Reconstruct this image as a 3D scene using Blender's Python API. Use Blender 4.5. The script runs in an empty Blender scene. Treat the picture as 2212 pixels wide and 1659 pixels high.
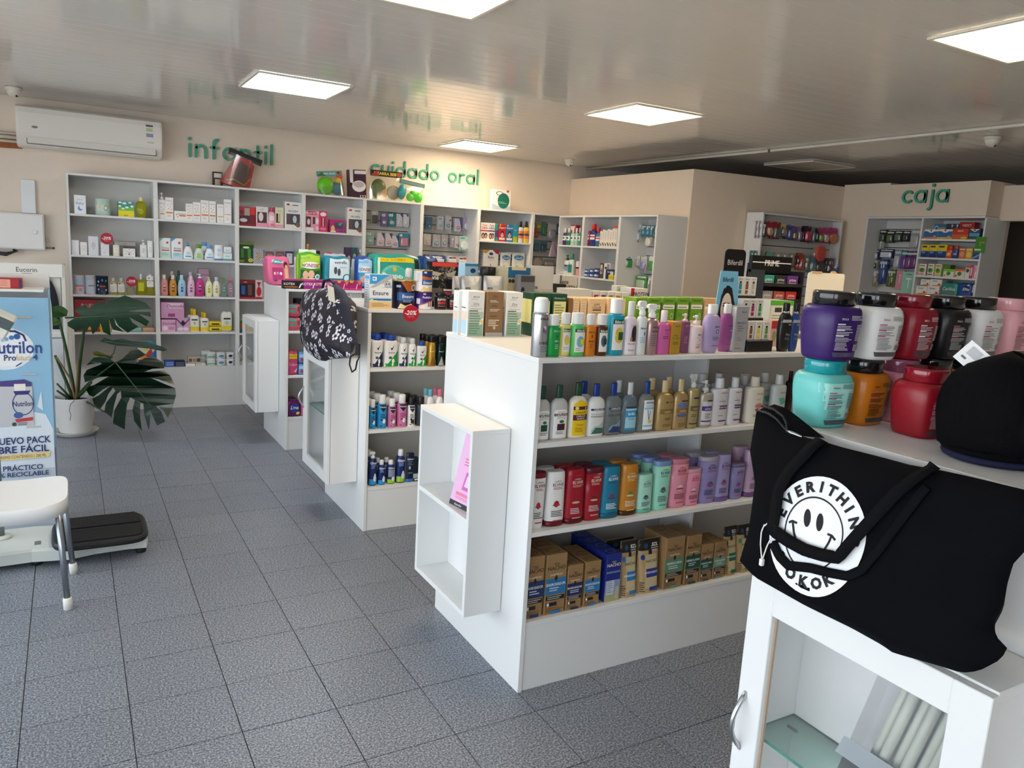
import bpy, bmesh, math, random
from mathutils import Vector, Matrix
from mathutils.geometry import tessellate_polygon
random.seed(7)
SC = bpy.context.scene
COL = SC.collection
PI = math.pi
# ---------------------------------------------------------------- camera
FPX, YAW, PITCH, ROLL, CAMH = 1667.26, .524432, .173507, .0588484, 1.6
_cy, _sy = math.cos(YAW), math.sin(YAW)
_fw = Vector((_sy, _cy, 0)); _rt = Vector((_cy, -_sy, 0)); _up = Vector((0, 0, 1))
FWD = _fw*math.cos(PITCH) - _up*math.sin(PITCH)
_u2 = _up*math.cos(PITCH) + _fw*math.sin(PITCH)
RGT = _rt*math.cos(ROLL) + _u2*math.sin(ROLL)
UPV = _u2*math.cos(ROLL) - _rt*math.sin(ROLL)
CAM = Vector((0, 0, CAMH))
cd = bpy.data.cameras.new('camera'); cd.sensor_width = 36; cd.lens = FPX/2212*36; cd.clip_start = .02
co = bpy.data.objects.new('camera', cd); COL.objects.link(co)
co.matrix_world = Matrix(((RGT.x, UPV.x, -FWD.x, 0), (RGT.y, UPV.y, -FWD.y, 0), (RGT.z, UPV.z, -FWD.z, CAMH), (0, 0, 0, 1)))
SC.camera = co
# ---------------------------------------------------------------- world, daylight, exposure
SC.view_settings.view_transform = 'Standard'; SC.view_settings.look = 'None'
SC.view_settings.gamma = 1; SC.view_settings.use_curve_mapping = False
SC.view_settings.exposure = 0.22
W = bpy.data.worlds.new('sky'); SC.world = W; W.use_nodes = True
wn = W.node_tree.nodes; wl = W.node_tree.links
bg = wn['Background']; bg.inputs['Strength'].default_value = 4.8
bg.inputs['Color'].default_value = (.80, .90, 1, 1)
def window_daylight(name, loc, rot, sx, sy):
    l = bpy.data.lights.new(name, 'AREA'); l.shape = 'RECTANGLE'; l.size = sx; l.size_y = sy
    l.cycles.is_portal = True
    o = bpy.data.objects.new(name, l); COL.objects.link(o); o.location = loc; o.rotation_euler = rot
window_daylight('side_window_daylight', (-2.55, 2.1, 1.3), (0, -PI/2, 0), 2.3, 7.0)
window_daylight('shop_front_daylight', (-1.55, -1.95, 1.3), (PI/2, 0, 0), 2.0, 2.3)
_s = bpy.data.lights.new('sun', 'SUN'); _s.energy = 15; _s.angle = .01; _s.color = (1, .93, .82)
_so = bpy.data.objects.new('sun', _s); COL.objects.link(_so); _so.rotation_euler = (math.radians(-24), math.radians(24), 0)
# pixel helpers: a pixel is only a direction; the distance comes from the shelf, wall or floor a thing touches
def ray(px, py): return RGT*((px-1106)/FPX) - UPV*((py-829.5)/FPX) + FWD
def onz(px, py, z): d = ray(px, py); return CAM + d*((z-CAMH)/d.z)
def onX(px, py, X): d = ray(px, py); return CAM + d*(X/d.x)
def onY(px, py, Y): d = ray(px, py); return CAM + d*(Y/d.y)
def _sol(c, ax, k0, base, dirv):
    a = base - CAM
    return (c*a.dot(FWD) - k0*a.dot(ax))/(k0*dirv.dot(ax) - c*dirv.dot(FWD))
def solx(px, Y, z): return _sol(px-1106, RGT, FPX, Vector((0, Y, z)), Vector((1, 0, 0)))
def soly(px, X, z): return _sol(px-1106, RGT, FPX, Vector((X, 0, z)), Vector((0, 1, 0)))
def solz(py, X, Y): return _sol(829.5-py, UPV, FPX, Vector((X, Y, 0)), Vector((0, 0, 1)))
# ---------------------------------------------------------------- materials
def lin(h):
    h = h.lstrip('#')
    if len(h) == 3: h = ''.join(c*2 for c in h)
    r = []
    for i in (0, 2, 4):
        c = int(h[i:i+2], 16)/255
        r.append(c/12.92 if c <= .04045 else ((c+.055)/1.055)**2.4)
    return (*r, 1)
_mats = {}
def P(hexc, rough=.45, metal=0, trans=0, alpha=1, ior=1.45, emit=0, bump=0, bscale=60, coat=0, sheen=0, vary=0):
    key = (hexc, rough, metal, trans, alpha, ior, emit, bump, bscale, coat, sheen, vary)
    if key in _mats: return _mats[key]
    m = bpy.data.materials.new('mat_'+hexc); m.use_nodes = True
    n = m.node_tree.nodes; l = m.node_tree.links; b = n['Principled BSDF']
    b.inputs['Base Color'].default_value = lin(hexc); b.inputs['Roughness'].default_value = rough
    b.inputs['Metallic'].default_value = metal; b.inputs['IOR'].default_value = ior
    b.inputs['Transmission Weight'].default_value = trans; b.inputs['Alpha'].default_value = alpha
    b.inputs['Coat Weight'].default_value = coat; b.inputs['Sheen Weight'].default_value = sheen
    if emit:
        b.inputs['Emission Color'].default_value = lin(hexc); b.inputs['Emission Strength'].default_value = emit
    if bump or vary:
        tc = n.new('ShaderNodeTexCoord'); nz = n.new('ShaderNodeTexNoise'); nz.inputs['Scale'].default_value = bscale
        nz.inputs['Detail'].default_value = 3; l.new(tc.outputs['Object'], nz.inputs['Vector'])
        if bump:
            bp = n.new('ShaderNodeBump'); bp.inputs['Strength'].default_value = bump; bp.inputs['Distance'].default_value = .004
            l.new(nz.outputs['Fac'], bp.inputs['Height']); l.new(bp.outputs['Normal'], b.inputs['Normal'])
        if vary:
            mx = n.new('ShaderNodeMix'); mx.data_type = 'RGBA'; c = lin(hexc)
            mx.inputs[6].default_value = tuple(x*(1-vary) for x in c[:3])+(1,); mx.inputs[7].default_value = tuple(min(1, x*(1+vary)) for x in c[:3])+(1,)
            l.new(nz.outputs['Fac'], mx.inputs[0]); l.new(mx.outputs[2], b.inputs['Base Color'])
    _mats[key] = m; return m
def PR(hexc): return P(hexc, .42)              # printed ink
def clear(tint='ffffff', fac=.14, rough=.06):
    key = ('clear', tint, fac, rough)
    if key in _mats: return _mats[key]
    m = bpy.data.materials.new('clear_plastic'); m.use_nodes = True
    n = m.node_tree.nodes; l = m.node_tree.links; n.remove(n['Principled BSDF'])
    t = n.new('ShaderNodeBsdfTransparent'); t.inputs[0].default_value = lin(tint)
    g = n.new('ShaderNodeBsdfGlossy'); g.inputs['Roughness'].default_value = rough; g.inputs[0].default_value = (1, 1, 1, 1)
    f = n.new('ShaderNodeLayerWeight'); pw = n.new('ShaderNodeMath'); pw.operation = 'POWER'; pw.inputs[1].default_value = 5; l.new(f.outputs['Facing'], pw.inputs[0])
    ad = n.new('ShaderNodeMath'); ad.operation = 'MULTIPLY_ADD'; ad.use_clamp = True; ad.inputs[1].default_value = .6; ad.inputs[2].default_value = .02+fac*.25
    mx = n.new('ShaderNodeMixShader'); l.new(pw.outputs[0], ad.inputs[0]); l.new(ad.outputs[0], mx.inputs[0])
    l.new(t.outputs[0], mx.inputs[1]); l.new(g.outputs[0], mx.inputs[2]); l.new(mx.outputs[0], n['Material Output'].inputs[0])
    _mats[key] = m; return m
WHITE = P('e4e4e2', .38, bump=.02, bscale=300)     # melamine board
BOARD = P('d8d7d3', .5)
EDGE = P('dcdcd9', .4)
METAL = P('b9bcbf', .28, 1); DARKM = P('2a2b2d', .4)
# ---------------------------------------------------------------- mesh builder
class MB:
    def __init__(s): s.v = []; s.f = []; s.m = []; s.mats = []; s.sm = []
    def mi(s, mat):
        if mat not in s.mats: s.mats.append(mat)
        return s.mats.index(mat)
    def add(s, vs, fs, mat, smooth=False):
        o = len(s.v); k = s.mi(mat); s.v += [tuple(p) for p in vs]
        for f in fs: s.f.append(tuple(i+o for i in f)); s.m.append(k); s.sm.append(smooth)
    def box(s, x0, y0, z0, x1, y1, z1, mat, bev=0):
        if x1 < x0: x0, x1 = x1, x0
        if y1 < y0: y0, y1 = y1, y0
        if z1 < z0: z0, z1 = z1, z0
        if not bev:
            s.add([(x, y, z) for x in (x0, x1) for y in (y0, y1) for z in (z0, z1)],
                  [(0, 1, 3, 2), (4, 6, 7, 5), (0, 4, 5, 1), (2, 3, 7, 6), (0, 2, 6, 4), (1, 5, 7, 3)], mat); return
        b = min(bev, (x1-x0)*.45, (y1-y0)*.45, (z1-z0)*.45); vs = []; ix = {}
        for sx in (0, 1):
            for sy in (0, 1):
                for sz in (0, 1):
                    X, Y, Z = (x0, x1)[sx], (y0, y1)[sy], (z0, z1)[sz]; dx, dy, dz = (b, -b)[sx], (b, -b)[sy], (b, -b)[sz]
                    for a, p in enumerate(((X, Y+dy, Z+dz), (X+dx, Y, Z+dz), (X+dx, Y+dy, Z))):
                        ix[sx, sy, sz, a] = len(vs); vs.append(p)
        g = lambda *k: ix[k]; fs = []
        fs += [(g(0, 0, 0, 0), g(0, 0, 1, 0), g(0, 1, 1, 0), g(0, 1, 0, 0)), (g(1, 0, 0, 0), g(1, 1, 0, 0), g(1, 1, 1, 0), g(1, 0, 1, 0)),
               (g(0, 0, 0, 1), g(1, 0, 0, 1), g(1, 0, 1, 1), g(0, 0, 1, 1)), (g(0, 1, 0, 1), g(0, 1, 1, 1), g(1, 1, 1, 1), g(1, 1, 0, 1)),
               (g(0, 0, 0, 2), g(0, 1, 0, 2), g(1, 1, 0, 2), g(1, 0, 0, 2)), (g(0, 0, 1, 2), g(1, 0, 1, 2), g(1, 1, 1, 2), g(0, 1, 1, 2))]
        for a in (0, 1):
            for c in (0, 1):
                q = (g(a, c, 0, 0), g(a, c, 0, 1), g(a, c, 1, 1), g(a, c, 1, 0)); fs.append(q if (a ^ c) == 0 else q[::-1])
                q = (g(a, 0, c, 0), g(a, 1, c, 0), g(a, 1, c, 2), g(a, 0, c, 2)); fs.append(q if (a ^ c) == 0 else q[::-1])
                q = (g(0, a, c, 1), g(0, a, c, 2), g(1, a, c, 2), g(1, a, c, 1)); fs.append(q if (a ^ c) == 0 else q[::-1])
        for k in [(a, c, d) for a in (0, 1) for c in (0, 1) for d in (0, 1)]:
            q = (g(*k, 0), g(*k, 2), g(*k, 1)); fs.append(q if sum(k) % 2 == 0 else q[::-1])
        s.add(vs, fs, mat)
    def lathe(s, prof, mat, rx=1, ry=1, p=2, n=20, c=(0, 0, 0), smooth=True, caps=(1, 1)):
        vs = []; fs = []
        for r, z in prof:
            for i in range(n):
                a = 2*PI*i/n; ca, sa = math.cos(a), math.sin(a)
                k = (abs(ca)**p + abs(sa)**p)**(-1/p)
                vs.append((c[0]+ca*k*r*rx, c[1]+sa*k*r*ry, c[2]+z))
        for j in range(len(prof)-1):
            for i in range(n):
                fs.append((j*n+i, j*n+(i+1) % n, (j+1)*n+(i+1) % n, (j+1)*n+i))
        s.add(vs, fs, mat, smooth); o = len(s.v)-len(vs); k = s.mi(mat)
        if caps[0]: s.f.append(tuple(o+i for i in range(n-1, -1, -1))); s.m.append(k); s.sm.append(False)
        if caps[1]: s.f.append(tuple(o+(len(prof)-1)*n+i for i in range(n))); s.m.append(k); s.sm.append(False)
    def tube(s, pts, r, mat, n=8, smooth=True):
        pts = [Vector(p) for p in pts]; vs = []; fs = []; rr = r if isinstance(r, (list, tuple)) else [r]*len(pts)
        ref = None
        for i, p in enumerate(pts):
            t = (pts[min(i+1, len(pts)-1)] - pts[max(i-1, 0)]).normalized()
            if ref is None: ref = Vector((0, 0, 1)) if abs(t.z) < .9 else Vector((1, 0, 0))
            a = t.cross(ref).normalized(); b = t.cross(a); ref = a.cross(t) if i else ref
            a = t.cross(ref).normalized(); b = t.cross(a)
            for k in range(n):
                th = 2*PI*k/n; vs.append(p + (a*math.cos(th)+b*math.sin(th))*rr[i])
        for j in range(len(pts)-1):
            for i in range(n): fs.append((j*n+i, (j+1)*n+i, (j+1)*n+(i+1) % n, j*n+(i+1) % n))
        s.add(vs, fs, mat, smooth); o = len(s.v)-len(vs); k = s.mi(mat)
        for f in (tuple(o+i for i in range(n)), tuple(o+(len(pts)-1)*n+i for i in range(n-1, -1, -1))): s.f.append(f); s.m.append(k); s.sm.append(False)
    def grid(s, fn, nu, nv, mat, smooth=True, flip=False, wrap=False):
        vs = [fn(i/nu, j/nv) for j in range(nv+1) for i in range(nu+1)]; fs = []
        for j in range(nv):
            for i in range(nu):
                a = j*(nu+1)+i; q = (a, a+1, a+nu+2, a+nu+1); fs.append(q[::-1] if flip else q)
        s.add(vs, fs, mat, smooth)
    def prism(s, poly, y0, y1, mat, fn=None, smooth=False, side=None):
        """outline in x,z extruded from y0 to y1; fn remaps a vertex"""
        fn = fn or (lambda x, y, z: (x, y, z)); n = len(poly)
        tri = tessellate_polygon([[Vector((x, z, 0)) for x, z in poly]])
        area = sum(poly[i][0]*poly[(i+1) % n][1]-poly[(i+1) % n][0]*poly[i][1] for i in range(n))
        F = [fn(x, y0, z) for x, z in poly]; B = [fn(x, y1, z) for x, z in poly]
        ft = []
        for t in tri:
            a, b, c = (poly[i] for i in t); ccw = (b[0]-a[0])*(c[1]-a[1])-(b[1]-a[1])*(c[0]-a[0]) > 0
            ft.append(tuple(t) if ccw else tuple(t)[::-1])
        s.add(F, ft, mat, smooth); s.add(B, [t[::-1] for t in ft], mat, smooth)
        fs = []
        for i in range(n):
            j = (i+1) % n; q = (i, n+i, n+j, j) if area > 0 else (j, n+j, n+i, i); fs.append(q)
        s.add(F+B, fs, side or mat, smooth)
    def build(s, name, parent=None, loc=None, rot=None):
        me = bpy.data.meshes.new(name); me.from_pydata(s.v, [], s.f)
        for m in s.mats: me.materials.append(m)
        me.polygons.foreach_set('material_index', s.m); me.polygons.foreach_set('use_smooth', s.sm); me.update()
        o = bpy.data.objects.new(name, me); COL.objects.link(o); o.parent = parent
        if loc: o.location = loc
        if rot: o.rotation_euler = rot
        return o
def thing(name, label, cat, loc=(0, 0, 0), rz=0, group=None):
    o = bpy.data.objects.new(name, None); COL.objects.link(o); o.empty_display_size = .05
    o.location = loc; o.rotation_euler = (0, 0, rz); return tag(o, label, cat, group)
def tag(o, label, cat, group=None):
    o['label'] = label; o['category'] = cat
    if group: o['group'] = group
    return o
def struct(o, label=None):
    o['kind'] = 'structure'
    if label: o['label'] = label
    return o
def again(o, d, label=None, group=None, rz=0):
    """copy of a thing with its parts and sub-parts, moved by d"""
    def cp(a, par):
        c = a.copy(); COL.objects.link(c); c.parent = par
        for ch in KIDS(a): cp(ch, c)
        return c
    c = cp(o, None); c.location = o.location + Vector(d); c.rotation_euler.z += rz
    if not label:
        w = ', upper one of the stack' if d[2] > .01 else ', the one behind'
        label = o['label']+w if len((o['label']+w).split()) <= 16 else None
    if label: c['label'] = label
    if group: c['group'] = group
    return c
def KIDS(a): return [x for x in COL.objects if x.parent == a]
# ---------------------------------------------------------------- room shell
XL, XR, YF, YB, ZC = -2.6, 9.4, -2.0, 7.79, 2.585
TX, TY, TW, TH = .125, 2.074, .3125, .3005
def tile_mat():
    m = bpy.data.materials.new('granite_tile'); m.use_nodes = True
    n = m.node_tree.nodes; l = m.node_tree.links; b = n['Principled BSDF']
    tc = n.new('ShaderNodeTexCoord'); oi = n.new('ShaderNodeObjectInfo')
    nz = n.new('ShaderNodeTexNoise'); nz.inputs['Scale'].default_value = 150; nz.inputs['Detail'].default_value = 2.5; nz.inputs['Roughness'].default_value = .7
    va = n.new('ShaderNodeVectorMath'); va.operation = 'ADD'; l.new(tc.outputs['Object'], va.inputs[0])
    cb = n.new('ShaderNodeCombineXYZ'); mm = n.new('ShaderNodeMath'); mm.operation = 'MULTIPLY'; mm.inputs[1].default_value = 37
    l.new(oi.outputs['Random'], mm.inputs[0]); l.new(mm.outputs[0], cb.inputs[0]); l.new(cb.outputs[0], va.inputs[1])
    l.new(va.outputs[0], nz.inputs['Vector'])
    r = n.new('ShaderNodeValToRGB'); e = r.color_ramp.elements
    e[0].position = .36; e[0].color = lin('454a52'); e[1].position = .64; e[1].color = lin('acb2bb')
    e2 = r.color_ramp.elements.new(.5); e2.color = lin('747a84')
    l.new(nz.outputs['Fac'], r.inputs[0])
    n2 = n.new('ShaderNodeTexNoise'); n2.inputs['Scale'].default_value = 5; l.new(va.outputs[0], n2.inputs['Vector'])
    hs = n.new('ShaderNodeHueSaturation'); mr = n.new('ShaderNodeMapRange')
    mr.inputs[1].default_value = 0; mr.inputs[2].default_value = 1; mr.inputs[3].default_value = .95; mr.inputs[4].default_value = 1.04
    l.new(oi.outputs['Random'], mr.inputs[0]); l.new(mr.outputs[0], hs.inputs['Value']); l.new(r.outputs[0], hs.inputs['Color'])
    l.new(hs.outputs[0], b.inputs['Base Color'])
    r2 = n.new('ShaderNodeMapRange'); r2.inputs[3].default_value = .3; r2.inputs[4].default_value = .5
    l.new(n2.outputs['Fac'], r2.inputs[0]); l.new(r2.outputs[0], b.inputs['Roughness'])
    return m
TILE = tile_mat()
def wall_mat(hexc, name):
    m = P(hexc, .75, bump=.12, bscale=14, vary=.03).copy(); m.name = name; return m
WALL = wall_mat('ecdece', 'wall_paint'); WALL2 = wall_mat('e9d8c4', 'partition_paint')
fm = MB(); fm.box(XL, YF, -.06, XR, YB+.1, -.004, P('4f4844', .9, vary=.15, bscale=9)); FLOOR = struct(fm.build('floor'), 'dark grey granite-look tile floor with thin joints')
tm = MB(); g = .0015; tm.box(-TW/2+g, -TH/2+g, -.008, TW/2-g, TH/2-g, 0, TILE, .0007)
tile0 = None; rest = MB(); nt = 0
cells = []
for i in range(-10, 31):
    for j in range(-15, 21):
        cx, cy = TX+TW*(i+.5), TY+TH*(j+.5)
        if cx-TW/2 < XL or cx+TW/2 > XR or cy-TH/2 < YF or cy+TH/2 > YB: continue
        d = Vector((cx, cy, 0))-CAM; z = d.dot(FWD)
        vis = z > .3 and -60 < 1106+FPX*d.dot(RGT)/z < 2270 and 600 < 829.5-FPX*d.dot(UPV)/z < 1780 and cx < 3.1
        if vis and cx > 1.5:      # under the gondolas
            vis = any(a < cy < b for a, b in ((1.1, 2.3),))
        cells.append((0 if vis else 1, (d.x**2+d.y**2), cx, cy))
cells.sort()
for k, (inv, dd, cx, cy) in enumerate(cells):
    if not inv and nt < 290:
        if tile0 is None: o = tm.build('tile', FLOOR); tile0 = o
        else: o = tile0.copy(); COL.objects.link(o); o.parent = FLOOR
        o.location = (cx, cy, random.uniform(-.0006, .0004)); nt += 1
    else: rest.box(cx-TW/2+g, cy-TH/2+g, -.008, cx+TW/2-g, cy+TH/2-g, 0, TILE)
ro = rest.build('tile_field', FLOOR); ro['kind'] = 'stuff'
def wallbox(name, x0, y0, z0, x1, y1, z1, m=WALL, label=None):
    b = MB(); b.box(x0, y0, z0, x1, y1, z1, m); return struct(b.build(name), label)
wallbox('wall_back', XL-.15, YB, 0, XR, YB+.15, 2.8)
wallbox('wall_right', XR, YF, 0, XR+.15, YB+.15, 2.8)
# side and front of the shop: glazed shop front with low sills and posts
b = MB(); b.box(XL-.15, YF-.15, 0, XL, YB, .22, WALL); b.box(XL-.15, YF-.15, 2.42, XL, YB, 2.8, WALL); b.box(XL-.15, 5.75, 0, XL, YB, 2.8, WALL); b.box(XL-.15, YF-.15, 0, XL, -1.5, 2.8, WALL)
struct(b.build('wall_left'))
b = MB(); b.box(XL, YF-.15, 0, XR, YF, .22, WALL); b.box(XL, YF-.15, 2.42, XR, YF, 2.8, WALL); b.box(-.55, YF-.15, 0, XR, YF, 2.8, WALL)
struct(b.build('wall_front'))
def glazing(name, a, bb, k, axis):
    r = MB(); al = P('8d9094', .35, .8)
    for i in range(k+1):
        t = a+(bb-a)*i/k
        if axis == 'Y': r.box(XL-.10, t-.025, .22, XL-.05, t+.025, 2.42, al)
        else: r.box(t-.025, YF-.10, .22, t+.025, YF-.05, 2.42, al)
    for z in (.245, 1.95, 2.395):
        if axis == 'Y': r.box(XL-.10, a, z-.025, XL-.05, bb, z+.025, al)
        else: r.box(a, YF-.10, z-.025, bb, YF-.05, z+.025, al)
    o = struct(r.build(name))
    for i in range(k):
        t0, t1 = a+(bb-a)*i/k+.025, a+(bb-a)*(i+1)/k-.025; q = MB()
        if axis == 'Y': q.box(XL-.08, t0, .27, XL-.074, t1, 2.37, clear())
        else: q.box(t0, YF-.08, .27, t1, YF-.074, 2.37, clear())
        q.build('pane', o)
glazing('window_1', -1.5, 5.75, 6, 'Y'); glazing('window_2', XL+.05, -.55, 2, 'X')
b = MB(); b.box(-12, -12, -.25, XL-.2, 16, -.15, P('b8b2a8', .85, vary=.1)); b.box(XL-.2, -12, -.25, 14, YF-.2, -.15, P('b8b2a8', .85, vary=.1)); struct(b.build('pavement'), 'grey pavement outside the shop windows')
# ceiling of narrow glossy planks
cb = MB(); cb.box(XL-.15, YF-.15, ZC+.02, XR+.15, YB+.15, ZC+.14, P('777570', .8)); CEIL = struct(cb.build('ceiling'), 'glossy grey-white plastic plank ceiling')
def pvc():
    m = P('dedbd6', .1).copy(); m.name = 'glossy_pvc'; n = m.node_tree.nodes; l = m.node_tree.links; b = n['Principled BSDF']
    tc = n.new('ShaderNodeTexCoord'); mp = n.new('ShaderNodeMapping'); mp.inputs['Scale'].default_value = (.7, 9, 9)
    nz = n.new('ShaderNodeTexNoise'); nz.inputs['Scale'].default_value = 2.2; nz.inputs['Detail'].default_value = 2
    l.new(tc.outputs['Object'], mp.inputs[0]); l.new(mp.outputs[0], nz.inputs['Vector'])
    bp = n.new('ShaderNodeBump'); bp.inputs['Strength'].default_value = .05; bp.inputs['Distance'].default_value = .01
    l.new(nz.outputs['Fac'], bp.inputs['Height']); l.new(bp.outputs[0], b.inputs['Normal']); return m
PVC = pvc(); PW = .125; L = XR-XL+.1
pm = MB(); pm.box(-L/2, -PW/2+.0005, 0, L/2, PW/2-.0005, .016, PVC, .0016); p0 = None
for k in range(int((YB-YF)/PW)):
    if p0 is None: o = pm.build('plank', CEIL); p0 = o
    else: o = p0.copy(); COL.objects.link(o); o.parent = CEIL
    o.location = ((XL+XR)/2, YF+PW*(k+.5), ZC); o.rotation_euler = (random.uniform(-.005, .005), 0, 0)
# inner partition walls (lower than the ceiling)
PX, PY, PX2, PY2, PH = 5.15, 5.72, 7.12, 5.55, 2.437
def poly_wall(name, pts, z0, z1, m=WALL2, label=None):
    n = len(pts); vs = [(x, y, z0) for x, y in pts]+[(x, y, z1) for x, y in pts]
    fs = [tuple(range(n-1, -1, -1)), tuple(range(n, 2*n))]+[(i, (i+1) % n, n+(i+1) % n, n+i) for i in range(n)]
    q = MB(); q.add(vs, fs, m); return struct(q.build(name), label)
poly_wall('wall_partition', [(PX, YB), (PX, PY), (PX2+.02, PY2), (PX2+.12, PY2+.1), (PX+.1, PY+.1), (PX+.1, YB)], 0, PH, label='cream partition wall lower than the ceiling')
# till wall with its niche ("caja")
CX = 7.1; CY0, CY1 = 4.05, 5.56
b = MB()
b.box(CX, CY0, 2.13, CX+.34, CY1, PH, WALL2); b.box(CX, 5.24, 0, CX+.34, CY1, 2.13, WALL2); b.box(CX, CY0, 0, CX+.34, CY1, .5, WALL2); b.box(CX+.33, CY0, 0, CX+.4, CY1, PH, WALL2)
b.box(CX-.0, 5.03, PH, CX+.34, CY1, PH+.02, WALL2)
struct(b.build('wall_till'), 'cream till wall with a built-in shelf niche')
wallbox('wall_doorway_header', CX+.22, 1.5, 2.1, CX+.32, CY0, 2.41, WALL2)
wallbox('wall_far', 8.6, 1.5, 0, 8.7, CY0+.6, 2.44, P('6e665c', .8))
# ---------------------------------------------------------------- wall shelving
YS = 7.442
T = .018
def pbox(name, par, *a, m=WHITE, bev=.0012):
    q = MB(); q.box(*a, m, bev); return q.build(name, par)
def shelf_unit(label, x0, x1, zs, z1=2.0, slat=None, y0=YS, y1=YB-.005, kick=.37):
    t = thing('shelf_unit', label, 'shelf', ((x0+x1)/2, (y0+y1)/2, 0)); t.location = (0, 0, 0)
    pbox('side_panel', t, x0, y0, 0, x0+T, y1, z1); pbox('side_panel', t, x1-T, y0, 0, x1, y1, z1)
    pbox('top_panel', t, x0+T, y0+.002, z1-T, x1-T, y1, z1)
    if not slat: pbox('back_panel', t, x0+T, y1-.012, kick, x1-T, y1, z1-T, m=BOARD)
    pbox('kick_panel', t, x0+T, y0+.004, 0, x1-T, y0+.022, kick-T)
    for z in [kick]+list(zs): pbox('shelf_board', t, x0+T, y0+.003, z-T, x1-T, y1-.012, z)
    if slat: slats(t, x0+T, x1-T, slat, z1-T, y1-.02)
    return t
def slats(t, a, b, z0, z1, y, pitch=.0925, axis='Y', first=0):
    """slat boards with dark grooves between; axis Y: boards face -Y at y, axis X: face -X at x=y"""
    bm = P('4c3f33', .7)
    if axis == 'Y': pbox('groove_back', t, a, y+.008, z0, b, y+.012, z1, m=bm, bev=0)
    else: pbox('groove_back', t, y+.008, a, z0, y+.012, b, z1, m=bm, bev=0)
    z = z1-first
    ztop = z1
    while ztop > z0+.02:
        zb = max(z0, ztop-pitch+.008)
        if axis == 'Y': pbox('slat', t, a, y, zb, b, y+.008, ztop, m=BOARD, bev=.001)
        else: pbox('slat', t, y, a, zb, y+.008, b, ztop, m=BOARD, bev=.001)
        ztop -= pitch
BX = [.0, .665, 1.335, 1.935, 2.53, 3.135, 3.785, 4.455, 5.13]
Z1s, Z2s, Z3s, Z4s = 1.675, 1.34, 1.01, .69
U = [shelf_unit('white wall shelf unit with baby cologne and pastel drums', BX[0], BX[1], (Z1s, Z2s, Z3s, Z4s)),
     shelf_unit('white wall shelf unit with a row of small white cartons on its top shelf', BX[1], BX[2], (Z1s, Z2s, Z3s, Z4s)),
     shelf_unit('white wall shelf unit with pink and red gift sets on top shelf', BX[2], BX[3], (1.662, 1.325, .995, .68)),
     shelf_unit('white wall shelf unit with a magenta box on its top shelf', BX[3], BX[4], (1.652, 1.325, .995, .68)),
     shelf_unit('white slatwall unit hung with purple and pink pacifier packs', BX[4], BX[5], (), slat=.39),
     shelf_unit('white slatwall unit hung with blue pacifier packs and a mint card', BX[5], BX[6], (), slat=.39),
     shelf_unit('white wall shelf unit with cartons and bottles, under the teal teether box', BX[6], BX[7], (1.668, 1.345, 1.0, .68)),
     shelf_unit('white slatwall corner unit hung with toys and a pink comb bag', BX[7], BX[8], (), slat=.39)]
# side run against the partition (front at X = 4.78)
XS = 4.78
def side_unit(label, y0, y1, zs, slat=None, z1=1.99, x0=XS, x1=PX-.004, kick=.37):
    t = thing('shelf_unit', label, 'shelf')
    pbox('side_panel', t, x0, y0, 0, x1, y0+T, z1); pbox('side_panel', t, x0, y1-T, 0, x1, y1, z1)
    pbox('top_panel', t, x0+.002, y0+T, z1-T, x1, y1-T, z1)
    if not slat: pbox('back_panel', t, x1-.012, y0+T, kick, x1, y1-T, z1-T, m=BOARD)
    pbox('kick_panel', t, x0+.004, y0+T, 0, x0+.022, y1-T, kick-T)
    for z in [kick]+list(zs): pbox('shelf_board', t, x0+.003, y0+T, z-T, x1-.012, y1-T, z)
    if slat: slats(t, y0+T, y1-T, slat, z1-T, x1-.02, axis='X')
    return t
SU = [side_unit('white shelf unit of mouthwash bottles in the room corner', 6.95, 7.425, (1.672, 1.347, 1.0, .68)),
      side_unit('white shelf unit with red mouthwash and toothpaste cartons against the partition', 6.315, 6.948, (1.672, 1.347, 1.0, .68)),
      side_unit('white slatwall unit hung with floss and toothbrush packs, at the partition corner', 5.735, 6.313, (), slat=.39)]
# slatwall box on the second partition wall
t = thing('slatwall_box', 'white slatwall box hung with combs and sponges on the partition wall', 'shelf')
WX0, WX1, WY0, WY1, WZ = 5.83, 7.0, 5.44, 5.60, 2.085
SW = t
pbox('side_panel', t, WX0, WY0, .3, WX0+T, WY1+.05, WZ); pbox('side_panel', t, WX1-T, WY0, .3, WX1, WY1-.04, WZ); pbox('top_panel', t, WX0+T, WY0+.002, WZ-T, WX1-T, WY1-.04, WZ)
slats(t, WX0+T, WX1-T, .3, WZ-T, WY1-.05, pitch=.098)
# till niche
t = thing('niche_shelf', 'white built-in shelf niche under the till sign, razors left and cartons right', 'shelf'); NI = t
NM = 4.635; NZ = 2.11
pbox('side_panel', t, CX-.004, 5.222, .5, CX+.325, 5.24, NZ); pbox('side_panel', t, CX-.004, CY0-.016, .5, CX+.325, CY0+.0, NZ)
pbox('side_panel', t, CX-.004, NM-T/2, .5, CX+.325, NM+T/2, NZ); pbox('top_panel', t, CX-.004, CY0, NZ, CX+.325, 5.24, NZ+T)
slats(t, NM+T/2, 5.222, .5, NZ, CX+.3, axis='X'); pbox('back_panel', t, CX+.318, CY0, .5, CX+.328, NM, NZ, m=BOARD)
NZS = [solz(515.3, CX, soly(1990.5, CX, 1.95)), solz(555, CX, soly(1985, CX, 1.8)), solz(594, CX, soly(1978.5, CX, 1.6)), solz(634.5, CX, soly(1974, CX, 1.4))]
for z in NZS: pbox('shelf_board', t, CX+.0, CY0, z-T, CX+.318, NM-T/2, z)
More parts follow.
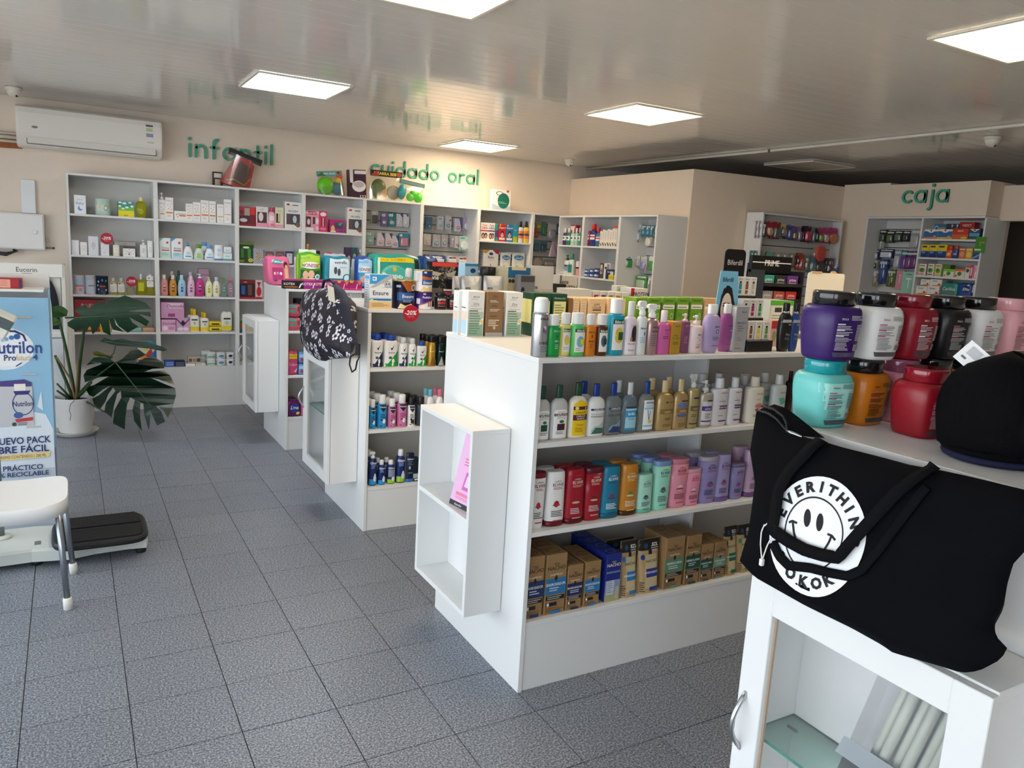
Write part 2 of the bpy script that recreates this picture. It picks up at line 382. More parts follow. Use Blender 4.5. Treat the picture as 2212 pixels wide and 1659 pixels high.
# ---------------------------------------------------------------- gondolas
GX0, GX1, GD = 1.37, 4.16, .745
def gondola(label, y, top, zs, kick, xdiv=(2.3, 3.23)):
    t = thing('gondola', label, 'gondola')
    pbox('end_panel', t, GX0, y, 0, GX0+T, y+GD, top-T); pbox('end_panel', t, GX1-T, y, 0, GX1, y+GD, top-T)
    pbox('top_panel', t, GX0-.002, y-.002, top-T, GX1+.002, y+GD+.002, top)
    pbox('centre_panel', t, GX0+T, y+GD/2-.009, kick, GX1-T, y+GD/2+.009, top-T, m=P('cfcdc8', .5))
    for s in (0, 1):
        a, b = (y+.004, y+GD/2-.009) if s == 0 else (y+GD/2+.009, y+GD-.004)
        for z in [kick]+list(zs): pbox('shelf_board', t, GX0+T, a, z-T, GX1-T, b, z)
        k = y+.006 if s == 0 else y+GD-.024
        pbox('kick_panel', t, GX0+T, k, 0, GX1-T, k+.018, kick-T)
        for xd in xdiv:
            zz = [kick]+list(zs)+[top]
            for q in range(len(zz)-1): pbox('divider', t, xd, (y+.17) if s == 0 else b-.2, zz[q], xd+T, b if s == 0 else b, zz[q+1]-T)
    return t
G = [gondola('white gondola nearest the shop front with big colourful jars on top', .43, 1.255, (.63, .955), .28),
     gondola('white gondola of shampoo bottles with an open side cabinet', 2.197, 1.24, (.613, .939), .27),
     gondola('white gondola of deodorants with the flowered backpack beside it', 3.93, 1.24, (.576, .919), .25),
     gondola('white gondola topped with nappy packs, farthest into the shop', 5.73, 1.215, (.57, .905), .25)]
GY = [.43, 2.197, 3.93, 5.73]; GT = [1.255, 1.24, 1.24, 1.215]
def cabinet(label, y0, y1, kind, z0=.255, z1=.96):
    x0, x1 = 1.213, GX0-.0025
    t = thing('end_cabinet', label, 'cabinet')
    pbox('side_panel', t, x0, y0, z0, x1, y0+T, z1-T); pbox('side_panel', t, x0, y1-T, z0, x1, y1, z1-T)
    pbox('top_panel', t, x0, y0, z1-T, x1, y1, z1); pbox('bottom_panel', t, x0, y0+T, z0, x1, y1-T, z0+T)
    pbox('back_panel', t, x1-.012, y0+T, z0+T, x1-.002, y1-T, z1-T, m=WHITE)
    zm = (z0+z1)/2+.01
    if kind == 'open': pbox('shelf_board', t, x0, y0+T, zm-T/2, x1-.012, y1-T, zm+T/2); return t
    q = MB(); q.box(x0+.008, y0+T+.001, zm-.003, x1-.013, y1-T-.001, zm+.003, clear('d7ece4', .3)); q.box(x0+.0075, y0+T+.001, zm-.003, x0+.0085, y1-T-.001, zm+.003, P('3f8f7c', .2)); q.build('glass_shelf', t)
    for yy in (y0+T+.03, y1-T-.03):
        q = MB(); q.tube([(x1-.05, yy-.012 if yy > (y0+y1)/2 else yy+.012, zm-.006), (x1-.05, yy+.012, zm-.006)], .004, P('c9a7a0', .3)); q.build('shelf_pin', t)
    # framed glass door
    d = MB(); dx0, dx1 = x0-.02, x0-.002; f = .062; a, b, c, e = y0-.002, y1+.002, z0, z1-.004
    for bx in ((dx0, a, c, dx1, a+f, e), (dx0, b-f, c, dx1, b, e), (dx0, a+f, c, dx1, b-f, c+f), (dx0, a+f, e-f, dx1, b-f, e)): d.box(*bx, WHITE, .0015)
    for bx in ((dx1-.006, a+f, c+f, dx1, a+f+.004, e-f), (dx1-.006, b-f-.004, c+f, dx1, b-f, e-f)): d.box(*bx, P('b99f86', .6))
    dd = d.build('door', t)
    q = MB(); q.box(dx0+.009, a+f, c+f, dx0+.013, b-f, e-f, clear()); q.build('door_glass', dd)
    h = MB(); ym = b-.02; zc = z0+.40
    pts = [(dx0+.003-.034*math.sin(PI*i/10), ym, zc-.065+.13*i/10) for i in range(11)]
    h.tube(pts, .0052, METAL, 10); h.build('handle', dd)
    return t
CAB = [cabinet('white end cabinet with a glass door under the black tote bag', GY[0]+.125, GY[0]+.605, 'glass', z1=.975),
       cabinet('white open two-tier end cabinet with a pink poster inside', GY[1]+.155, GY[1]+.625, 'open'),
       cabinet('white glass-door end cabinet carrying the flowered backpack', GY[2]+.12, GY[2]+.625, 'glass'),
       cabinet('white glass-door end cabinet on the gondola below the nappy packs, nothing on top', GY[3]+.21, GY[3]+.71, 'glass')]
# ---------------------------------------------------------------- ceiling lights, cameras, conduit
LAMP = bpy.data.materials.new('lit_diffuser'); LAMP.use_nodes = True
_b = LAMP.node_tree.nodes['Principled BSDF']; _b.inputs['Base Color'].default_value = (.9, .9, .85, 1)
_b.inputs['Emission Color'].default_value = (1, .79, .55, 1); _b.inputs['Emission Strength'].default_value = 17
LAMPC = LAMP.copy(); LAMPC.name = 'lit_diffuser_cool'; LAMPC.node_tree.nodes['Principled BSDF'].inputs['Emission Color'].default_value = (.92, .95, 1, 1)
OFF = P('c9c2b4', .5)
def panel_light(x, y, m, label):
    t = thing('ceiling_light', label, 'light', (x, y, ZC-.002)); s = .305; f = .02
    q = MB(); fr = P('e3ddd0', .4)
    for bx in ((-s, -s, s, -s+f), (-s, s-f, s, s), (-s, -s+f, -s+f, s-f), (s-f, -s+f, s, s-f)): q.box(bx[0], bx[1], -.012, bx[2], bx[3], 0, fr, .002)
    q.build('frame', t); q = MB(); q.box(-s+f, -s+f, -.009, s-f, s-f, -.003, m); q.build('diffuser', t); return t
panel_light(1.345, 5.435, LAMPC, 'lit square ceiling panel with cool white light, nearest the air conditioner')
panel_light(3.575, 7.13, LAMP, 'lit square ceiling panel close to the back wall above the green lettering')
panel_light(3.555, 4.52, LAMP, 'lit square ceiling panel over the middle of the shop')
panel_light(1.27, 2.95, LAMP, 'lit square ceiling panel above the shampoo gondola end')
panel_light(3.5, 1.885, LAMP, 'lit square ceiling panel above the big jars')
panel_light(6.44, 5.49, OFF, 'unlit square ceiling panel in the dark corner by the partition walls')
def dome_cam(x, y, label, ang):
    t = thing('security_camera', label, 'camera', (x, y, ZC-.001), ang)
    q = MB(); q.lathe([(.055, -.022), (.058, -.018), (.058, 0)], P('e3ddd2', .4), n=24); q.build('base', t)
    q = MB(); pr = [(.05*math.sin(PI*.5*i/7+.02), -.072+.05*(1-math.cos(PI*.5*i/7))) for i in range(8)]; q.lathe(pr+[(.05, -.02)], P('ded8cc', .35), n=24); bd = q.build('ball', t)
    q = MB(); q.lathe([(.022, -.05), (.022, 0), (.018, .004)], P('15161a', .12), n=18); q.build('lens', bd, loc=(0, -.03, -.052), rot=(math.radians(118), 0, 0))
dome_cam(-.32, 7.25, 'white dome security camera above the air conditioner', 1.1)
dome_cam(4.75, 7.25, 'white dome security camera over the room corner shelves', .2)
dome_cam(5.77, 3.33, 'white dome security camera in front of the till wall', .3)
q = MB(); q.tube([(5.34, YB, ZC-.012), (5.37, 5, ZC-.012), (5.36, 2.4, ZC-.012), (5.36, YF, ZC-.012)], .012, P('d9d5cb', .4), 10); cdt = q.build('ceiling_conduit'); tag(cdt, 'thin white cable conduit running across the ceiling', 'conduit')
q = MB(); q.lathe([(.015, -.012), (.015, .012)], P('6a655c', .5), n=12); q.build('joint', cdt, loc=(5.37, 5.02, ZC-.012), rot=(PI/2, 0, 0))
# ---------------------------------------------------------------- green wall lettering
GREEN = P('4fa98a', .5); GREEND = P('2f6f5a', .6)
def arc(cx, cy, r, a0, a1, n=18): return [(cx+r*math.cos(math.radians(a0+(a1-a0)*i/n)), cy+r*math.sin(math.radians(a0+(a1-a0)*i/n))) for i in range(n+1)]
R_ = .41
GL = {'i': (.2, [[(.1, .09), (.1, .91)]], [(.1, 1.32)]), 'l': (.2, [[(.1, .09), (.1, 1.5)]], []),
      'n': (.86, [[(.1, .09), (.1, .91)], arc(.43, .58, .33, 180, 0)+[(.76, .09)]], []), 'u': (.86, [[(.76, .91), (.76, .09)], arc(.43, .42, .33, 0, -180)+[(.1, .91)]], []),
      'f': (.62, [[(.25, .09), (.25, 1.2)]+arc(.49, 1.2, .24, 180, 80, 8), [(.05, .86), (.52, .86)]], []), 't': (.52, [[(.25, .09), (.25, 1.3)], [(.05, .86), (.47, .86)]], []),
      'a': (1.0, [arc(.5, .5, R_, 0, 360, 28), [(.91, .09), (.91, .91)]], []), 'd': (1.0, [arc(.5, .5, R_, 0, 360, 28), [(.91, .09), (.91, 1.5)]], []),
      'o': (1.0, [arc(.5, .5, R_, 0, 360, 28)], []), 'c': (.86, [arc(.5, .5, R_, 48, 312, 22)], []), 'r': (.6, [[(.1, .09), (.1, .91)], arc(.43, .58, .33, 180, 62, 9)], []),
      'j': (.42, [[(.3, .91), (.3, -.25)]+arc(.08, -.25, .22, 0, -85, 8)], [(.3, 1.32)]), ' ': (.55, [], [])}
def ribbon(q, pts, w, d, closed=False):
    pts = [Vector((a, b)) for a, b in pts]; n = len(pts); L_, R2 = [], []
    for i in range(n):
        if closed: t = pts[(i+1) % (n-1)]-pts[(i-1) % (n-1)]
        else: t = pts[min(i+1, n-1)]-pts[max(i-1, 0)]
        t.normalize(); nn = Vector((-t.y, t.x))*w; L_.append(pts[i]+nn); R2.append(pts[i]-nn)
    vs = []; fs = []
    for i in range(n): vs += [(L_[i].x, 0, L_[i].y), (R2[i].x, 0, R2[i].y), (L_[i].x, -d, L_[i].y), (R2[i].x, -d, R2[i].y)]
    fr = []; sd = []
    for i in range(n-1):
        a, b = 4*i, 4*i+4; fr.append((a+2, a+3, b+3, b+2)); sd += [(a, a+2, b+2, b), (a+1, b+1, b+3, a+3)]
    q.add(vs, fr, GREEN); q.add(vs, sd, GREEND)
    if not closed:
        for i in (0, n-1): disc(q, pts[i].x, pts[i].y, w, d)
def disc(q, x, z, r, d, n=16):
    a = [(x+r*math.cos(2*PI*i/n), z+r*math.sin(2*PI*i/n)) for i in range(n)]
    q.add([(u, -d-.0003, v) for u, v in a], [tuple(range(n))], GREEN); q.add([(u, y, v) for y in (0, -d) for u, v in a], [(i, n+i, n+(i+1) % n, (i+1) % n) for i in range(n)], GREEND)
def lettering(word, label, loc, rz, width, gap=.24):
    t = thing('wall_lettering', label, 'lettering', loc, rz); tot = sum(GL[c][0]+gap for c in word)-gap; s = width/tot; x = 0
    for c in word:
        w, st, dots = GL[c]
        if st:
            q = MB()
            for p in st:
                cl = len(p) > 20 and (Vector(p[0])-Vector(p[-1])).length < 1e-4; ribbon(q, p, .095, .16, cl)
            for dx, dz in dots: disc(q, dx, dz, .125, .16)
            q.v = [(a*s, b*s, e*s) for a, b, e in q.v]; q.build('letter_'+c, t, loc=(x*s, 0, 0))
        x += w+gap
    return t
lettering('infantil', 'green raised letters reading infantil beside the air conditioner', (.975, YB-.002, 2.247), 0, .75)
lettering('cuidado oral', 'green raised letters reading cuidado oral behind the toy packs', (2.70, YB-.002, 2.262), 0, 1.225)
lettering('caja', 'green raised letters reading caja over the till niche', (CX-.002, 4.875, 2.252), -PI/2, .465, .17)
# ---------------------------------------------------------------- air conditioner
AX0, AX1, AZ0, AZ1, AY = -.333, .742, 2.185, 2.51, 7.565
t = thing('air_conditioner', 'white wall-mounted split air conditioner under the ceiling', 'air conditioner', (.2, YB, 2.2)); t.location = (0, 0, 0)
ACW = P('ece8e2', .3)
def ac_prof():
    return [(YB-.003, AZ1), (AY+.05, AZ1), (AY+.012, AZ1-.02), (AY, AZ1-.06), (AY, AZ0+.11), (AY+.01, AZ0+.085), (AY+.055, AZ0+.015), (AY+.085, AZ0), (YB-.003, AZ0)]
pr = ac_prof(); xs = [(AX0, .94), (AX0+.006, .985), (AX0+.022, 1), (AX1-.022, 1), (AX1-.006, .985), (AX1, .94)]
q = MB(); zc = (AZ0+AZ1)/2; vs = []
for x, k in xs: vs += [(x, YB-.003-(YB-.003-y)*k, zc+(z-zc)*k) for y, z in pr]
n = len(pr); fs = [(i*n+j, i*n+(j+1) % n, (i+1)*n+(j+1) % n, (i+1)*n+j) for i in range(5) for j in range(n)]+[tuple(range(n-1, -1, -1)), tuple(5*n+j for j in range(n))]
q.add(vs, fs, ACW, False); q.build('casing', t)
q = MB(); q.box(AX0+.075, AY+.0075, AZ0+.028, AX1-.055, AY+.05, AZ0+.082, P('e2ded7', .35), .004); lv = q.build('louver', t)
q = MB(); q.box(AX0+.07, AY+.02, AZ0+.024, AX1-.05, AY+.06, AZ0+.086, P('6d675f', .6)); q.build('louver_gap', t)
q = MB(); q.lathe([(.022, 0), (.022, .002)], P('6c6a68', .3, .6), ry=.42, n=20); q.build('badge', t, loc=(AX0+.13, AY-.001, AZ0+.155), rot=(PI/2, 0, 0))
for (x, z, w, h, c) in ((AX1-.13, AZ1-.065, .055, .016, '5b5a6a'), (AX1-.128, AZ1-.105, .05, .03, 'b9cfa4'), (AX1-.128, AZ1-.15, .055, .03, '9a9ac0'), (AX1-.12, AZ1-.2, .05, .012, 'c8c6c0')): q = MB(); q.box(x, AY-.0012, z, x+w, AY+.001, z+h, PR(c)); q.build('sticker', t)
for dz, r in ((.05, .012), (.02, .016), (-.012, .012)):
    q = MB(); q.tube([(AX0+.02, 7.73, AZ0+.05+dz), (AX0-.4, 7.735, AZ0+.052+dz)], r, P('e0d3c4', .6), 8); q.build('pipe', t)
q = MB(); poly = [(-.62, 2.165), (-.3, 2.175), (-.31, 2.205), (-.35, 2.275), (-.4, 2.28), (-.45, 2.27), (-.62, 2.27)]
q.prism(poly, YB-.0025, YB-.0005, P('a8653f', .9, vary=.3, bscale=40)); tag(q.build('plaster_patch'), 'bare terracotta plaster patch around the air conditioner pipes', 'wall patch')
# fuse box and duct
t = thing('fuse_box', 'white metal fuse box on the back wall beside the shelving', 'fuse box', (-.33, YB, 1.36)); t.location = (0, 0, 0)
q = MB(); q.box(-.62, 7.70, 1.357, -.172, YB-.002, 1.652, P('e9e8e6', .4), .004); q.build('body', t)
q = MB(); q.box(-.61, 7.693, 1.366, -.18, 7.70, 1.643, P('eeedeb', .38), .003); dr = q.build('door', t)
q = MB(); q.box(-.252, 7.676, 1.488, -.225, 7.693, 1.518, P('f2f2f0', .4), .004); q.build('latch', dr)
q = MB(); q.box(-.33, 7.755, 1.655, -.225, YB-.001, 1.93, P('e8ecef', .35), .004); tag(q.build('cable_duct'), 'flat white cable duct rising from the fuse box', 'duct')
q = MB(); q.box(-.168, 7.775, 1.425, -.138, YB-.001, 1.455, P('d7d2ca', .5), .003); q.box(-.17, 7.782, 1.368, -.105, YB-.001, 1.382, P('9a948b', .5), .002); q.box(-.118, 7.778, 1.366, -.104, YB-.001, 1.384, P('33302e', .5), .002)
tag(q.build('door_latch_bracket'), 'small bracket bar on the wall beside the fuse box', 'bracket')
q = MB()
for k in range(4): q.tube([(-.62+.02*k, 7.72-.02*k, 1.335-.006*k), (-.45, 7.68, 1.325-.008*k), (-.37-.01*k, 7.70, 1.34-.004*k), (-.4, 7.74, 1.353)], .006, P('2c3036', .5), 6)
tag(q.build('cable_bundle'), 'loose dark cables hanging under the fuse box', 'cable')
# slatwall seen through the doorway on the right
t = thing('slatwall', 'white slatwall panel seen through the doorway past the till', 'slatwall')
slats(t, 1.6, 3.62, .3, 1.86, 8.3, pitch=.115, axis='X'); pbox('frame_post', t, 8.29, 3.62, .3, 8.33, 3.66, 1.88)
q = MB(); q.box(8.59, 3.3, 1.86, 8.6, 3.42, 2.08, P('fff3d2', .4, emit=1.4)); q.box(8.57, 3.41, 1.84, 8.6, 3.44, 2.1, P('b59a72', .5)); struct(q.build('window_3'), 'small bright window in the back room')
# ---------------------------------------------------------------- flat print on any surface
_txt = {}
def text_mesh(s, bold, ital):
    k = (s, bold, ital)
    if k in _txt: return _txt[k]
    c = bpy.data.curves.new('t', 'FONT'); c.body = s; c.size = 1; c.resolution_u = 2; c.fill_mode = 'FRONT'
    if bold: c.offset = .016*bold
    if ital: c.shear = .22
    o = bpy.data.objects.new('t', c); me = bpy.data.meshes.new_from_object(o)
    vs = [(v.co.x/.73, v.co.y/.73) for v in me.vertices]; fs = [tuple(p.vertices) for p in me.polygons]
    bpy.data.objects.remove(o); bpy.data.curves.remove(c); bpy.data.meshes.remove(me)
    if bold and any(not -.8 < y < 1.8 for _, y in vs): _txt[k] = text_mesh(s, False, ital); return _txt[k]
    xs = [v[0] for v in vs] or [0, 1]; x0, x1 = min(xs), max(xs)
    vs = [(x-(x0+x1)/2, y-.5) for x, y in vs]; _txt[k] = (vs, fs, x1-x0); return _txt[k]
def art(q, ops, surf, w, h, curved=False, e0=.0004, seed=0):
    """ops: r u0 v0 u1 v1 col | e u v ru rv col | t/T/i/B u v height col text | p col u,v u,v .. | l u0 v0 u1 n dv col | o u v r th col"""
    rnd = random.Random(len(ops)*31+sum(map(ord, ops))); k = 0
    for op in ops.split(';'):
        op = op.strip()
        if not op: continue
        a = op.split(' '); c = a[0]; e = e0+.00013*k; k += 1
        if c == 'r':
            u0, v0, u1, v1 = map(float, a[1:5]); nu = max(2, int(12*(u1-u0))) if curved else 1; nv = max(1, int(8*(v1-v0))) if curved else 1
            q.grid(lambda s, t: surf(u0+(u1-u0)*s, v0+(v1-v0)*t, e), nu, nv, PR(a[5]), curved)
        elif c in 'eo':
            u, v, ru, rv = map(float, a[1:5]); n = 20; col = PR(a[-1])
            if c == 'o': r0 = 1-float(a[5]); rings = [r0, 1]
            else: rings = [0, .5, 1] if curved else [0, 1]
            vs = []; fs = []
            for r in rings: vs += [surf(u+ru*r*math.cos(2*PI*i/n), v+rv*r*math.sin(2*PI*i/n), e) for i in range(n)]
            for j in range(len(rings)-1): fs += [(j*n+i, (j+1)*n+i, (j+1)*n+(i+1) % n, j*n+(i+1) % n) for i in range(n)]
            q.add(vs, fs, col)
        elif c in 'tTiB':
            u, v, hh = map(float, a[1:4]); s = ' '.join(a[5:]); vs, fs, tw = text_mesh(s, c in 'TB', c in 'iB')
            sy = hh*h; sx = min(sy, .94*w/max(tw, .01)) if not curved else min(sy, .8*w/max(tw, .01))
            q.add([surf(u+x*sx/w, v+y*sy/h, e) for x, y in vs], fs, PR(a[4]))
        elif c == 'p':
            pts = [tuple(map(float, x.split(','))) for x in a[2:]]
            tri = tessellate_polygon([[Vector((x*w, y*h, 0)) for x, y in pts]]); fs = []
            for t in tri:
                A, B, C_ = (pts[i] for i in t); fs.append(tuple(t) if (B[0]-A[0])*(C_[1]-A[1])-(B[1]-A[1])*(C_[0]-A[0]) > 0 else tuple(t)[::-1])
            if curved:
                P2 = list(pts); T3 = fs
                for _ in range(4):
                    nf = []; md = {}
                    def mid(i, j):
                        kk = (min(i, j), max(i, j))
                        if kk not in md: md[kk] = len(P2); P2.append(((P2[i][0]+P2[j][0])/2, (P2[i][1]+P2[j][1])/2))
                        return md[kk]
                    lng = lambda i, j: abs(P2[i][0]-P2[j][0]) > .1 or abs(P2[i][1]-P2[j][1]) > .2
                    for f in T3:
                        A, B, C_ = f
                        if lng(A, B) or lng(B, C_) or lng(A, C_): ab, bc, ca = mid(A, B), mid(B, C_), mid(C_, A); nf += [(A, ab, ca), (ab, B, bc), (ca, bc, C_), (ab, bc, ca)]
                        else: nf.append(f)
                    T3 = nf
                q.add([surf(x, y, e) for x, y in P2], T3, PR(a[1]))
            else: q.add([surf(x, y, e) for x, y in pts], fs, PR(a[1]))
        elif c == 'l':
            u0, v0, u1, n, dv = float(a[1]), float(a[2]), float(a[3]), int(a[4]), float(a[5])
            for i in range(n):
                ue = u0+(u1-u0)*rnd.uniform(.6, 1); v = v0-dv*i; us = u0
                nu = 4 if curved else 1
                q.grid(lambda s, t: surf(us+(ue-us)*s, v+dv*.42*t, e), nu, 1, PR(a[6]), curved)
# ---------------------------------------------------------------- product builders (origin base centre, front towards -Y)
def prof_at(prof, z):
    for (r0, z0), (r1, z1) in zip(prof, prof[1:]):
        if z0 <= z <= z1: return r0+(r1-r0)*((z-z0)/(z1-z0) if z1 > z0 else 0)
    return prof[-1][0] if z > prof[-1][1] else prof[0][0]
def b_box(t, w, h, k):
    d = k.get('d', w*.5); body = k.get('body', 'ffffff'); m = P(body, k.get('rough', .5))
    q = MB(); q.box(-w/2, -d/2, 0, w/2, d/2, h, m, min(.0015, w*.04)); q.build('carton', t)
    if k.get('art'):
        q = MB(); art(q, k['art'], lambda u, v, e: ((u-.5)*w, -d/2-e, v*h), w, h)
        q.build('print', t)
    if k.get('side'):
        q = MB(); art(q, k['side'], lambda u, v, e: (-w/2-e, (.5-u)*d, v*h), d, h); q.build('side_print', t)
    if k.get('topart'):
        q = MB(); art(q, k['topart'], lambda u, v, e: ((u-.5)*w, (v-.5)*d, h+e), w, d); q.build('top_print', t)
    return d
BP = {'cap': [(.9, 0), (.97, .012), (1, .04), (1, .56), (.985, .6), (.93, .655), (.8, .7), (.6, .735), (.42, .752), (.36, .758)],
      'elv': [(.80, 0), (.86, .01), (.88, .05), (.96, .5), (1, .9)], 'elvc': [(.94, 0), (.97, .01), (1, .12), (.97, .5), (.93, .88), (.9, .975), (.8, 1)],
      'baby': [(.7, 0), (.83, .012), (.93, .1), (1, .3), (.99, .46), (.93, .6), (.78, .71), (.52, .78), (.42, .8)],
      'pear': [(.86, 0), (.97, .02), (1, .15), (.96, .3), (.84, .46), (.66, .62), (.5, .72), (.44, .76)],
      'cyl': [(.93, 0), (1, .015), (1, .66), (.98, .69), (.9, .72), (.72, .735), (.62, .74)], 'tub': [(.86, 0), (.9, .03), (1, .8)],
      'aero': [(.96, 0), (1, .012), (1, .7), (.98, .72), (.9, .745), (.8, .75)], 'aero2': [(.98, 0), (1, .012), (1, .62), (.93, .7), (.8, .77), (.66, .8)],
      'oval': [(.62, 0), (.72, .01), (.84, .08), (1, .35), (1, .5), (.93, .63), (.78, .74), (.55, .79), (.46, .8)],
      'slim': [(.94, 0), (1, .012), (1, .58), (.97, .63), (.82, .69), (.55, .72), (.42, .73)], 'foot': [(.9, 0), (.97, .012), (1, .05), (.98, .4), (1, .7), (.97, .77), (.88, .81), (.7, .825)],
      'can': [(.985, 0), (1, .01), (1, .03), (.985, .04), (.985, .95), (1, .96), (1, .985)], 'jar': [(.9, 0), (1, .04), (1, .72), (.9, .78)]}
def b_bot(t, w, h, k):
    pf = BP[k.get('prof', 'cyl')]; rat = k.get('rat', .62); rx = w/2; ry = rx*rat; p = k.get('p', 2.3); n = k.get('n', 20)
    if k.get('glass'): m = P(k['body'], .08, trans=.75, ior=1.33)
    else: m = P(k.get('body', 'ffffff'), k.get('rough', .3), k.get('metal', 0))
    prof = [(r, z*h) for r, z in pf]; q = MB(); q.lathe(prof, m, rx, ry, p, n); q.build('bottle', t)
    zt = pf[-1][1]; cap = k.get('cap', 'f4f4f2'); cs = k.get('cs', 'scr'); cr = k.get('cr', pf[-1][0]*1.04); cm = P(cap, k.get('crough', .35), k.get('cmetal', 0))
    cw = rx*cr; chh = (1-zt)*h; cry = ry*cr if cs == 'flip' else (cw if cw < ry*1.0 else min(cw, ry*.98))
    if pf is not BP['elvc'] and pf is not BP['can']:
        q = MB()
        if cs == 'flip': q.lathe([(.98, zt*h+.0003), (1, zt*h+.002), (1, h-.004), (.95, h-.001), (.85, h)], cm, cw, cry, p, n)
        elif cs == 'scr': q.lathe([(.97, zt*h+.0003), (1, zt*h+.001), (.96, h-.003), (.88, h-.0005), (.7, h)], cm, cw, cry, 2, 16)
        elif cs == 'dome': q.lathe([(.97, zt*h+.0003), (1, zt*h+.002), (1, zt*h+chh*.6), (.95, zt*h+chh*.82), (.8, zt*h+chh*.95), (.5, h)], cm, cw, cry, 2, 18)
        elif cs == 'pump':
            q.lathe([(1, zt*h+.0003), (1, zt*h+chh*.32), (.6, zt*h+chh*.42), (.28, zt*h+chh*.45), (.28, zt*h+chh*.68), (.62, zt*h+chh*.7), (.62, zt*h+chh*.95), (.4, h)], cm, cw, cry, 2, 14)
            q.box(-cw*1.5, -cw*.22, zt*h+chh*.76, -cw*.3, cw*.22, zt*h+chh*.93, cm, .001)
        elif cs == 'spray':
            q.lathe([(1, zt*h+.0003), (.98, zt*h+chh*.25), (.7, zt*h+chh*.33), (.5, zt*h+chh*.5)], cm, cw, cry, 2, 14)
            z0 = zt*h+chh*.5; hw = cw*.55
            q.prism([(-cw*1.7, h-chh*.12), (-cw*1.7, h-chh*.3), (-cw*.3, z0+chh*.08), (-cw*.4, z0), (cw*.5, z0), (cw*1.0, h-chh*.12), (cw*.5, h), (-cw*1.1, h)], -hw, hw, cm)
            q.prism([(-cw*1.25, h-chh*.3), (-cw*1.05, h-chh*.3), (-cw*.95, z0-chh*.1), (-cw*1.2, z0-chh*.16)], -hw*.4, hw*.4, cm)
        q.build('cap', t)
    if pf is BP['elvc']:
        q = MB(); q.lathe([(.96, .0005), (1.012, .002), (1.02, h*.105)], cm, rx, ry, p, n, caps=(1, 1)); q.build('cap', t)
    if pf is BP['can']:
        q = MB(); q.lathe([(1.01, h*.955), (1.02, h*.96), (1.02, h*.99), (.99, h)], cm, rx, ry, p, n); q.build('lid', t)
    if k.get('collar'):
        q = MB(); q.lathe([(cw*1.05, zt*h-.004), (cw*1.05, zt*h+chh*.12)], P(k['collar'], .25, .9), 1, 1, 2, 14); q.build('collar', t)
    def surf(u, v, e):
        r = prof_at(pf, v); X = (u-.5)*2*rx*.985; rr = max(r*rx, 1e-4); c = min(abs(X/rr), .999)
        return (X, -(r*ry)*(1-c**p)**(1/p)-e, v*h)
    if k.get('art'):
        q = MB(); art(q, k['art'], surf, w, h, True, .0005); q.build('label', t)
    return 2*ry
def b_pouch(t, w, h, k):
    d = k.get('d', w*.42); m = P(k.get('body', 'cccccc'), k.get('rough', .3), k.get('metal', 0), bump=k.get('bump', 0), bscale=35)
    tp = k.get('taper', .02)
    def fy(u, v): return d/2*(1-(2*u-1)**4)**.5*max(.05, (1-v)**.75) if v < 1 else .0015
    q = MB()
    def fr(u, v): return ((u-.5)*w*(1-tp*v), -fy(u, v)-.001, v*h)
    q.grid(fr, 12, 10, m); q.grid(lambda u, v: (fr(u, v)[0], fy(u, v)+.001, v*h), 12, 10, m, flip=True)
    q.grid(lambda u, v: ((u-.5)*w, (2*v-1)*fy(u, 0), 0), 12, 2, m, flip=True); q.build('pouch', t)
    def surf(u, v, e): x, y, z = fr(u, v); return (x, y-e-.0004, z)
    if k.get('art'):
        q = MB(); art(q, k['art'], surf, w, h, True, .0006); q.build('print', t)
    return d
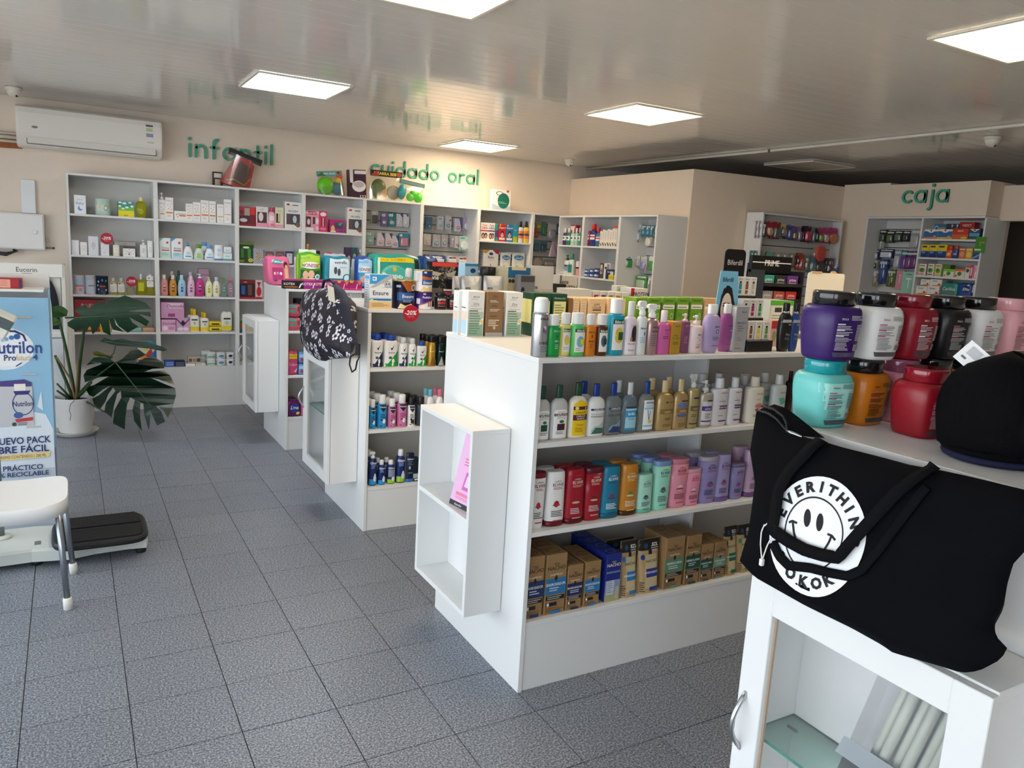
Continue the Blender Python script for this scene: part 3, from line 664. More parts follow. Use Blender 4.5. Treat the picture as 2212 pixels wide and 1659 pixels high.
def b_bag(t, w, h, k):
    """soft plastic pack: pillowy box"""
    d = k.get('d', w*.45); m = P(k.get('body', 'ffffff'), k.get('rough', .32), bump=.25, bscale=18); rnd = random.Random(k.get('seed', 3))
    ph = [rnd.uniform(0, 6) for _ in range(6)]; tl = k.get('lean', 0)
    def pt(x, y, z):   # -1..1 cube to soft pack
        n = 6; r = (abs(x)**n+abs(y)**n+abs(z)**n)**(1/n)/max(abs(x), abs(y), abs(z), 1e-6); s = 1/r if r > 0 else 1
        wob = .012*math.sin(3*z+ph[0]+4*y)*w+.008*math.sin(5*x+ph[1])*w
        zz = (z*s+1)/2*h
        return (x*s*w/2+wob*(1-abs(z)**4)*.5+tl*zz, y*s*d/2+.01*math.sin(4*x+ph[2]+3*z)*d, max(0, zz+(.02*h*math.sin(5*x+ph[3]) if z > .7 else 0)))
    q = MB(); N = 8
    g = lambda f, fl: q.grid(f, N, N, m, True, fl)
    g(lambda u, v: pt(2*u-1, -1, 2*v-1), False); g(lambda u, v: pt(2*u-1, 1, 2*v-1), True); g(lambda u, v: pt(-1, 2*u-1, 2*v-1), True); g(lambda u, v: pt(1, 2*u-1, 2*v-1), False)
    g(lambda u, v: pt(2*u-1, 2*v-1, 1), False); g(lambda u, v: pt(2*u-1, 2*v-1, -1), True); q.build('pack', t)
    if k.get('art'):
        q = MB(); art(q, k['art'], lambda u, v, e: (lambda P3: (P3[0], P3[1]-e-.0015, P3[2]))(pt(2*u-1, -1, 2*v-1)), w, h, True, .001); q.build('print', t)
    if k.get('side'):
        q = MB(); art(q, k['side'], lambda u, v, e: (lambda P3: (P3[0]-e-.0015, P3[1], P3[2]))(pt(-1, 1-2*u, 2*v-1)), d, h, True, .001); q.build('side_print', t)
    if k.get('crest'):
        q = MB(); q.grid(lambda u, v: ((u-.5)*w*.75+tl*h, .004*math.sin(9*u), h-.008+v*h*.1+.01*h*math.sin(17*u)), 10, 1, P(k['crest'], .3)); q.grid(lambda u, v: ((u-.5)*w*.75+tl*h, .002+.004*math.sin(9*u), h-.008+v*h*.1+.01*h*math.sin(17*u)), 10, 1, P(k['crest'], .3), flip=True); q.build('seal', t)
    return d
def rrect(w, h, r, n=4, z0=0):
    r = min(r, w*.49, h*.49); pts = []
    for cx, cz, a in ((w/2-r, z0+r, -90), (w/2-r, z0+h-r, 0), (-w/2+r, z0+h-r, 90), (-w/2+r, z0+r, 180)):
        pts += [(cx+r*math.cos(math.radians(a+90*i/n)), cz+r*math.sin(math.radians(a+90*i/n))) for i in range(n+1)]
    return pts
def b_blis(t, w, h, k):
    """carded blister: thin card, clear bubble, the article inside"""
    d = k.get('d', .022); q = MB(); q.prism(rrect(w, h, k.get('rad', w*.14)), -.0008, .0008, PR(k.get('body', 'dddddd'))); q.build('card', t)
    sh = k.get('it', 'pac'); ic = k.get('ic', 'e8a0b8'); iz = k.get('iz', .3)
    q = MB()
    if sh == 'pac':
        q.lathe([(.9, 0), (1, .004), (.8, .007)], P(ic, .35), w*.3, w*.24, 2, 14, c=(0, 0, 0)); q.lathe([(.34, .006), (.4, .014), (.1, .019)], P(k.get('ic2', 'f2ead8'), .35), w*.3, w*.3, 2, 10)
        q.v = [(x, -z-.001, iz*h+y) for x, y, z in q.v]
    elif sh == 'stick': q.tube([(0, -.008, h*.06), (0, -.010, h*.4), (0, -.009, h*.8)], [w*.09, w*.07, w*.12], P(ic, .3), 8); q.box(-w*.18, -.016, h*.62, w*.18, -.003, h*.82, P(k.get('ic2', 'eeeeee'), .4), .002)
    elif sh == 'slab': q.box(-w*.36, -d, h*.06, w*.36, -.001, h*.66, P(ic, .4), .006)
    elif sh == 'round': q.lathe([(.6, 0), (1, .008), (1, d*.7), (.7, d)], P(ic, .5), w*.42, w*.42, 2, 16); q.v = [(x, -z-.001, iz*h+y) for x, y, z in q.v]
    elif sh == 'comb':
        q.box(-w*.3, -.012, h*.08, -w*.12, -.004, h*.75, P(ic, .35), .002)
        for i in range(7): q.box(-w*.12, -.01, h*(.1+.09*i), w*.28, -.006, h*(.13+.09*i), P(ic, .35))
    if q.v: q.build('article', t)
    if k.get('bub', 1):
        q = MB(); q.grid(lambda u, v: ((u-.5)*w*.86, -.002-d*1.15*(1-(2*u-1)**6)**.5*(1-(2*v-1)**6)**.5, h*(.04+.64*v)), 8, 8, clear('ffffff', .2, .12)); q.build('bubble', t)
    a = k.get('art')
    if a:
        q = MB(); art(q, a, lambda u, v, e: ((u-.5)*w, -.0008-e, v*h), w, h); q.build('print', t)
    return d
def b_card(t, w, h, k):
    d = .004; q = MB(); q.prism(rrect(w, h, k.get('rad', .004)), -.001, .001, PR(k.get('body', 'ffffff'))); q.build('card', t)
    if k.get('art'):
        q = MB(); art(q, k['art'], lambda u, v, e: ((u-.5)*w, -.001-e, v*h), w, h); q.build('print', t)
    return d
KB = dict(box=b_box, bot=b_bot, pouch=b_pouch, bag=b_bag, blis=b_blis, card=b_card)
NAMES = dict(box='carton', bot='bottle', pouch='pouch', bag='pack', blis='blister_pack', card='card')
TF = dict(A=(140, 400, 5.821), B=(0, 560, 3.95), C=(500, 400, 7.373), D=(780, 400, 5.821), E=(480, 300, 4.608), F=(500, 540, 4.608), G=(600, 820, 4.608),
          H=(900, 380, 4.608), I=(960, 560, 4.608), J=(1320, 540, 4.608), K=(1120, 780, 3.687), L=(1100, 1100, 3.95), M=(1140, 440, 6.144), N=(1580, 440, 7.9), O=(1860, 380, 6.284), Q=(1680, 580, 4.158), R=(1580, 860, 3.5), Z=(0, 0, 1))
def put(row, kind, xl, xr, yt, label, cat, grp=None, name=None, dy=0, hgt=None, zb=None, yb=None, **k):
    """stand a product on a shelf row: row = (crop, shelf z, 'Y'|'X', front coordinate)"""
    if grp and grp.endswith('ss') and not grp.endswith('lass'): grp = grp[:-1]
    x0, y0, s = TF[row[0]]; pl, pr, pt = x0+xl/s, x0+xr/s, y0+yt/s; z = row[1] if zb is None else zb; F = row[3]+dy
    dep = k.get('d'); ql, qr = pl, pr; h = None
    for _ in range(4):
        off = 0
        if h and row[0] in 'FGHIJKL' and kind != 'blis':   # upright edges lean in the photo: take the lean off the measured width
            pt3 = (c, F+off, z) if row[2] == 'Y' else (F+off, c, z); v0 = Vector(pt3)-CAM; v1 = v0+Vector((0, 0, h*.75))
            ln = FPX*(v1.dot(RGT)/v1.dot(FWD)-v0.dot(RGT)/v0.dot(FWD)); ln = max(-.17*(qr-ql), min(.17*(qr-ql), ln)); pl, pr = ql-min(0, ln), qr-max(0, ln)
        if kind == 'bot' and dep: off = dep/2
        if row[2] == 'Y':
            a, b = solx(pl, F+off, z), solx(pr, F+off, z); w = b-a; c = (a+b)/2
            if yb is not None: z = solz(y0+yb/s, c, F+off)
            h = solz(pt, c, F+off)-z
        else:
            a, b = soly(pl, F+off, z), soly(pr, F+off, z); w = a-b; c = (a+b)/2
            if yb is not None: z = solz(y0+yb/s, F+off, c)
            h = solz(pt, F+off, c)-z
        if kind == 'bot': dep = w*k.get('rat', .62)
        elif kind in ('box', 'bag', 'pouch'): dep = k.get('d') or w*{'box': .5, 'bag': .45, 'pouch': .42}[kind]
        else: dep = 0
    if hgt: h = hgt
    loc = (c, F+dep/2, z) if row[2] == 'Y' else (F+dep/2, c, z)
    t = thing(name or NAMES[kind], label, cat, loc, 0 if row[2] == 'Y' else -PI/2, grp)
    if dep and kind != 'bot': k['d'] = dep
    KB[kind](t, w, h, k); t['_w'] = w; t['_d'] = dep; t['_h'] = h
    if k.get('rz'): t.rotation_euler.z += k['rz']
    return t
def behind(t, n, label=None, grp=None, gap=.004, sgn=1, row='Y', dx=0):
    out = []
    for i in range(1, n+1):
        d = (dx*i, (t['_d']+gap)*i, 0) if row == 'Y' else ((t['_d']+gap)*i, dx*i, 0)
        w = ', %s in its file' % ('second', 'third', 'fourth')[i-1]; lb = label or (t['label']+w if len((t['label']+w).split()) <= 16 else t['label'])
        out.append(again(t, d, lb, grp))
    return out
def peg(unit, t, y_wall, axis='Y', ln=None):
    """wire hook from the slatwall through a hanging pack"""
    l = t.location; z = l.z+t['_h']*.93; q = MB(); m = P('d8d4cc', .3, .6)
    if axis == 'Y': q.tube([(l.x, y_wall, z+.004), (l.x, l.y-.02, z), (l.x, l.y-.026, z+.012)], .0018, m, 6)
    else: q.tube([(y_wall, l.y, z+.004), (l.x-.02, l.y, z), (l.x-.026, l.y, z+.012)], .0018, m, 6)
    q.build('hook', unit)
def hang(unit, row, wall, kind, xl, xr, yt, yb, label, cat='blister pack', grp=None, n=0, **k):
    if len(label.split()) < 5: label += {SU[2].name: ' on the side slatwall', SW.name: ' on the partition slatwall', NI.name: ' in the till niche'}.get(unit.name, ' on the back slatwall')
    n = min(n, 1); grp = label if n else None
    t = put(row, kind, xl, xr, yt, label, cat, grp, yb=yb, **k); peg(unit, t, wall, row[2]); g = k.get('d', .022)*1.2+.006
    for i in range(1, n+1):
        w = label+', second on its hook'; again(t, (0, g*i, 0) if row[2] == 'Y' else (g*i, 0, 0), w if len(w.split()) <= 16 else label, grp)
    return t
# ================================================================ back wall products
r = ('A', Z1s, 'Y', YS+.03)
put(r, 'box', 122, 270, 125, 'white baby cologne carton with a blue moon print', 'carton', body='f3f4f6', art='t .5 .78 .09 9aa8c8 Suave;T .5 .58 .15 9db2dc Baby;e .5 .3 .2 .13 6f9fd6;e .6 .36 .16 .1 f3f4f6', d=.06)
put(r, 'bot', 382, 583, 172, 'pale green pastel drum with gold star print', 'drum', prof='can', rat=1, body='bcd2c4', cap='cfdccf', n=28, art='r .1 .3 .9 .62 cfdcd6;e .3 .5 .1 .14 d8c48a;e .66 .45 .13 .18 7fb8b0;e .66 .45 .08 .1 eef2ea;e .85 .55 .08 .12 d8c48a', name='drum')
put(r, 'box', 675, 872, 205, 'teal, green and yellow carton with white clouds', 'carton', body='3f9f8f', d=.09, art='r 0 .38 1 .62 7cbf52;r 0 0 1 .4 f0e024;e .12 .92 .12 .05 fff;e .4 .87 .13 .07 fff;e .75 .93 .11 .05 fff;e .1 .68 .1 .06 fff;e .55 .62 .12 .06 fff;e .88 .7 .1 .07 fff;e .3 .52 .1 .05 fff;t .5 .1 .08 4a4a20 BABY')
put(r, 'bot', 893, 1030, 150, 'yellow knobbly baby shampoo bottle with pale cap', 'bottle', prof='oval', body='d8d820', glass=1, cap='efe48a', cr=.3, art='e .5 .3 .2 .12 b9bb18;t .5 .3 .05 5d6010 BABY')
A1 = 't .5 .86 .055 555 Aveeno;e .3 .66 .05 .03 e07a50;e .6 .6 .05 .03 c9a070;e .42 .5 .05 .03 e07a50;e .72 .72 .04 .025 d05a30;e .75 .46 .05 .03 e07a50;e .25 .45 .04 .025 d8a080;r .1 .28 .9 .35 e2814a;l .2 .2 .8 3 .04 c9c4be'
wc = 'white lotion carton with an orange band and dotted print on the top shelf'
put(r, 'bot', 1175, 1270, 95, 'white pump lotion bottle with an orange dotted label', 'bottle', prof='cyl', body='f5f3ef', cs='pump', cr=.36, art='t .5 .6 .04 555 Aveeno;e .4 .45 .05 .02 e07a50;e .62 .38 .05 .02 d08a60;e .5 .3 .06 .02 e07a50;r .25 .18 .78 .22 e2814a')
for i, (a, b, c) in enumerate(((1268, 1366, 155), (1525, 1612, 232), (1614, 1708, 215), (1712, 1812, 190), (1816, 1900, 203))): put(r, 'box', a, b, c, 'white lotion carton with an orange band and dots, %s from the pump bottle' % ('first', 'second', 'third', 'fourth', 'fifth')[i], 'carton', 'dotted lotion cartons on the top shelf', body='f4f2ee', art=A1, d=.05)
put(r, 'box', 1378, 1530, 325, 'low wide white lotion carton lying between taller dotted ones', 'carton', body='f4f2ee', d=.05, art='t .62 .72 .2 555 Aveeno;r .4 .42 .95 .58 e2814a;e .18 .6 .05 .09 e07a50;e .28 .35 .05 .09 d8a080')
put(r, 'box', 1914, 2000, 240, 'short white lotion carton with a pale orange band and no dots', 'carton', body='f4f2ee', d=.05, art='t .5 .86 .06 666 Aveeno;r .1 .3 .9 .36 f0b070;l .2 .2 .8 3 .05 d8d4cc')
put(r, 'box', 2003, 2096, 180, 'tall white lotion carton with one thin orange line at shelf end', 'carton', body='f4f2ee', d=.05, art='t .5 .86 .06 666 Aveeno;e .3 .7 .06 .03 cfcac2;r .1 .35 .9 .38 f0a060;l .2 .25 .8 4 .04 d8d4cc')
r = ('A', Z2s, 'Y', YS+.03)
put(r, 'box', 88, 183, 692, 'plain white carton at the end of the second shelf', 'carton', body='eeeef0', art='t .5 .12 .07 c8c8cc Baby', d=.05)
put(r, 'box', 197, 284, 715, 'small white carton with a pale crest', 'carton', body='f0efee', art='o .5 .5 .25 .2 .15 cfcabb;t .5 .5 .08 b8b3a4 eau', d=.05)
put(r, 'box', 300, 426, 642, 'large pale grey carton with a diamond crest', 'carton', body='e6e6ea', art='p d6d6dc .5,.75 .8,.5 .5,.25 .2,.5;t .5 .62 .05 a5a5ad LITTLE;t .5 .5 .06 a5a5ad eau', d=.07)
put(r, 'box', 456, 560, 722, 'white carton with a pale crest under the round discount sign', 'carton', body='eeeef2', art='o .5 .6 .25 .15 .15 cfcfd6;l .3 .3 .7 3 .08 cfcfd6', d=.05)
put(r, 'bot', 607, 690, 700, 'cream lotion bottle with a clear pump head', 'bottle', prof='cyl', body='efe8d4', cs='pump', cap='cfccc6', cr=.4, art='r .15 .2 .85 .55 f4efe2;t .5 .42 .05 8a857a baby')
t = put(r, 'box', 612, 905, 708, 'clear gift box with grey lining behind small bottles', 'gift box', name='gift_box', dy=.17, body='8d8a84', d=.07, art='r .05 .72 .95 .97 c9c7c4;t .5 .85 .1 777 baby;r .45 .12 .95 .68 6d6a64;r .08 .12 .4 .68 a5a29b')
put(r, 'box', 735, 887, 797, 'small white box sprinkled with black dots', 'carton', body='f4f2f0', d=.06, art='e .15 .8 .03 .04 444;e .3 .6 .03 .04 444;e .5 .85 .03 .04 444;e .7 .62 .03 .04 444;e .88 .8 .03 .04 444;e .2 .3 .03 .04 444;e .84 .34 .03 .04 444;e .5 .3 .07 .12 777;t .5 .55 .13 666 baby')
put(r, 'bot', 945, 1035, 690, 'round-shouldered white lotion bottle with pump', 'bottle', prof='cyl', body='f2f1ee', cs='pump', cr=.36, art='t .5 .5 .06 888 baby;l .3 .4 .7 4 .05 bbb')
put(r, 'bot', 1040, 1112, 700, 'slim plain white bottle at the shelf end', 'bottle', prof='elv', body='f4f3f0', cs='flip', cr=1, art='t .5 .6 .05 aaa baby;l .3 .5 .7 4 .06 ccc')
PB = 'r .1 .02 .9 .3 bfe0d6;t .5 .52 .13 2f6f9f dove;r .18 .36 .85 .42 c8553a;e .7 .78 .1 .06 c03a48;l .2 .25 .8 3 .05 7fb8b0'
put(r, 'pouch', 1195, 1337, 665, 'white and mint refill pouch with a red dot', 'pouch', body='edf3f0', art=PB+';p 7cc4b4 0,1 .35,1 0,.8')
put(r, 'pouch', 1345, 1487, 670, 'white refill pouch with a pale blue spout corner', 'pouch', body='f0f2f2', art=PB.replace('bfe0d6', 'b8dcec')+';p 3f9fd0 0,1 .4,1 0,.82')
put(r, 'bot', 1485, 1612, 720, 'pear-shaped white bottle with a blue pump', 'bottle', prof='pear', body='f4f5f6', cs='pump', cap='2f8fd0', cr=.3, art='e .5 .32 .25 .14 cfe6f4;t .5 .36 .06 2f6fb0 dove;r .2 .13 .8 .2 3f9fc8')
put(r, 'bot', 1622, 1747, 745, 'pear-shaped frosted bottle with a green cap', 'bottle', prof='pear', body='d5e2d2', cap='5f9a30', cs='flip', cr=.55, art='e .5 .32 .25 .14 b4d890;t .5 .34 .06 3f7f30 dove;r .25 .12 .75 .2 8cc860')
t = put(r, 'bot', 1757, 1882, 752, 'pear-shaped white bottle with a light blue cap', 'bottle', 'white pear bottles with blue caps', prof='pear', body='f4f5f6', cap='5fa4dc', cs='flip', cr=.55, art='e .5 .34 .25 .14 d4e8f4;t .5 .38 .06 2f6fb0 dove;r .15 .13 .85 .2 3f9fc8')
again(t, (-.03, .1, .02), None)
put(r, 'bot', 1877, 1987, 752, 'white upside-down tube bottle standing on a blue cap', 'bottle', prof='elvc', body='f4f4f4', cap='3f86c8', art='e .5 .65 .25 .14 cfe2f0;t .5 .68 .06 2f6fb0 dove;l .3 .45 .7 4 .05 9cc')
put(r, 'box', 1992, 2102, 852, 'low white soap box with teal print at shelf end', 'carton', body='eef2f0', d=.06, art='t .5 .6 .2 2f6fb0 dove;r 0 0 1 .25 5fb0a8')
put(r, 'box', 2000, 2094, 777, 'white soap box with blue lettering stacked on the teal one', 'carton', zb=Z2s+.0625, body='f0f3f3', d=.055, art='t .5 .55 .2 2f6fb0 dove;r 0 0 1 .3 bcdde0')
r = ('A', Z3s, 'Y', YS+.03)
put(r, 'bot', 118, 252, 1132, 'silver drum with a pink and blue print', 'drum', prof='can', rat=1, body='c4c8d4', cap='d5d6da', n=28, art='r .05 .05 .95 .45 e2b8c0;r .05 .5 .95 .8 a8c4dc;r .1 .4 .9 .5 d87a80;e .6 .25 .15 .1 8fa4b0', name='drum')
put(r, 'bot', 260, 385, 1132, 'silver drum with a plain pale blue print', 'drum', prof='can', rat=1, body='c9cedd', cap='d9dade', n=28, art='r .05 .1 .95 .75 cdd6e4;r .3 .42 .95 .5 8f9aa8', name='drum')
put(r, 'bot', 392, 553, 1140, 'navy drum with coloured bubbles and an orange word', 'drum', prof='can', rat=1, body='182440', cap='26304a', n=28, art='e .2 .7 .06 .05 bfe0f4;e .5 .78 .08 .06 3f8fa0;e .8 .75 .07 .06 6fa04a;e .2 .28 .06 .05 e8eef4;e .45 .2 .06 .05 2f6fb0;e .8 .25 .06 .05 d8d8b0;r .3 .42 .75 .48 e2664a;e .15 .5 .05 .04 fff', name='drum')
for i, (a, b) in enumerate(((565, 662), (664, 760))):
    put(r, 'bot', a, b, 1165, 'short clear bottle of yellow cologne with a white tag, beside the %s' % ('navy drum' if i == 0 else 'squat bottle'), 'bottle', 'yellow cologne bottles with white tags', prof='jar', body='e4dc78', glass=1, cap='d8d8d4', cr=.4, rat=.7, art='r .03 .16 .97 .76 f2efea;e .3 .66 .1 .04 b03040;l .2 .45 .8 4 .07 d0ccc6')
put(r, 'bot', 778, 870, 1255, 'small squat clear bottle below the lower discount sign', 'bottle', prof='jar', body='d6cfa4', glass=1, cap='d8d4c8', cr=.5, rat=.8)
put(r, 'bot', 900, 1020, 1118, 'large yellow cologne bottle with a clear cap', 'bottle', prof='cyl', body='d4d030', glass=1, cap='e2e0d4', cr=.3, rat=.5, art='t .5 .45 .05 f4f0c0 baby;r .2 .2 .8 .6 cfcb2c')
put(r, 'bot', 1027, 1125, 1120, 'yellow cologne bottle with a hanging white tag at the shelf end', 'bottle', prof='cyl', body='e0d84c', glass=1, cap='e8e8e4', cr=.35, rat=.6, art='r .05 .4 .95 .92 f2efec;e .35 .82 .1 .03 b03040;l .25 .68 .8 4 .05 c9c5c0')
def drop(c2, word='baby'): return 'p %s .5,.62 .66,.42 .66,.2 .34,.2 .34,.42;t .5 .34 .05 ffffff %s;r .4 .45 .6 .5 ffffff' % (c2, word)
for a, b, c, body, cap, c2, lab, kw in (
    (1205, 1300, 1125, 'd8908a', 'e4e0dc', 'b04a50', 'dusty pink baby shampoo bottle with clear cap', {}),
    (1312, 1412, 1132, 'c88a28', 'e8e4da', '8a4a18', 'amber baby shampoo bottle with clear cap', {}),
    (1422, 1522, 1128, 'a9d2ee', 'bfe0f4', '2f6fb0', 'light blue baby shampoo bottle', dict(cs='flip')),
    (1540, 1636, 1138, 'f0bcd4', 'f4d8e4', '8f5fa8', 'pale pink baby shampoo bottle', dict(cs='flip')),
    (1645, 1750, 1115, 'c83488', 'f0e8ec', '8a2060', 'magenta baby lotion bottle with white pump', dict(cs='pump')),
    (1765, 1857, 1158, 'eef0b8', 'd8d8cc', 'b8c040', 'pale yellow baby wash bottle with pump', dict(cs='pump')),
    (1860, 1950, 1156, 'f3efd8', 'c8cfe4', 'b8b060', 'cream baby lotion bottle with a lilac top', dict(cs='flip')),
    (1966, 2038, 1165, 'b8c8b8', '5fa040', '2f8f70', 'clear spray bottle with green trigger', dict(cs='spray', glass=1)),
    (2048, 2118, 1180, 'e4d0dc', 'd86088', 'c06090', 'clear spray bottle with pink trigger', dict(cs='spray', glass=1))):
    put(r, 'bot', a, b, c, lab, 'bottle', prof='baby', body=body, cap=cap, art=drop(c2), **kw)
put(r, 'bot', 1300, 1395, 1080, 'dark amber bottle standing behind the amber shampoo', 'bottle', prof='baby', body='7a4a18', cap='cfc8bc', dy=.09)
put(r, 'bot', 1398, 1470, 1072, 'dark green bottle behind the blue shampoo', 'bottle', prof='baby', body='1f5a50', cap='24453f', dy=.12)
put(r, 'bot', 1532, 1632, 1092, 'lilac bottle behind the pale pink shampoo', 'bottle', prof='baby', body='cdb4dc', cap='d6c4e4', dy=.09)
put(r, 'box', 1682, 1815, 1050, 'mauve carton standing at the back behind the magenta pump bottle', 'carton', dy=.14, body='c4a0b8', art='i .5 .78 .1 6a4060 Estrella;r .1 .1 .9 .5 d4b4c8', d=.06)
def discount(label, pos, r=.045, rz=0):
    t = thing('discount_sign', label, 'sign', pos, rz); q = MB()
    q.lathe([(r, 0), (r, .002)], P('b81c34', .4), 1, 1, 2, 32); q.v = [(x, z, y) for x, y, z in q.v]; q.f = [f[::-1] for f in q.f]; q.build('disc', t)
    q = MB(); art(q, 'B .48 .55 .27 fff -20%;t .5 .3 .07 f0c0c8 EFECTIVO', lambda u, v, e: ((u-.5)*2*r, -e-.0002, (v-.5)*2*r), 2*r, 2*r); q.build('lettering', t)
p = onY(140+528/5.821, 400+672/5.821, YS+.018); discount('round red discount sign above the second shelf of white cartons', p, .048)
p = onY(140+840/5.821, 400+1212/5.821, YS+.018); discount('round red discount sign among the yellow cologne bottles', p, .044)
# lower shelves behind the plant
r = ('B', Z4s, 'Y', YS+.04)
put(r, 'box', 645, 905, 345, 'large dark red gift box behind the monstera leaf', 'gift box', name='gift_box', body='a03038', d=.1, art='T .45 .82 .12 d8a8a0 BABY;e .5 .4 .35 .25 8a2630;r .05 .06 .95 .16 e0b050')
put(r, 'bot', 790, 850, 430, 'red and white toy bottle behind the monstera leaf', 'bottle', prof='baby', body='c83a34', cap='3f9f5a', dy=-.01, art='r .1 .2 .9 .45 f0efe8')
put(r, 'box', 855, 945, 470, 'yellow and purple toy carton behind the monstera leaf', 'carton', body='e8c020', d=.05, dy=-.02, art='p 7a2f7f .5,.9 .95,.5 .6,.1')
put(r, 'box', 955, 1050, 520, 'white carton half hidden by the monstera leaf', 'carton', body='f0f0ee', d=.05, dy=-.02)
put(r, 'bag', 1110, 1210, 585, 'small teal soap pack lying on the fourth shelf', 'pack', body='8fc8c0', d=.08)
put(r, 'bag', 1214, 1330, 585, 'tan biscuit soap pack lying on the fourth shelf', 'pack', body='d0a47c', d=.08, seed=5)
PD = 'r .28 .62 .95 .95 f0d4e6;B .62 .78 .2 a04a8c Doncella;r .3 .1 .6 .3 a04a8c;e .16 .55 .14 .25 d8a4c8'
t1 = put(r, 'box', 1378, 1500, 515, 'pink pad carton under the large pink pad carton', 'carton', body='e6b4d4', d=.09, art='B .55 .68 .2 a04a8c Doncella;e .25 .3 .2 .18 f4e0ee;r .5 .15 .9 .4 d490bc')
put(r, 'box', 1505, 1620, 500, 'mauve pad carton with a dark pointed crest', 'carton', body='cda8c8', d=.09, art='p 8f2460 0,1 .5,.5 1,1 1,.88 .5,.36 0,.88;p 28204a .3,.6 .5,.85 .7,.6 .5,.45;e .3 .2 .2 .12 ece0ee;e .7 .2 .2 .12 ece0ee')
put(r, 'box', 1375, 1572, 368, 'large pink pad carton lying across two smaller cartons', 'carton', body='dca0c8', d=.1, zb=Z4s+t1['_h']+.012, art=PD)
for a, b, c, l in ((1615, 1702, 425, 'tall white bottle with a yellow cap and yellow base'), (1710, 1782, 455, 'shorter white bottle with a yellow cap and yellow base')):
    t = put(r, 'bot', a, b, c, l, 'bottle', l+'s', prof='slim', body='f2efe4', cap='f0c818', cs='scr', cr=.36, art='r .02 .03 .98 .22 f2d018;r .2 .5 .8 .56 333;e .5 .38 .12 .07 b8c4a0'); behind(t, 1, dx=-.012)
t = put(r, 'bag', 1785, 1893, 575, 'yellow wet wipe pack in a stack of two', 'pack', 'stacked yellow wipe packs', body='ead020', d=.1, art='r .2 .3 .8 .62 4a4a30')
again(t, (0, 0, t['_h']+.002))
put(r, 'bag', 1890, 1982, 450, 'white and yellow wipe pack standing at the shelf end', 'pack', body='eceae0', d=.07, art='r .02 .05 .98 .3 ecd428;r .2 .62 .85 .7 3a3a34;e .5 .45 .2 .1 c8d0b0')
r = ('B', .37, 'Y', YS+.05)
put(r, 'box', 1180, 1340, 700, 'large colourful toy box behind the hanging monstera leaf', 'toy box', name='toy_box', body='e8e4dc', d=.06, art='r 0 .8 1 1 3f9fb0;r 0 .0 1 .18 2fa0a0;p e8d838 0,.8 .35,.98 .6,.6;p d04a38 .3,.4 .7,.75 .9,.35;p 3f7fd0 .5,.3 .95,.7 1,.2;r .02 .12 .3 .3 c03030;p f0a040 .1,.35 .4,.55 .5,.2')
put(r, 'box', 1405, 1488, 868, 'blue soap box with pale stripes on the base shelf', 'carton', body='2f5fb4', d=.08, art='r .15 .6 .9 .75 b8d0f0;r .15 .25 .9 .4 b8d0f0')
put(r, 'box', 1488, 1580, 868, 'navy soap box with pale stripes on the base shelf', 'carton', body='1c2440', d=.08, art='r .15 .6 .9 .72 8f9ab8;r .15 .35 .9 .42 8f9ab8;r .15 .15 .9 .22 8f9ab8')
put(r, 'box', 1584, 1666, 890, 'flat white box beside the navy soap box', 'carton', body='eeece8', d=.08)
t = put(r, 'box', 1670, 1755, 888, 'flat grey-white box beside the cream tubs', 'carton', body='dcdad6', d=.08, art='r .1 .4 .6 .6 b0aaa4')
put(r, 'box', 1606, 1716, 835, 'small brown patterned box lying on two flat boxes', 'carton', zb=.37+t['_h']+.003, body='cfc4b4', d=.06, art='r .05 .2 .3 .8 7a5a48;r .35 .2 .6 .8 a88a70;r .65 .2 .95 .8 5a4a44')
for a, b, lab, art_ in ((1762, 1838, 'white cream tub with a green band', 'r .05 .2 .95 .45 7cc4a0;r .1 .5 .9 .68 e8ece8;t .5 .58 .12 3f8f70 Cream'), (1846, 1922, 'white cream tub with a blue oval logo', 'e .5 .45 .3 .2 2f78b8;r .3 .4 .7 .46 e8f0f8;e .7 .12 .2 .06 8fc070'), (1930, 1994, 'white cream tub with a navy logo', 'e .5 .5 .28 .2 2a3050;r .2 .12 .8 .2 c8c8cc')):
    t = put(r, 'bot', a, b, 848, lab+' in a stack of two', 'tub', lab+'s', name='cream_tub', prof='tub', rat=1, body='eeeeec', cap='f4f4f2', cs='flip', cr=1.06, art=art_)
    again(t, (0, 0, t['_h']+.001))
    if a == 1762: again(t, (-.035, .1, 0)); again(t, (-.035, .1, t['_h']+.001))
# third and fourth units
r = ('C', 1.662, 'Y', YS+.03)
put(r, 'box', 108, 385, 345, 'red and black gift set with two red bottles at unit edge', 'gift box', name='gift_box', body='7a1828', d=.07, art='r .05 .55 .35 1 b83040;r .68 .6 .98 1 d03030;e .2 .7 .12 .12 5a3040;r .36 .55 .66 .95 a89888;p 3a3038 .1,.5 .6,.55 .7,.2 .1,.15;e .3 .3 .22 .1 d8c8c8;r .02 .02 .98 .1 9a2030')
put(r, 'box', 392, 582, 345, 'white gift set box with a dark window and pink base', 'gift box', name='gift_box', body='e4dcd8', d=.06, art='r .1 .2 .9 .74 4a3a3c;e .4 .5 .2 .22 e8d8d8;r 0 0 1 .2 e89ab0;t .5 .88 .08 b06a80 kids')
put(r, 'bot', 580, 700, 358, 'pink cologne bottle with a metallic pink cap between gift sets', 'bottle', prof='baby', body='f0b8c8', cap='d8406c', cmetal=.5, cr=.55, dy=-.015, art='r .25 .35 .75 .6 f8e8ec;r .2 .05 .8 .2 e87a9c')
put(r, 'box', 697, 830, 355, 'ivory gift set box with gold print and pink base', 'gift box', name='gift_box', body='e4dcc0', d=.06, art='t .5 .85 .08 d89878 magic;r .1 .25 .55 .7 3f3028;r .35 .3 .5 .7 e8e0c0;r 0 0 1 .17 e8a4b4')
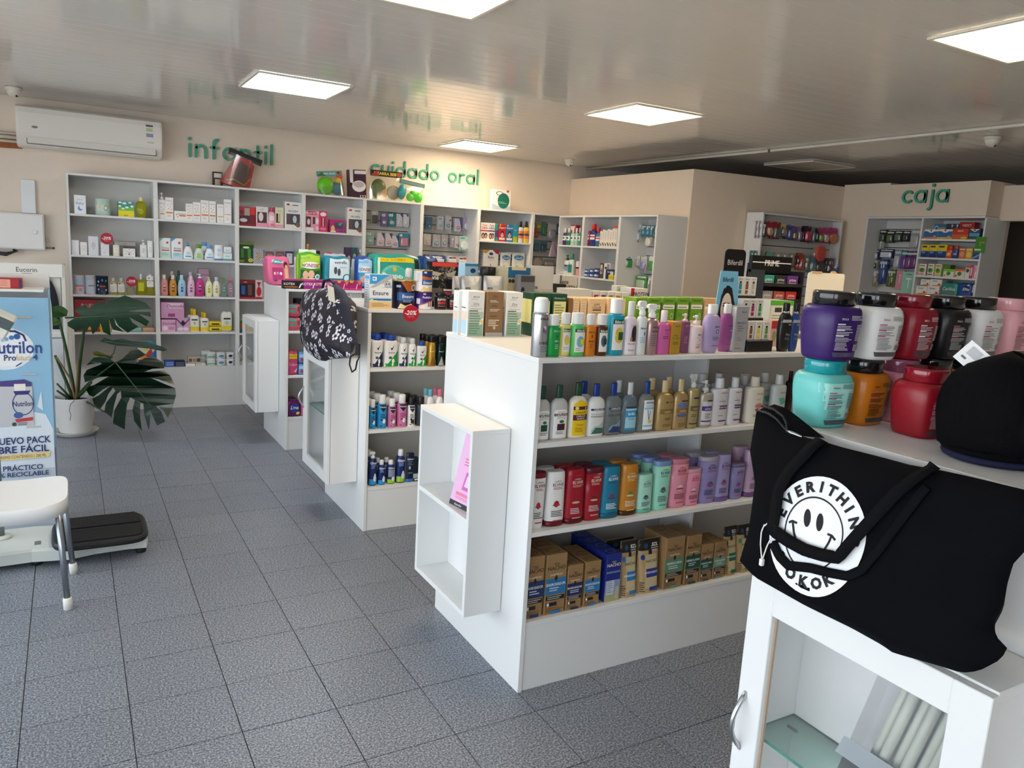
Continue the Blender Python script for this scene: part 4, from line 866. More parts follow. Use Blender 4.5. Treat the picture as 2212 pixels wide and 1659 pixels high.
PFZ = 'e .2 .9 .1 .035 b03a40;r .45 .87 .8 .9 4a4a4e;T .5 .66 .07 555a68 FROZEN;r .1 .12 .92 .56 4a4e58;e .6 .36 .12 .14 c8d0dc;r .15 .12 .32 .54 6a4a50;p e8e4e0 .02,.02 .7,.02 .6,.16 .02,.16;e .8 .16 .14 .1 8a5a48'
for rr, a, b, c in ((r, 848, 1110, 270), (('C', 1.652, 'Y', YS+.03), 1838, 2094, 362)):
    put(rr, 'box', a, b, c, 'tall white gift box with a dark window and red seal, beside %s' % ('the ivory gift set' if a < 1000 else 'the magenta gift box'), 'gift box', 'tall white windowed gift boxes', name='gift_box', body='e9e6e2', d=.06, art=PFZ)
r = ('C', 1.325, 'Y', YS+.03)
put(r, 'box', 112, 355, 908, 'dark green gift box with green bottles and yellow trim', 'gift box', name='gift_box', body='26401f', d=.07, art='r 0 .88 1 1 5f7a30;e .5 .75 .22 .05 d0e0c8;r .15 .25 .35 .7 3f7a2f;r .6 .25 .8 .7 3f8f38;e .8 .15 .18 .1 c8b040;e .2 .1 .2 .06 6a8a30')
put(r, 'box', 345, 512, 1015, 'carton with navy and white diagonal stripes', 'carton', body='e8e8ee', d=.06, art=';'.join('p 34406a %g,%g %g,%g %g,%g %g,%g' % (max(0, x), max(0, -x) if x < 0 else 0, min(1, x+1), 1-max(0, x) if x > 0 else 1, min(1, x+1.07), 1-max(0, x+.07) if x+.07 > 0 else 1, max(0, x+.07), max(0, -x-.07)) for x in (-.85, -.7, -.55, -.4, -.25, -.1, .05, .2, .35, .5, .65, .8))+';e .55 .5 .25 .28 b8a078')
for a, b in ((525, 687), (692, 856)): put(r, 'box', a, b, 1033, 'grey carton with a brown patterned arch', 'carton', 'grey arch-print cartons', body='a8a4aa', d=.06, art='r .06 .08 .94 .92 7a5a5e;o .5 .45 .35 .3 .2 a88a80;r .1 .1 .9 .3 8f7a7c')
put(r, 'box', 860, 987, 1055, 'navy carton with a pale square window behind the pink nappy pack', 'carton', body='2c3a6a', d=.06, art='r .15 .1 .85 .85 d8d8dc;e .5 .7 .08 .05 c8a040')
r = ('C', .995, 'Y', YS+.03)
put(r, 'box', 118, 380, 1512, 'red and blue gift set box with a dark window', 'gift box', name='gift_box', body='7a1c22', d=.07, art='T .4 .9 .07 e0b0a0 kids;r .05 .12 .95 .82 28202c;r .15 .25 .38 .7 2f5fa0;r .55 .2 .8 .75 6a4a40;r .02 .02 .98 .1 b02a30')
put(r, 'box', 382, 492, 1512, 'red and white gift box beside the red and blue set', 'gift box', name='gift_box', body='c8c4cc', d=.07, art='e .5 .4 .35 .25 b82830;p b82830 .2,.9 .8,.9 .5,.6;r 0 0 1 .12 b02a30')
r = ('B', .68, 'Y', YS+.03)
put(r, 'box', 2042, 2078, 525, 'small green and red toy carton low beside the glass cabinet', 'carton', body='3f7a3a', d=.05, art='r 0 .0 1 .25 2a4a8a;e .5 .55 .3 .2 c83a30')
r = ('C', 1.652, 'Y', YS+.03)
put(r, 'box', 1162, 1400, 405, 'pink and white patterned gift set box with dark windows', 'gift box', name='gift_box', body='e2a0b0', d=.07, art='r .2 .8 .8 .97 c03058;T .5 .88 .09 fff HELLO KITTY;r .1 .2 .42 .7 4a3438;e .27 .45 .1 .15 e8d4d8;r .55 .35 .7 .7 4a3438;r .02 .02 .6 .16 ece8e8;e .85 .5 .1 .15 f0e8ea;e .85 .15 .12 .1 e8d8dc')
put(r, 'box', 1395, 1520, 415, 'deep pink tube box with a heart base', 'gift box', name='gift_box', body='d83868', d=.05, dy=-.01, art='e .5 .85 .38 .1 f4ecec;r .25 .25 .75 .68 7a1830;r .4 .25 .6 .68 e8a0b0;e .35 .14 .22 .07 f07898;e .65 .14 .22 .07 f07898')
put(r, 'box', 1567, 1800, 552, 'magenta gift box with a dark star-shaped window', 'gift box', name='gift_box', body='b82878', d=.06, art='r .3 .3 .9 .8 4a4858;e .2 .3 .13 .25 e8b878;p 3f9f98 .5,.7 .9,.85 .7,.5;r .05 .04 .4 .14 ece4e8;e .75 .15 .15 .1 7a2f98')
r = ('C', 1.325, 'Y', YS+.04)
put(r, 'bot', 1165, 1255, 925, 'dark bottle with a shiny gold and red cap', 'bottle', prof='slim', body='1c1c22', cap='c8a060', cmetal=.7, cs='dome', cr=.7)
put(r, 'box', 1205, 1408, 1045, 'dark purple box behind the green nappy pack', 'carton', body='3a2050', d=.06, dy=.06)
put(r, 'bot', 1497, 1612, 1065, 'round bright pink toy bottle behind the teal nappy pack', 'bottle', prof='pear', body='d83078', cap='e04888', cs='dome', cr=.8)
put(r, 'bot', 1668, 1790, 1078, 'round pale pink toy bottle behind the teal nappy pack', 'bottle', prof='pear', body='d898a8', cap='e0a8b4', cs='dome', cr=.8)
put(r, 'box', 1812, 1905, 992, 'dark purple gift carton beside a teal one', 'carton', body='4a3a58', d=.06, art='e .6 .4 .25 .2 c8a8a0;p 2a2438 .3,.1 .9,.1 .7,.35')
put(r, 'box', 1907, 2003, 994, 'dark teal gift carton beside a purple one', 'carton', body='2f5a60', d=.06, art='e .5 .5 .25 .2 c0b8a0;r .1 .02 .9 .2 244048')
put(r, 'bot', 2008, 2085, 1020, 'clear silver bottle at the end of the shelf behind the packs', 'bottle', prof='cyl', body='c8c8c8', glass=1, cap='b8b8ba', cmetal=.8)
# pacifier slatwalls
YWL = YB-.025
r = ('D', 1.6, 'Y', 7.69)
def pac(u, xl, xr, yt, yb, body, ic, label, n=1, **k): return hang(u, k.pop('row', r), YWL, 'blis', xl, xr, yt, yb, label, 'blister pack', label, n=n, body=body, ic=ic, **k)
PAa = 'r .08 .74 .6 .92 f4f4f4;l .1 .84 .5 2 .06 8a8a98'
u = U[4]
pac(u, 125, 210, 320, 490, 'c9c7c4', '4a4a4c', 'grey card pacifier pack with a dark clip', it='slab', art=PAa)
pac(u, 252, 330, 350, 520, '7f6a9c', 'e0dce8', 'purple card pacifier pack', art=PAa)
pac(u, 336, 436, 350, 522, '2f7f88', 'c8dcdc', 'teal card twin pacifier pack', 2, art=PAa)
pac(u, 442, 520, 360, 520, 'd9d5da', 'e8e4ea', 'pale card pacifier pack with a purple corner', art='p 6a4a80 .5,1 1,1 1,.7')
pac(u, 526, 602, 366, 522, 'dcd8da', 'ece8e8', 'pale card pacifier pack with a purple tab', art='p 6a4a80 .4,1 .9,1 .8,.75')
pac(u, 62, 160, 585, 745, '8fb8b4', '9fc8c8', 'pale teal pacifier pack at the unit edge', art=PAa)
for a, b, c, d_ in ((200, 290, 600, 765), (302, 386, 605, 770), (386, 466, 635, 785)):
    hang(u, r, YWL, 'blis', a, b, c, d_, 'white card pacifier pack with a pink pacifier and dark corner', 'blister pack', 'pink pacifier packs', n=1, body='dcd6da', ic='e090b0', art='p 5a4468 .55,1 1,1 1,.55')
pac(u, 475, 602, 605, 775, '3f98a8', 'e8909c', 'teal card pack with two pink pacifiers', it='slab', art='r .08 .75 .3 .92 eef4f4')
pac(u, 80, 200, 850, 1000, '4f9a98', 'c8dcd8', 'teal card pack low on the slatwall behind the nappies')
pac(u, 230, 330, 850, 1000, 'd0ccc8', 'c8a0a8', 'pale card pack low on the slatwall behind the nappies')
u = U[5]
pac(u, 810, 892, 400, 560, '5f88b4', '2f8a88', 'blue card pacifier pack with a teal pacifier')
pac(u, 955, 1036, 390, 556, 'd4d9e2', 'b8ccdc', 'white card pacifier pack with black dots', art='e .3 .8 .07 .04 333;e .55 .8 .07 .04 333')
pac(u, 1052, 1132, 388, 560, 'ccd4e0', '4f98a8', 'white and red card pacifier pack with a teal pacifier', art='e .8 .7 .14 .08 c83a58')
pac(u, 1170, 1252, 420, 582, 'dcdce8', 'e0508c', 'white card pacifier pack with a bright pink pacifier', art='p 6a6ab8 .7,1 1,1 1,.3')
pac(u, 1280, 1386, 405, 575, 'c4b4d8', 'd8d8dc', 'lilac card with a clear bottle teat', it='round', iz=.32, art='t .4 .85 .07 8a6aa8 teat;e .75 .62 .12 .08 e8e4f0')
pac(u, 786, 876, 615, 750, 'd6d2d2', 'd8b8c0', 'beige card pacifier pack at the unit edge')
for a, b in ((895, 996), (1006, 1086)): hang(u, r, YWL, 'blis', a, b, 620, 776, 'grey card pacifier pack with a blue pacifier', 'blister pack', 'grey cards with blue pacifiers', n=1, body='b8bac2', ic='6fa0b8', rad=.003, art='e .75 .7 .16 .12 d8a890')
pac(u, 1118, 1166, 640, 780, 'b4b4be', 'd0d0d8', 'narrow grey card pack between pacifiers', it='stick')
pac(u, 1172, 1246, 640, 792, 'dcd6d4', 'd8a8b0', 'beige card pacifier pack overlapping the mint card')
pac(u, 1232, 1356, 640, 826, 'c4e0d6', 'e8f0ec', 'large mint card soother pack', it='round', iz=.35, row=('D', 1.6, 'Y', 7.66), art='r .1 .8 .5 .9 5fa898')
for i, (a, b, c, l) in enumerate(((775, 860, '2f4f88', 'blue hanging card low beside the nappy pack'), (862, 1060, '3f5fa0', 'wide blue card pack above the black pouch'), (1075, 1200, 'd8d8da', 'white card pack with a dark oval above the black pouch'), (1205, 1330, 'd4ccc8', 'white card pack with red print above the black pouch'))):
    hang(u, ('D', 1.3, 'Y', 7.66), YWL, 'blis', a, b, 872+8*i, 1010+8*i, l, body=c, ic='e8e8ec', it='slab', art='e .4 .8 .2 .06 28346a;r .6 .74 .9 .9 b84a48' if i > 1 else 'e .5 .8 .3 .1 e8ecf4')
# seventh unit
r = ('D', 1.668, 'Y', YS+.03)
PH = 'T .5 .86 .1 %s Total;B .5 .72 .13 %s Libre;r 0 .52 1 .58 %s;e .35 .26 .22 .17 3a2a28;e .7 .28 .2 .16 3a2a28;e .35 .24 .13 .11 d8a890;e .7 .25 .12 .1 d8a890'
put(r, 'box', 1497, 1592, 470, 'white and red lice lotion carton with two faces', 'carton', body='ece4e0', d=.05, art=PH % ('c82030', 'b02030', 'c82030'))
put(r, 'box', 1593, 1676, 475, 'white and navy lice lotion carton with two faces', 'carton', body='ece8e4', d=.05, art=PH % ('28346a', '28346a', '28346a'))
put(r, 'bot', 1680, 1722, 485, 'slim teal and purple bottle between cartons', 'bottle', prof='aero', body='2f8f80', cap='2f8f78', cs='flip', cr=1, art='r 0 .25 1 .62 6a2f80')
for a, b, c, body, c2, l in ((1724, 1814, 490, 'c42830', 'e8d8c8', 'red hair carton with a portrait'), (1818, 1904, 495, '2478b0', 'e8e0d0', 'blue hair carton with a portrait')):
    put(r, 'box', a, b, c, l, 'carton', body=body, d=.05, art='B .5 .8 .12 f0e8d8 Nopucid;e .2 .93 .1 .05 e8c840;e .5 .42 .22 .17 %s;e .5 .48 .24 .14 4a2a20;e .5 .4 .15 .12 d8a890;r .1 .1 .9 .22 f0e4d8' % c2)
put(r, 'box', 1907, 1962, 500, 'narrow teal carton with a lime base', 'carton', body='2f98a8', d=.05, art='r 0 0 1 .33 a8c020;t .5 .7 .08 e0f0f0 hair')
for a, b, body, l in ((1966, 2030, 'e4e2e0', 'white bottle with a black cap and orange label'), (2032, 2100, 'e8c850', 'yellow bottle with a black cap and orange label')):
    put(r, 'bot', a, b, 455, l, 'bottle', prof='slim', body=body, cap='1c1c1e', cr=.4, art='r .02 .2 .98 .55 e0804a;r .02 .34 .98 .42 2a3a6a')
r = ('D', 1.345, 'Y', YS+.04)
put(r, 'box', 1530, 1718, 815, 'tall white and gold baby milk carton with a blue oval', 'carton', body='e4e0da', d=.1, art='p c89830 0,1 .4,1 .2,.84 0,.84;p b02a38 .6,1 1,1 1,.8 .8,.86;e .5 .82 .14 .07 24488a;T .5 .66 .12 4a5a90 Bebe;t .5 .54 .05 8a8a90 Advanced;r .47 .2 .52 .34 c84a58', side='r .1 .1 .9 .9 d8dcea;l .2 .85 .8 8 .1 8fa0c8')
for a, b in ((1755, 1888), (1905, 2068)):
    t = put(r, 'pouch', a, b, 850, 'clear bag of cotton with a blue oval label, %s' % ('beside the baby milk carton' if a < 1800 else 'at the shelf end'), 'cotton bag', 'clear cotton bags with blue oval labels', name='cotton_bag', body='dcdcd8', rough=.2, art='e .5 .74 .38 .13 2f78a8;B .5 .74 .13 e8f0f4 Qsoft;e .5 .3 .3 .2 e8e8dc;e .3 .25 .1 .1 a8c080')
    again(t, (-.04, .1, 0))
# toys on the last back unit
r = ('M', 1.6, 'Y', 7.68); u = U[7]
for a, b, c, d_, body, ic, it, l in ((65, 135, 320, 450, 'b86a50', 'c0502c', 'round', 'orange teether pack beside the shelf edge'), (105, 172, 240, 330, 'b0b4a0', 'd0c830', 'round', 'small yellow toy pack under the top edge'), (172, 238, 240, 424, '6f9a90', '3f9f5a', 'slab', 'green toothbrush toy pack'),
                                (255, 370, 268, 462, 'dcd8d6', 'c8c4c4', 'round', 'large white pump pack with a pink foot'), (380, 466, 265, 402, '4f7a98', 'a8c8d8', 'slab', 'blue card pack hung aslant'), (65, 155, 480, 632, '6a90a0', '4f7888', 'slab', 'dark teal grooming pack'), (158, 252, 488, 634, '5f8898', '3f6878', 'slab', 'second dark teal grooming pack with a clear bubble'),
                                (400, 480, 500, 596, '6f8a90', '4f6f78', 'slab', 'small grey-green pack behind the comb bag'), (482, 576, 560, 655, 'c8c4c4', 'dcdcdc', 'round', 'clear ball pack under the mouthwash shelf'), (45, 195, 712, 822, 'a8a49c', 'c8c0b4', 'round', 'clear twin pacifier box'), (202, 352, 745, 824, 'a49c92', 'c0b4a4', 'slab', 'flat clear soother box')):
    hang(u, r, YWL, 'blis', a, b, c, d_, l, body=body, ic=ic, it=it)
hang(u, ('M', 1.6, 'Y', 7.62), YWL, 'pouch', 280, 432, 500, 702, 'clear bag with a pink comb hanging on the slatwall', 'bag', body='c8bcc4', rough=.15, d=.03, taper=.55, art='p c87aa0 .35,.85 .5,.88 .85,.1 .65,.08')
# things on top of the wall units
r = ('E', 2.0, 'Y', YS+.1)
# red toy bag in clear wrap on the second unit
def toy_bag(label, loc, w, h, d, tilt, body, header, inner, rz=0):
    t = thing('toy_bag', label, 'toy bag', loc, rz); t.rotation_euler.y = tilt
    q = MB(); q.grid(lambda u, v: ((u-.5)*w*(1-.15*v), -d*.5*(1-(2*u-1)**4)**.5*(1-v)**.5-.002, v*h), 10, 8, clear('f4f4f0', .35, .12)); q.grid(lambda u, v: ((u-.5)*w*(1-.15*v), d*.5*(1-(2*u-1)**4)**.5*(1-v)**.5+.002, v*h), 10, 8, clear('f4f4f0', .35, .12), flip=True); q.build('clear_wrap', t)
    q = MB(); q.box(-w*.46, -.004, h*.97, w*.46, .004, h*1.22, PR(header[0]), .001); hd = q.build('header_card', t)
    q = MB(); art(q, header[1], lambda u, v, e: ((u-.5)*w*.92, -.004-e, h*(.97+.25*v)), w*.92, h*.25); q.build('print', hd)
    for i, (x, z, rx, rz_, c) in enumerate(inner):
        q = MB(); pr = [(max(.05, math.sin(PI*k/8)), (1-math.cos(PI*k/8))/2*2*rz_*h) for k in range(9)]
        q.lathe(pr, P(c, .3), rx*w, min(rx*w, d*.38), 2.6, 16, c=(x*w, 0, (z-rz_)*h)); q.build('toy', t)
    return t
zt = 2.0
p = onY(508, 400, YS+.14)
t = thing('toy_bag', 'red toy backpack in clear wrap leaning on the wall unit top', 'toy bag', (p.x, YS+.14, zt+.002)); t.rotation_euler.y = .28
q = MB(); q.prism([(-.135, .0), (.09, -.0), (.115, .04), (.1, .24), (.05, .275), (-.06, .27), (-.09, .2)], -.04, .04, P('b81c24', .35)); q.build('red_pack', t)
q = MB(); q.prism([(-.075, .03), (.07, .03), (.08, .21), (-.03, .235)], -.046, -.041, P('4a2a26', .4, vary=.35, bscale=60)); q.build('dark_panel', t)
q = MB(); q.tube([(-.1, -.045, .03), (-.04, -.05, .06), (.06, -.05, .04), (.1, -.045, .12)], .006, P('b8963a', .4), 6); q.build('yellow_cord', t)
q = MB(); q.box(-.14, -.01, .265, .16, .01, .32, P('1c1c1c', .4), .002); q.build('header_card', t)
q = MB(); q.grid(lambda u, v: ((u-.5)*.3, -.055*(1-(2*u-1)**4)**.5-.002, v*.28), 8, 6, clear('f4f4f0', .35, .15)); q.build('clear_wrap', t)
put(('B', zt, 'Y', YS+.2), 'box', 1818, 1900, -640, 'small black and beige toy box behind the red toy bag', 'toy box', name='toy_box', body='2c2824', d=.05, hgt=.13, art='r .2 .1 .8 .5 c8b494;r .1 .6 .9 .9 d8d4cc')
p = onY(716, 421, YS+.13); toy_bag('green toy set in clear wrap with a tilted picture card', (p.x, YS+.13, zt+.002), .27, .19, .13, -.12, 'x', ('4f8a98', 'r .02 .1 .98 .9 6fa8a0;p 3f7a3a 0,.1 .2,.9 .35,.1;e .85 .6 .07 .25 8a2a34;T .5 .5 .3 fff MAQ. SOLAR'), ((-.18, .5, .3, .45, '6cc824'), (.22, .35, .2, .33, '3f7f98'), (.28, .72, .13, .2, 'e8c23c'), (.38, .93, .1, .12, 'e0503c')))
p = onY(770, 425, YS+.15)
t = thing('potty_box', 'dark purple carton with a white potty picture on the wall unit', 'carton', (solx(771, YS+.15, zt), YS+.15, zt)); t.rotation_euler.y = -.06
q = MB(); q.box(-.083, -.05, 0, .083, .05, .27, P('3f2138', .45), .002); q.build('carton', t)
q = MB(); art(q, 'p ded8d8 0,1 .22,1 .2,.35 .35,.25 .3,.5 .02,.55;r .3 .85 1 .97 e6e2e2;e .55 .42 .42 .2 e8e2e4;e .55 .48 .33 .11 bdb4ba;r .6 .02 .95 .1 e8e4e4;e .7 .06 .06 .035 333;e .85 .06 .06 .035 333', lambda u, v, e: ((u-.5)*.166, -.05-e, v*.27), .166, .27); q.build('print', t)
X = solx(833, YS+.12, zt); toy_bag('clear bag with a picture board and a yellow-lettered card', (X, YS+.12, zt+.002), .36, .235, .06, 0, 'x', ('2a2420', 'T .5 .5 .5 f0d040 PIZARRA BEBY;p b03030 0,.1 .2,.9 .25,.1;e .9 .5 .08 .35 b04a3a'), ((-.22, .45, .22, .42, '5a6a3a'), (-.1, .3, .14, .26, 'b08a60'), (.22, .35, .2, .3, 'b8b0a0')))
X = solx(883, YS+.1, zt); t = toy_bag('clear bag of bright green toys with a teal scoop', (X, YS+.08, zt+.002), .3, .17, .1, .12, 'x', ('5a7470', 'r .05 .3 .95 .7 6a8a84'), ((-.32, .5, .14, .46, '3f98a0'), (.12, .5, .16, .3, '58c838'), (.28, .35, .15, .3, '4fd03a'), (0, .3, .14, .25, '6ad848')))
put(('D', 2.0, 'Y', YS+.1), 'box', 1645, 1874, 60, 'white teether box with a round dark teal window', 'carton', body='e6e2dc', d=.06, art='e .38 .82 .2 .1 3a3030;e .38 .82 .16 .07 f0ece8;p a8b8c8 0,0 1,0 1,.25 .6,.12 0,.3;e .6 .47 .32 .38 1f6a5c;l .3 .4 .8 2 .06 7fb8a8;r .75 .9 .88 1 c8503a')
# ================================================================ side run at the partition (front X = 4.78)
r = ('M', 1.672, 'X', XS+.05)
for a, b, body, cap, lab in ((468, 514, '4a2a6a', 'e4e4e4', 'purple mouthwash bottle'), (516, 568, '2f8a5a', 'e4e4e4', 'green mouthwash bottle'), (572, 616, 'b8d4cc', 'ececec', 'clear mouthwash bottle with white label'), (620, 660, 'a8ccc0', 'ececec', 'pale clear mouthwash bottle'), (664, 700, '5f9a80', 'e0e0e0', 'grey-green mouthwash bottle at the panel')):
    put(r, 'bot', a, b, 325, lab+' in the corner unit', 'bottle', prof='slim', body=body, cap=cap, cr=.42, art='r .05 .28 .95 .55 e6ece8;e .5 .42 .25 .06 2f4a5a')
put(r, 'box', 480, 625, 283, 'red and white carton lying behind the corner mouthwash bottles', 'carton', zb=1.672, body='c83844', d=.05, dy=.1, art='r .2 .75 .9 .95 f0e8e4')
r = ('M', 1.347, 'X', XS+.05)
put(r, 'bot', 487, 545, 680, 'white mouthwash bottle with a grey label', 'bottle', prof='slim', body='dfe6ea', cap='4a4a3a', cs='pump', cr=.42, art='r .05 .2 .95 .5 8fa0b8;r .1 .42 .9 .5 2a3448')
put(r, 'bot', 541, 606, 665, 'white mouthwash bottle with a dark green label and teal cap', 'bottle', prof='slim', body='e6ece8', cap='3f9a80', cr=.42, art='r .1 .12 .9 .5 2f8a78;T .5 .56 .05 2a5a50 fluor')
put(r, 'box', 630, 668, 762, 'tall white and coral carton at the panel', 'carton', body='e8a0a0', d=.05, art='r 0 .6 1 1 ece8e6;r 0 .48 1 .6 3a3038')
t = put(r, 'box', 424, 476, 905, 'tiny white carton stacked beside the mouthwash', 'carton', 'tiny stacked white cartons', body='e4e0dc', d=.06, art='r .2 .3 .8 .6 8a8a8c'); again(t, (0, 0, t['_h']+.002))
r = ('M', 1.672, 'X', XS+.05)
for a, b, c, body, lab in ((750, 826, 272, 'b02848', 'tall magenta-red mouthwash bottle with a red cap'), (830, 900, 270, '243a80', 'tall blue mouthwash bottle with a red cap'), (902, 956, 318, '3f6f90', 'short blue-green mouthwash bottle with a red cap')):
    put(r, 'bot', a, b, c, lab, 'bottle', prof='slim', body=body, cap='d02a30', cr=.5, art='r .1 .3 .95 .52 f0e4e4;r .1 .4 .95 .46 c83040')
for i in range(7):
    a = 946+i*32.5; put(r, 'box', a, a+31, 365-3*i-(18 if i % 2 else 0), 'upright white toothpaste carton with patterned base, %s from the red-capped bottles' % ('first', 'second', 'third', 'fourth', 'fifth', 'sixth', 'seventh')[i], 'carton', 'upright white toothpaste cartons', body='e9e5dd', d=.05, art='r .1 .02 .9 .3 e4dccc;e .35 .2 .25 .06 %s;e .65 .12 .25 .06 4a4a34;r .3 .4 .7 .9 d8d0c4;l .35 .85 .65 4 .12 b0a89c' % ('c87a58', '3f6a3f')[i % 2])
put(r, 'box', 1120, 1180, 298, 'white carton with a red top behind the toothpaste cartons', 'carton', dy=.06, body='e4ddd4', d=.05, art='r 0 .9 1 1 d0482c')
r = ('M', 1.347, 'X', XS+.05)
for i, (a, b, c) in enumerate(((740, 815, '2a4f90'), (817, 872, '2f4a8a'), (874, 940, '28346a'))):
    t = put(r, 'box', a, b, 922, 'small %s toothpaste carton stacked two high' % ('royal blue', 'mid blue', 'navy')[i], 'carton', ('royal', 'mid', 'navy')[i]+' blue toothpaste cartons', body=c, d=.12, art='r .1 .3 .6 .7 e8ecf4;r .7 .3 .9 .7 8fb0d8'); again(t, (0, 0, t['_h']+.001))
put(r, 'box', 700, 734, 925, 'tiny white box beside the blue toothpaste cartons', 'carton', body='e8e6e2', d=.05)
put(r, 'box', 945, 992, 790, 'tall dark electric toothbrush carton', 'carton', body='4a4448', d=.05, art='r .2 .3 .8 .9 c8c0bc;e .5 .5 .2 .15 7a4a40')
put(r, 'box', 1000, 1080, 790, 'tall white electric toothbrush carton', 'carton', body='e4e2de', d=.06, art='r .5 .4 .9 .95 8a8a8c;e .3 .7 .2 .08 3a4a5a')
put(r, 'box', 1026, 1130, 872, 'navy toothpaste carton in front of the white one', 'carton', body='2c3464', d=.06, dy=-.03, art='T .4 .75 .15 e8e8f0 Dent;r .6 .4 1 .8 c8d0dc')
put(r, 'box', 1068, 1130, 945, 'small yellow carton in front of the navy one', 'carton', body='d8d020', d=.03, dy=-.046, art='t .5 .5 .3 5a5a20 FLOR')
u = SU[2]; XW = PX-.03; r = ('M', 1.6, 'X', 5.02)
SB = [(1392, 1492, 262, 528, 'b8b8b8', '8a8a90', 'slab', 'silver denture pack on the side slatwall', 0), (1494, 1560, 285, 435, '2f8a98', '3fa8b0', 'stick', 'teal toothbrush card', 2), (1562, 1620, 288, 440, '2a7f98', '3f98b8', 'stick', 'teal-blue toothbrush card', 2), (1622, 1668, 290, 445, '3f7f8c', '4fa0a0', 'stick', 'grey-teal toothbrush card', 2),
      (1560, 1650, 445, 540, 'c8bca8', 'e8e0d0', 'round', 'small beige floss card under the teal toothbrushes', 0), (1672, 1700, 270, 590, 'a8a8ac', 'd0d0d4', 'stick', 'tall silver toothbrush card', 1), (1704, 1735, 275, 600, '9a989c', 'b8b8c0', 'stick', 'tall grey toothbrush card by the panel', 1),
      (1432, 1482, 690, 832, 'dcdcd8', 'c8c8cc', 'slab', 'white interdental card', 1), (1488, 1572, 692, 884, 'd0d4d0', 'b8a8d0', 'round', 'white card with a lilac floss tub', 1), (1598, 1690, 695, 902, 'd8dcd4', '3f9a3a', 'slab', 'white and green floss card', 1),
      (1360, 1418, 945, 1130, '2f9a78', 'd8e0dc', 'stick', 'green toothbrush card with a white brush', 2), (1430, 1572, 950, 1130, '3f9a48', 'c8dcb8', 'slab', 'wide green toothbrush family card', 1), (1580, 1620, 965, 1235, 'b8b8bc', '8a8a90', 'stick', 'long silver toothbrush card low on the slatwall', 1), (1624, 1662, 965, 1230, '8a8a90', '4a4a50', 'stick', 'long dark toothbrush card low on the slatwall', 1)]
for a, b, c, d_, body, ic, it, l, n in SB: hang(u, r, XW, 'blis', a, b, c, d_, l, n=n, grp=l, body=body, ic=ic, it=it, art='r .1 .8 .9 .93 e8e8e4')
put(('M', 1.5, 'Y', 6.285), 'blis', 1288, 1382, 697, 'white and green floss card stuck to the grey inner panel', 'blister pack', yb=852, body='e4ece4', ic='3f9a3a', it='slab', rad=.02, art='r .1 .65 .9 .8 4a58a0;r .3 .86 .7 .93 3f8f3a')
# ================================================================ combs and sponges on the partition slatwall
u = SW; r = ('N', 1.7, 'Y', 5.46); YW2 = WY1-.05
NB = [(442, 492, 290, 592, 'b8b0b4', 'c8b0b0', 'stick', 'pale comb card at the slatwall edge'), (492, 574, 300, 562, '4a3050', 'd8d4d8', 'stick', 'dark purple card with a white brush'), (578, 690, 300, 552, 'a82a34', 'd8b090', 'round', 'red card with a round beige puff'), (684, 816, 312, 602, '9a2a34', '6a6a68', 'slab', 'red card with a grey pumice block'),
      (820, 916, 340, 548, 'd8c880', '3f6a8a', 'comb', 'pale yellow comb card'), (930, 1008, 360, 604, '5a5090', '44589a', 'slab', 'purple card with a blue file'), (1012, 1082, 380, 625, '6a5a8a', 'd8a030', 'round', 'purple card with yellow and red hair bobbles'), (1100, 1166, 392, 632, '8a6a98', '8a90a0', 'slab', 'lilac card with a grey brush'),
      (1226, 1336, 382, 655, '38283a', 'c82858', 'slab', 'pack with a shiny hot pink case'), (1338, 1400, 392, 672, '7a8a88', '6a7a78', 'slab', 'grey-green sponge pack'), (1402, 1456, 420, 652, '26302c', '1c2420', 'slab', 'narrow black card'), (1452, 1532, 412, 662, 'b83a70', '7ac820', 'round', 'pink-topped pack with a lime sponge'),
      (1540, 1638, 412, 672, 'c03a78', 'e0c8c4', 'round', 'pink-topped pack with a white sponge'), (1642, 1776, 412, 682, 'c03a78', 'd87a48', 'round', 'pink-topped pack with an orange sponge')]
for a, b, c, d_, body, ic, it, l in NB: hang(u, r, YW2, 'blis', a, b, c, d_, l, body=body, ic=ic, it=it, n=1, grp=l, d=.03)
NB = [(345, 430, 800, 1048, '5a9a90', '2f9a90', 'stick', 'teal and white brush pack low on the slatwall'), (450, 550, 802, 1052, '9a958c', '7a8a8a', 'comb', 'clear comb pack beside the teal brush'), (576, 706, 820, 1056, '7ab0a4', '2f9a90', 'slab', 'mint card with a teal razor'), (730, 830, 830, 1040, 'b8b0a4', 'a8a098', 'stick', 'pale tweezers card behind the black stand'), (840, 950, 835, 1040, 'b0a89c', 'a09890', 'stick', 'beige nail file card behind the black stand'), (960, 1062, 845, 1045, 'a8a094', '989088', 'stick', 'grey nail clipper card behind the black stand'),
      (1082, 1124, 860, 1040, '8a2038', '6a1a2c', 'slab', 'narrow wine-red pack'), (1126, 1202, 842, 1132, 'b8503c', 'c8604a', 'slab', 'tall brick-red brush box'), (1214, 1310, 880, 1142, '8a8c84', 'c8a470', 'stick', 'pack with a tan shaving brush'), (1312, 1410, 882, 1172, '7a9aa0', '6a8a94', 'slab', 'blue-grey clear bottle pack'), (1414, 1560, 922, 1182, '6a5a58', '3a3034', 'slab', 'dark clear brush set'), (1604, 1716, 932, 1204, '5a4a50', '4a3a5a', 'stick', 'dark brush set with a slim handle'), (1722, 1806, 932, 1204, '9a98a8', '2f6aa0', 'round', 'pale pack with two blue rollers')]
for a, b, c, d_, body, ic, it, l in NB: hang(u, r, YW2, 'blis', a, b, c, d_, l, body=body, ic=ic, it=it, n=1, grp=l, d=.03)
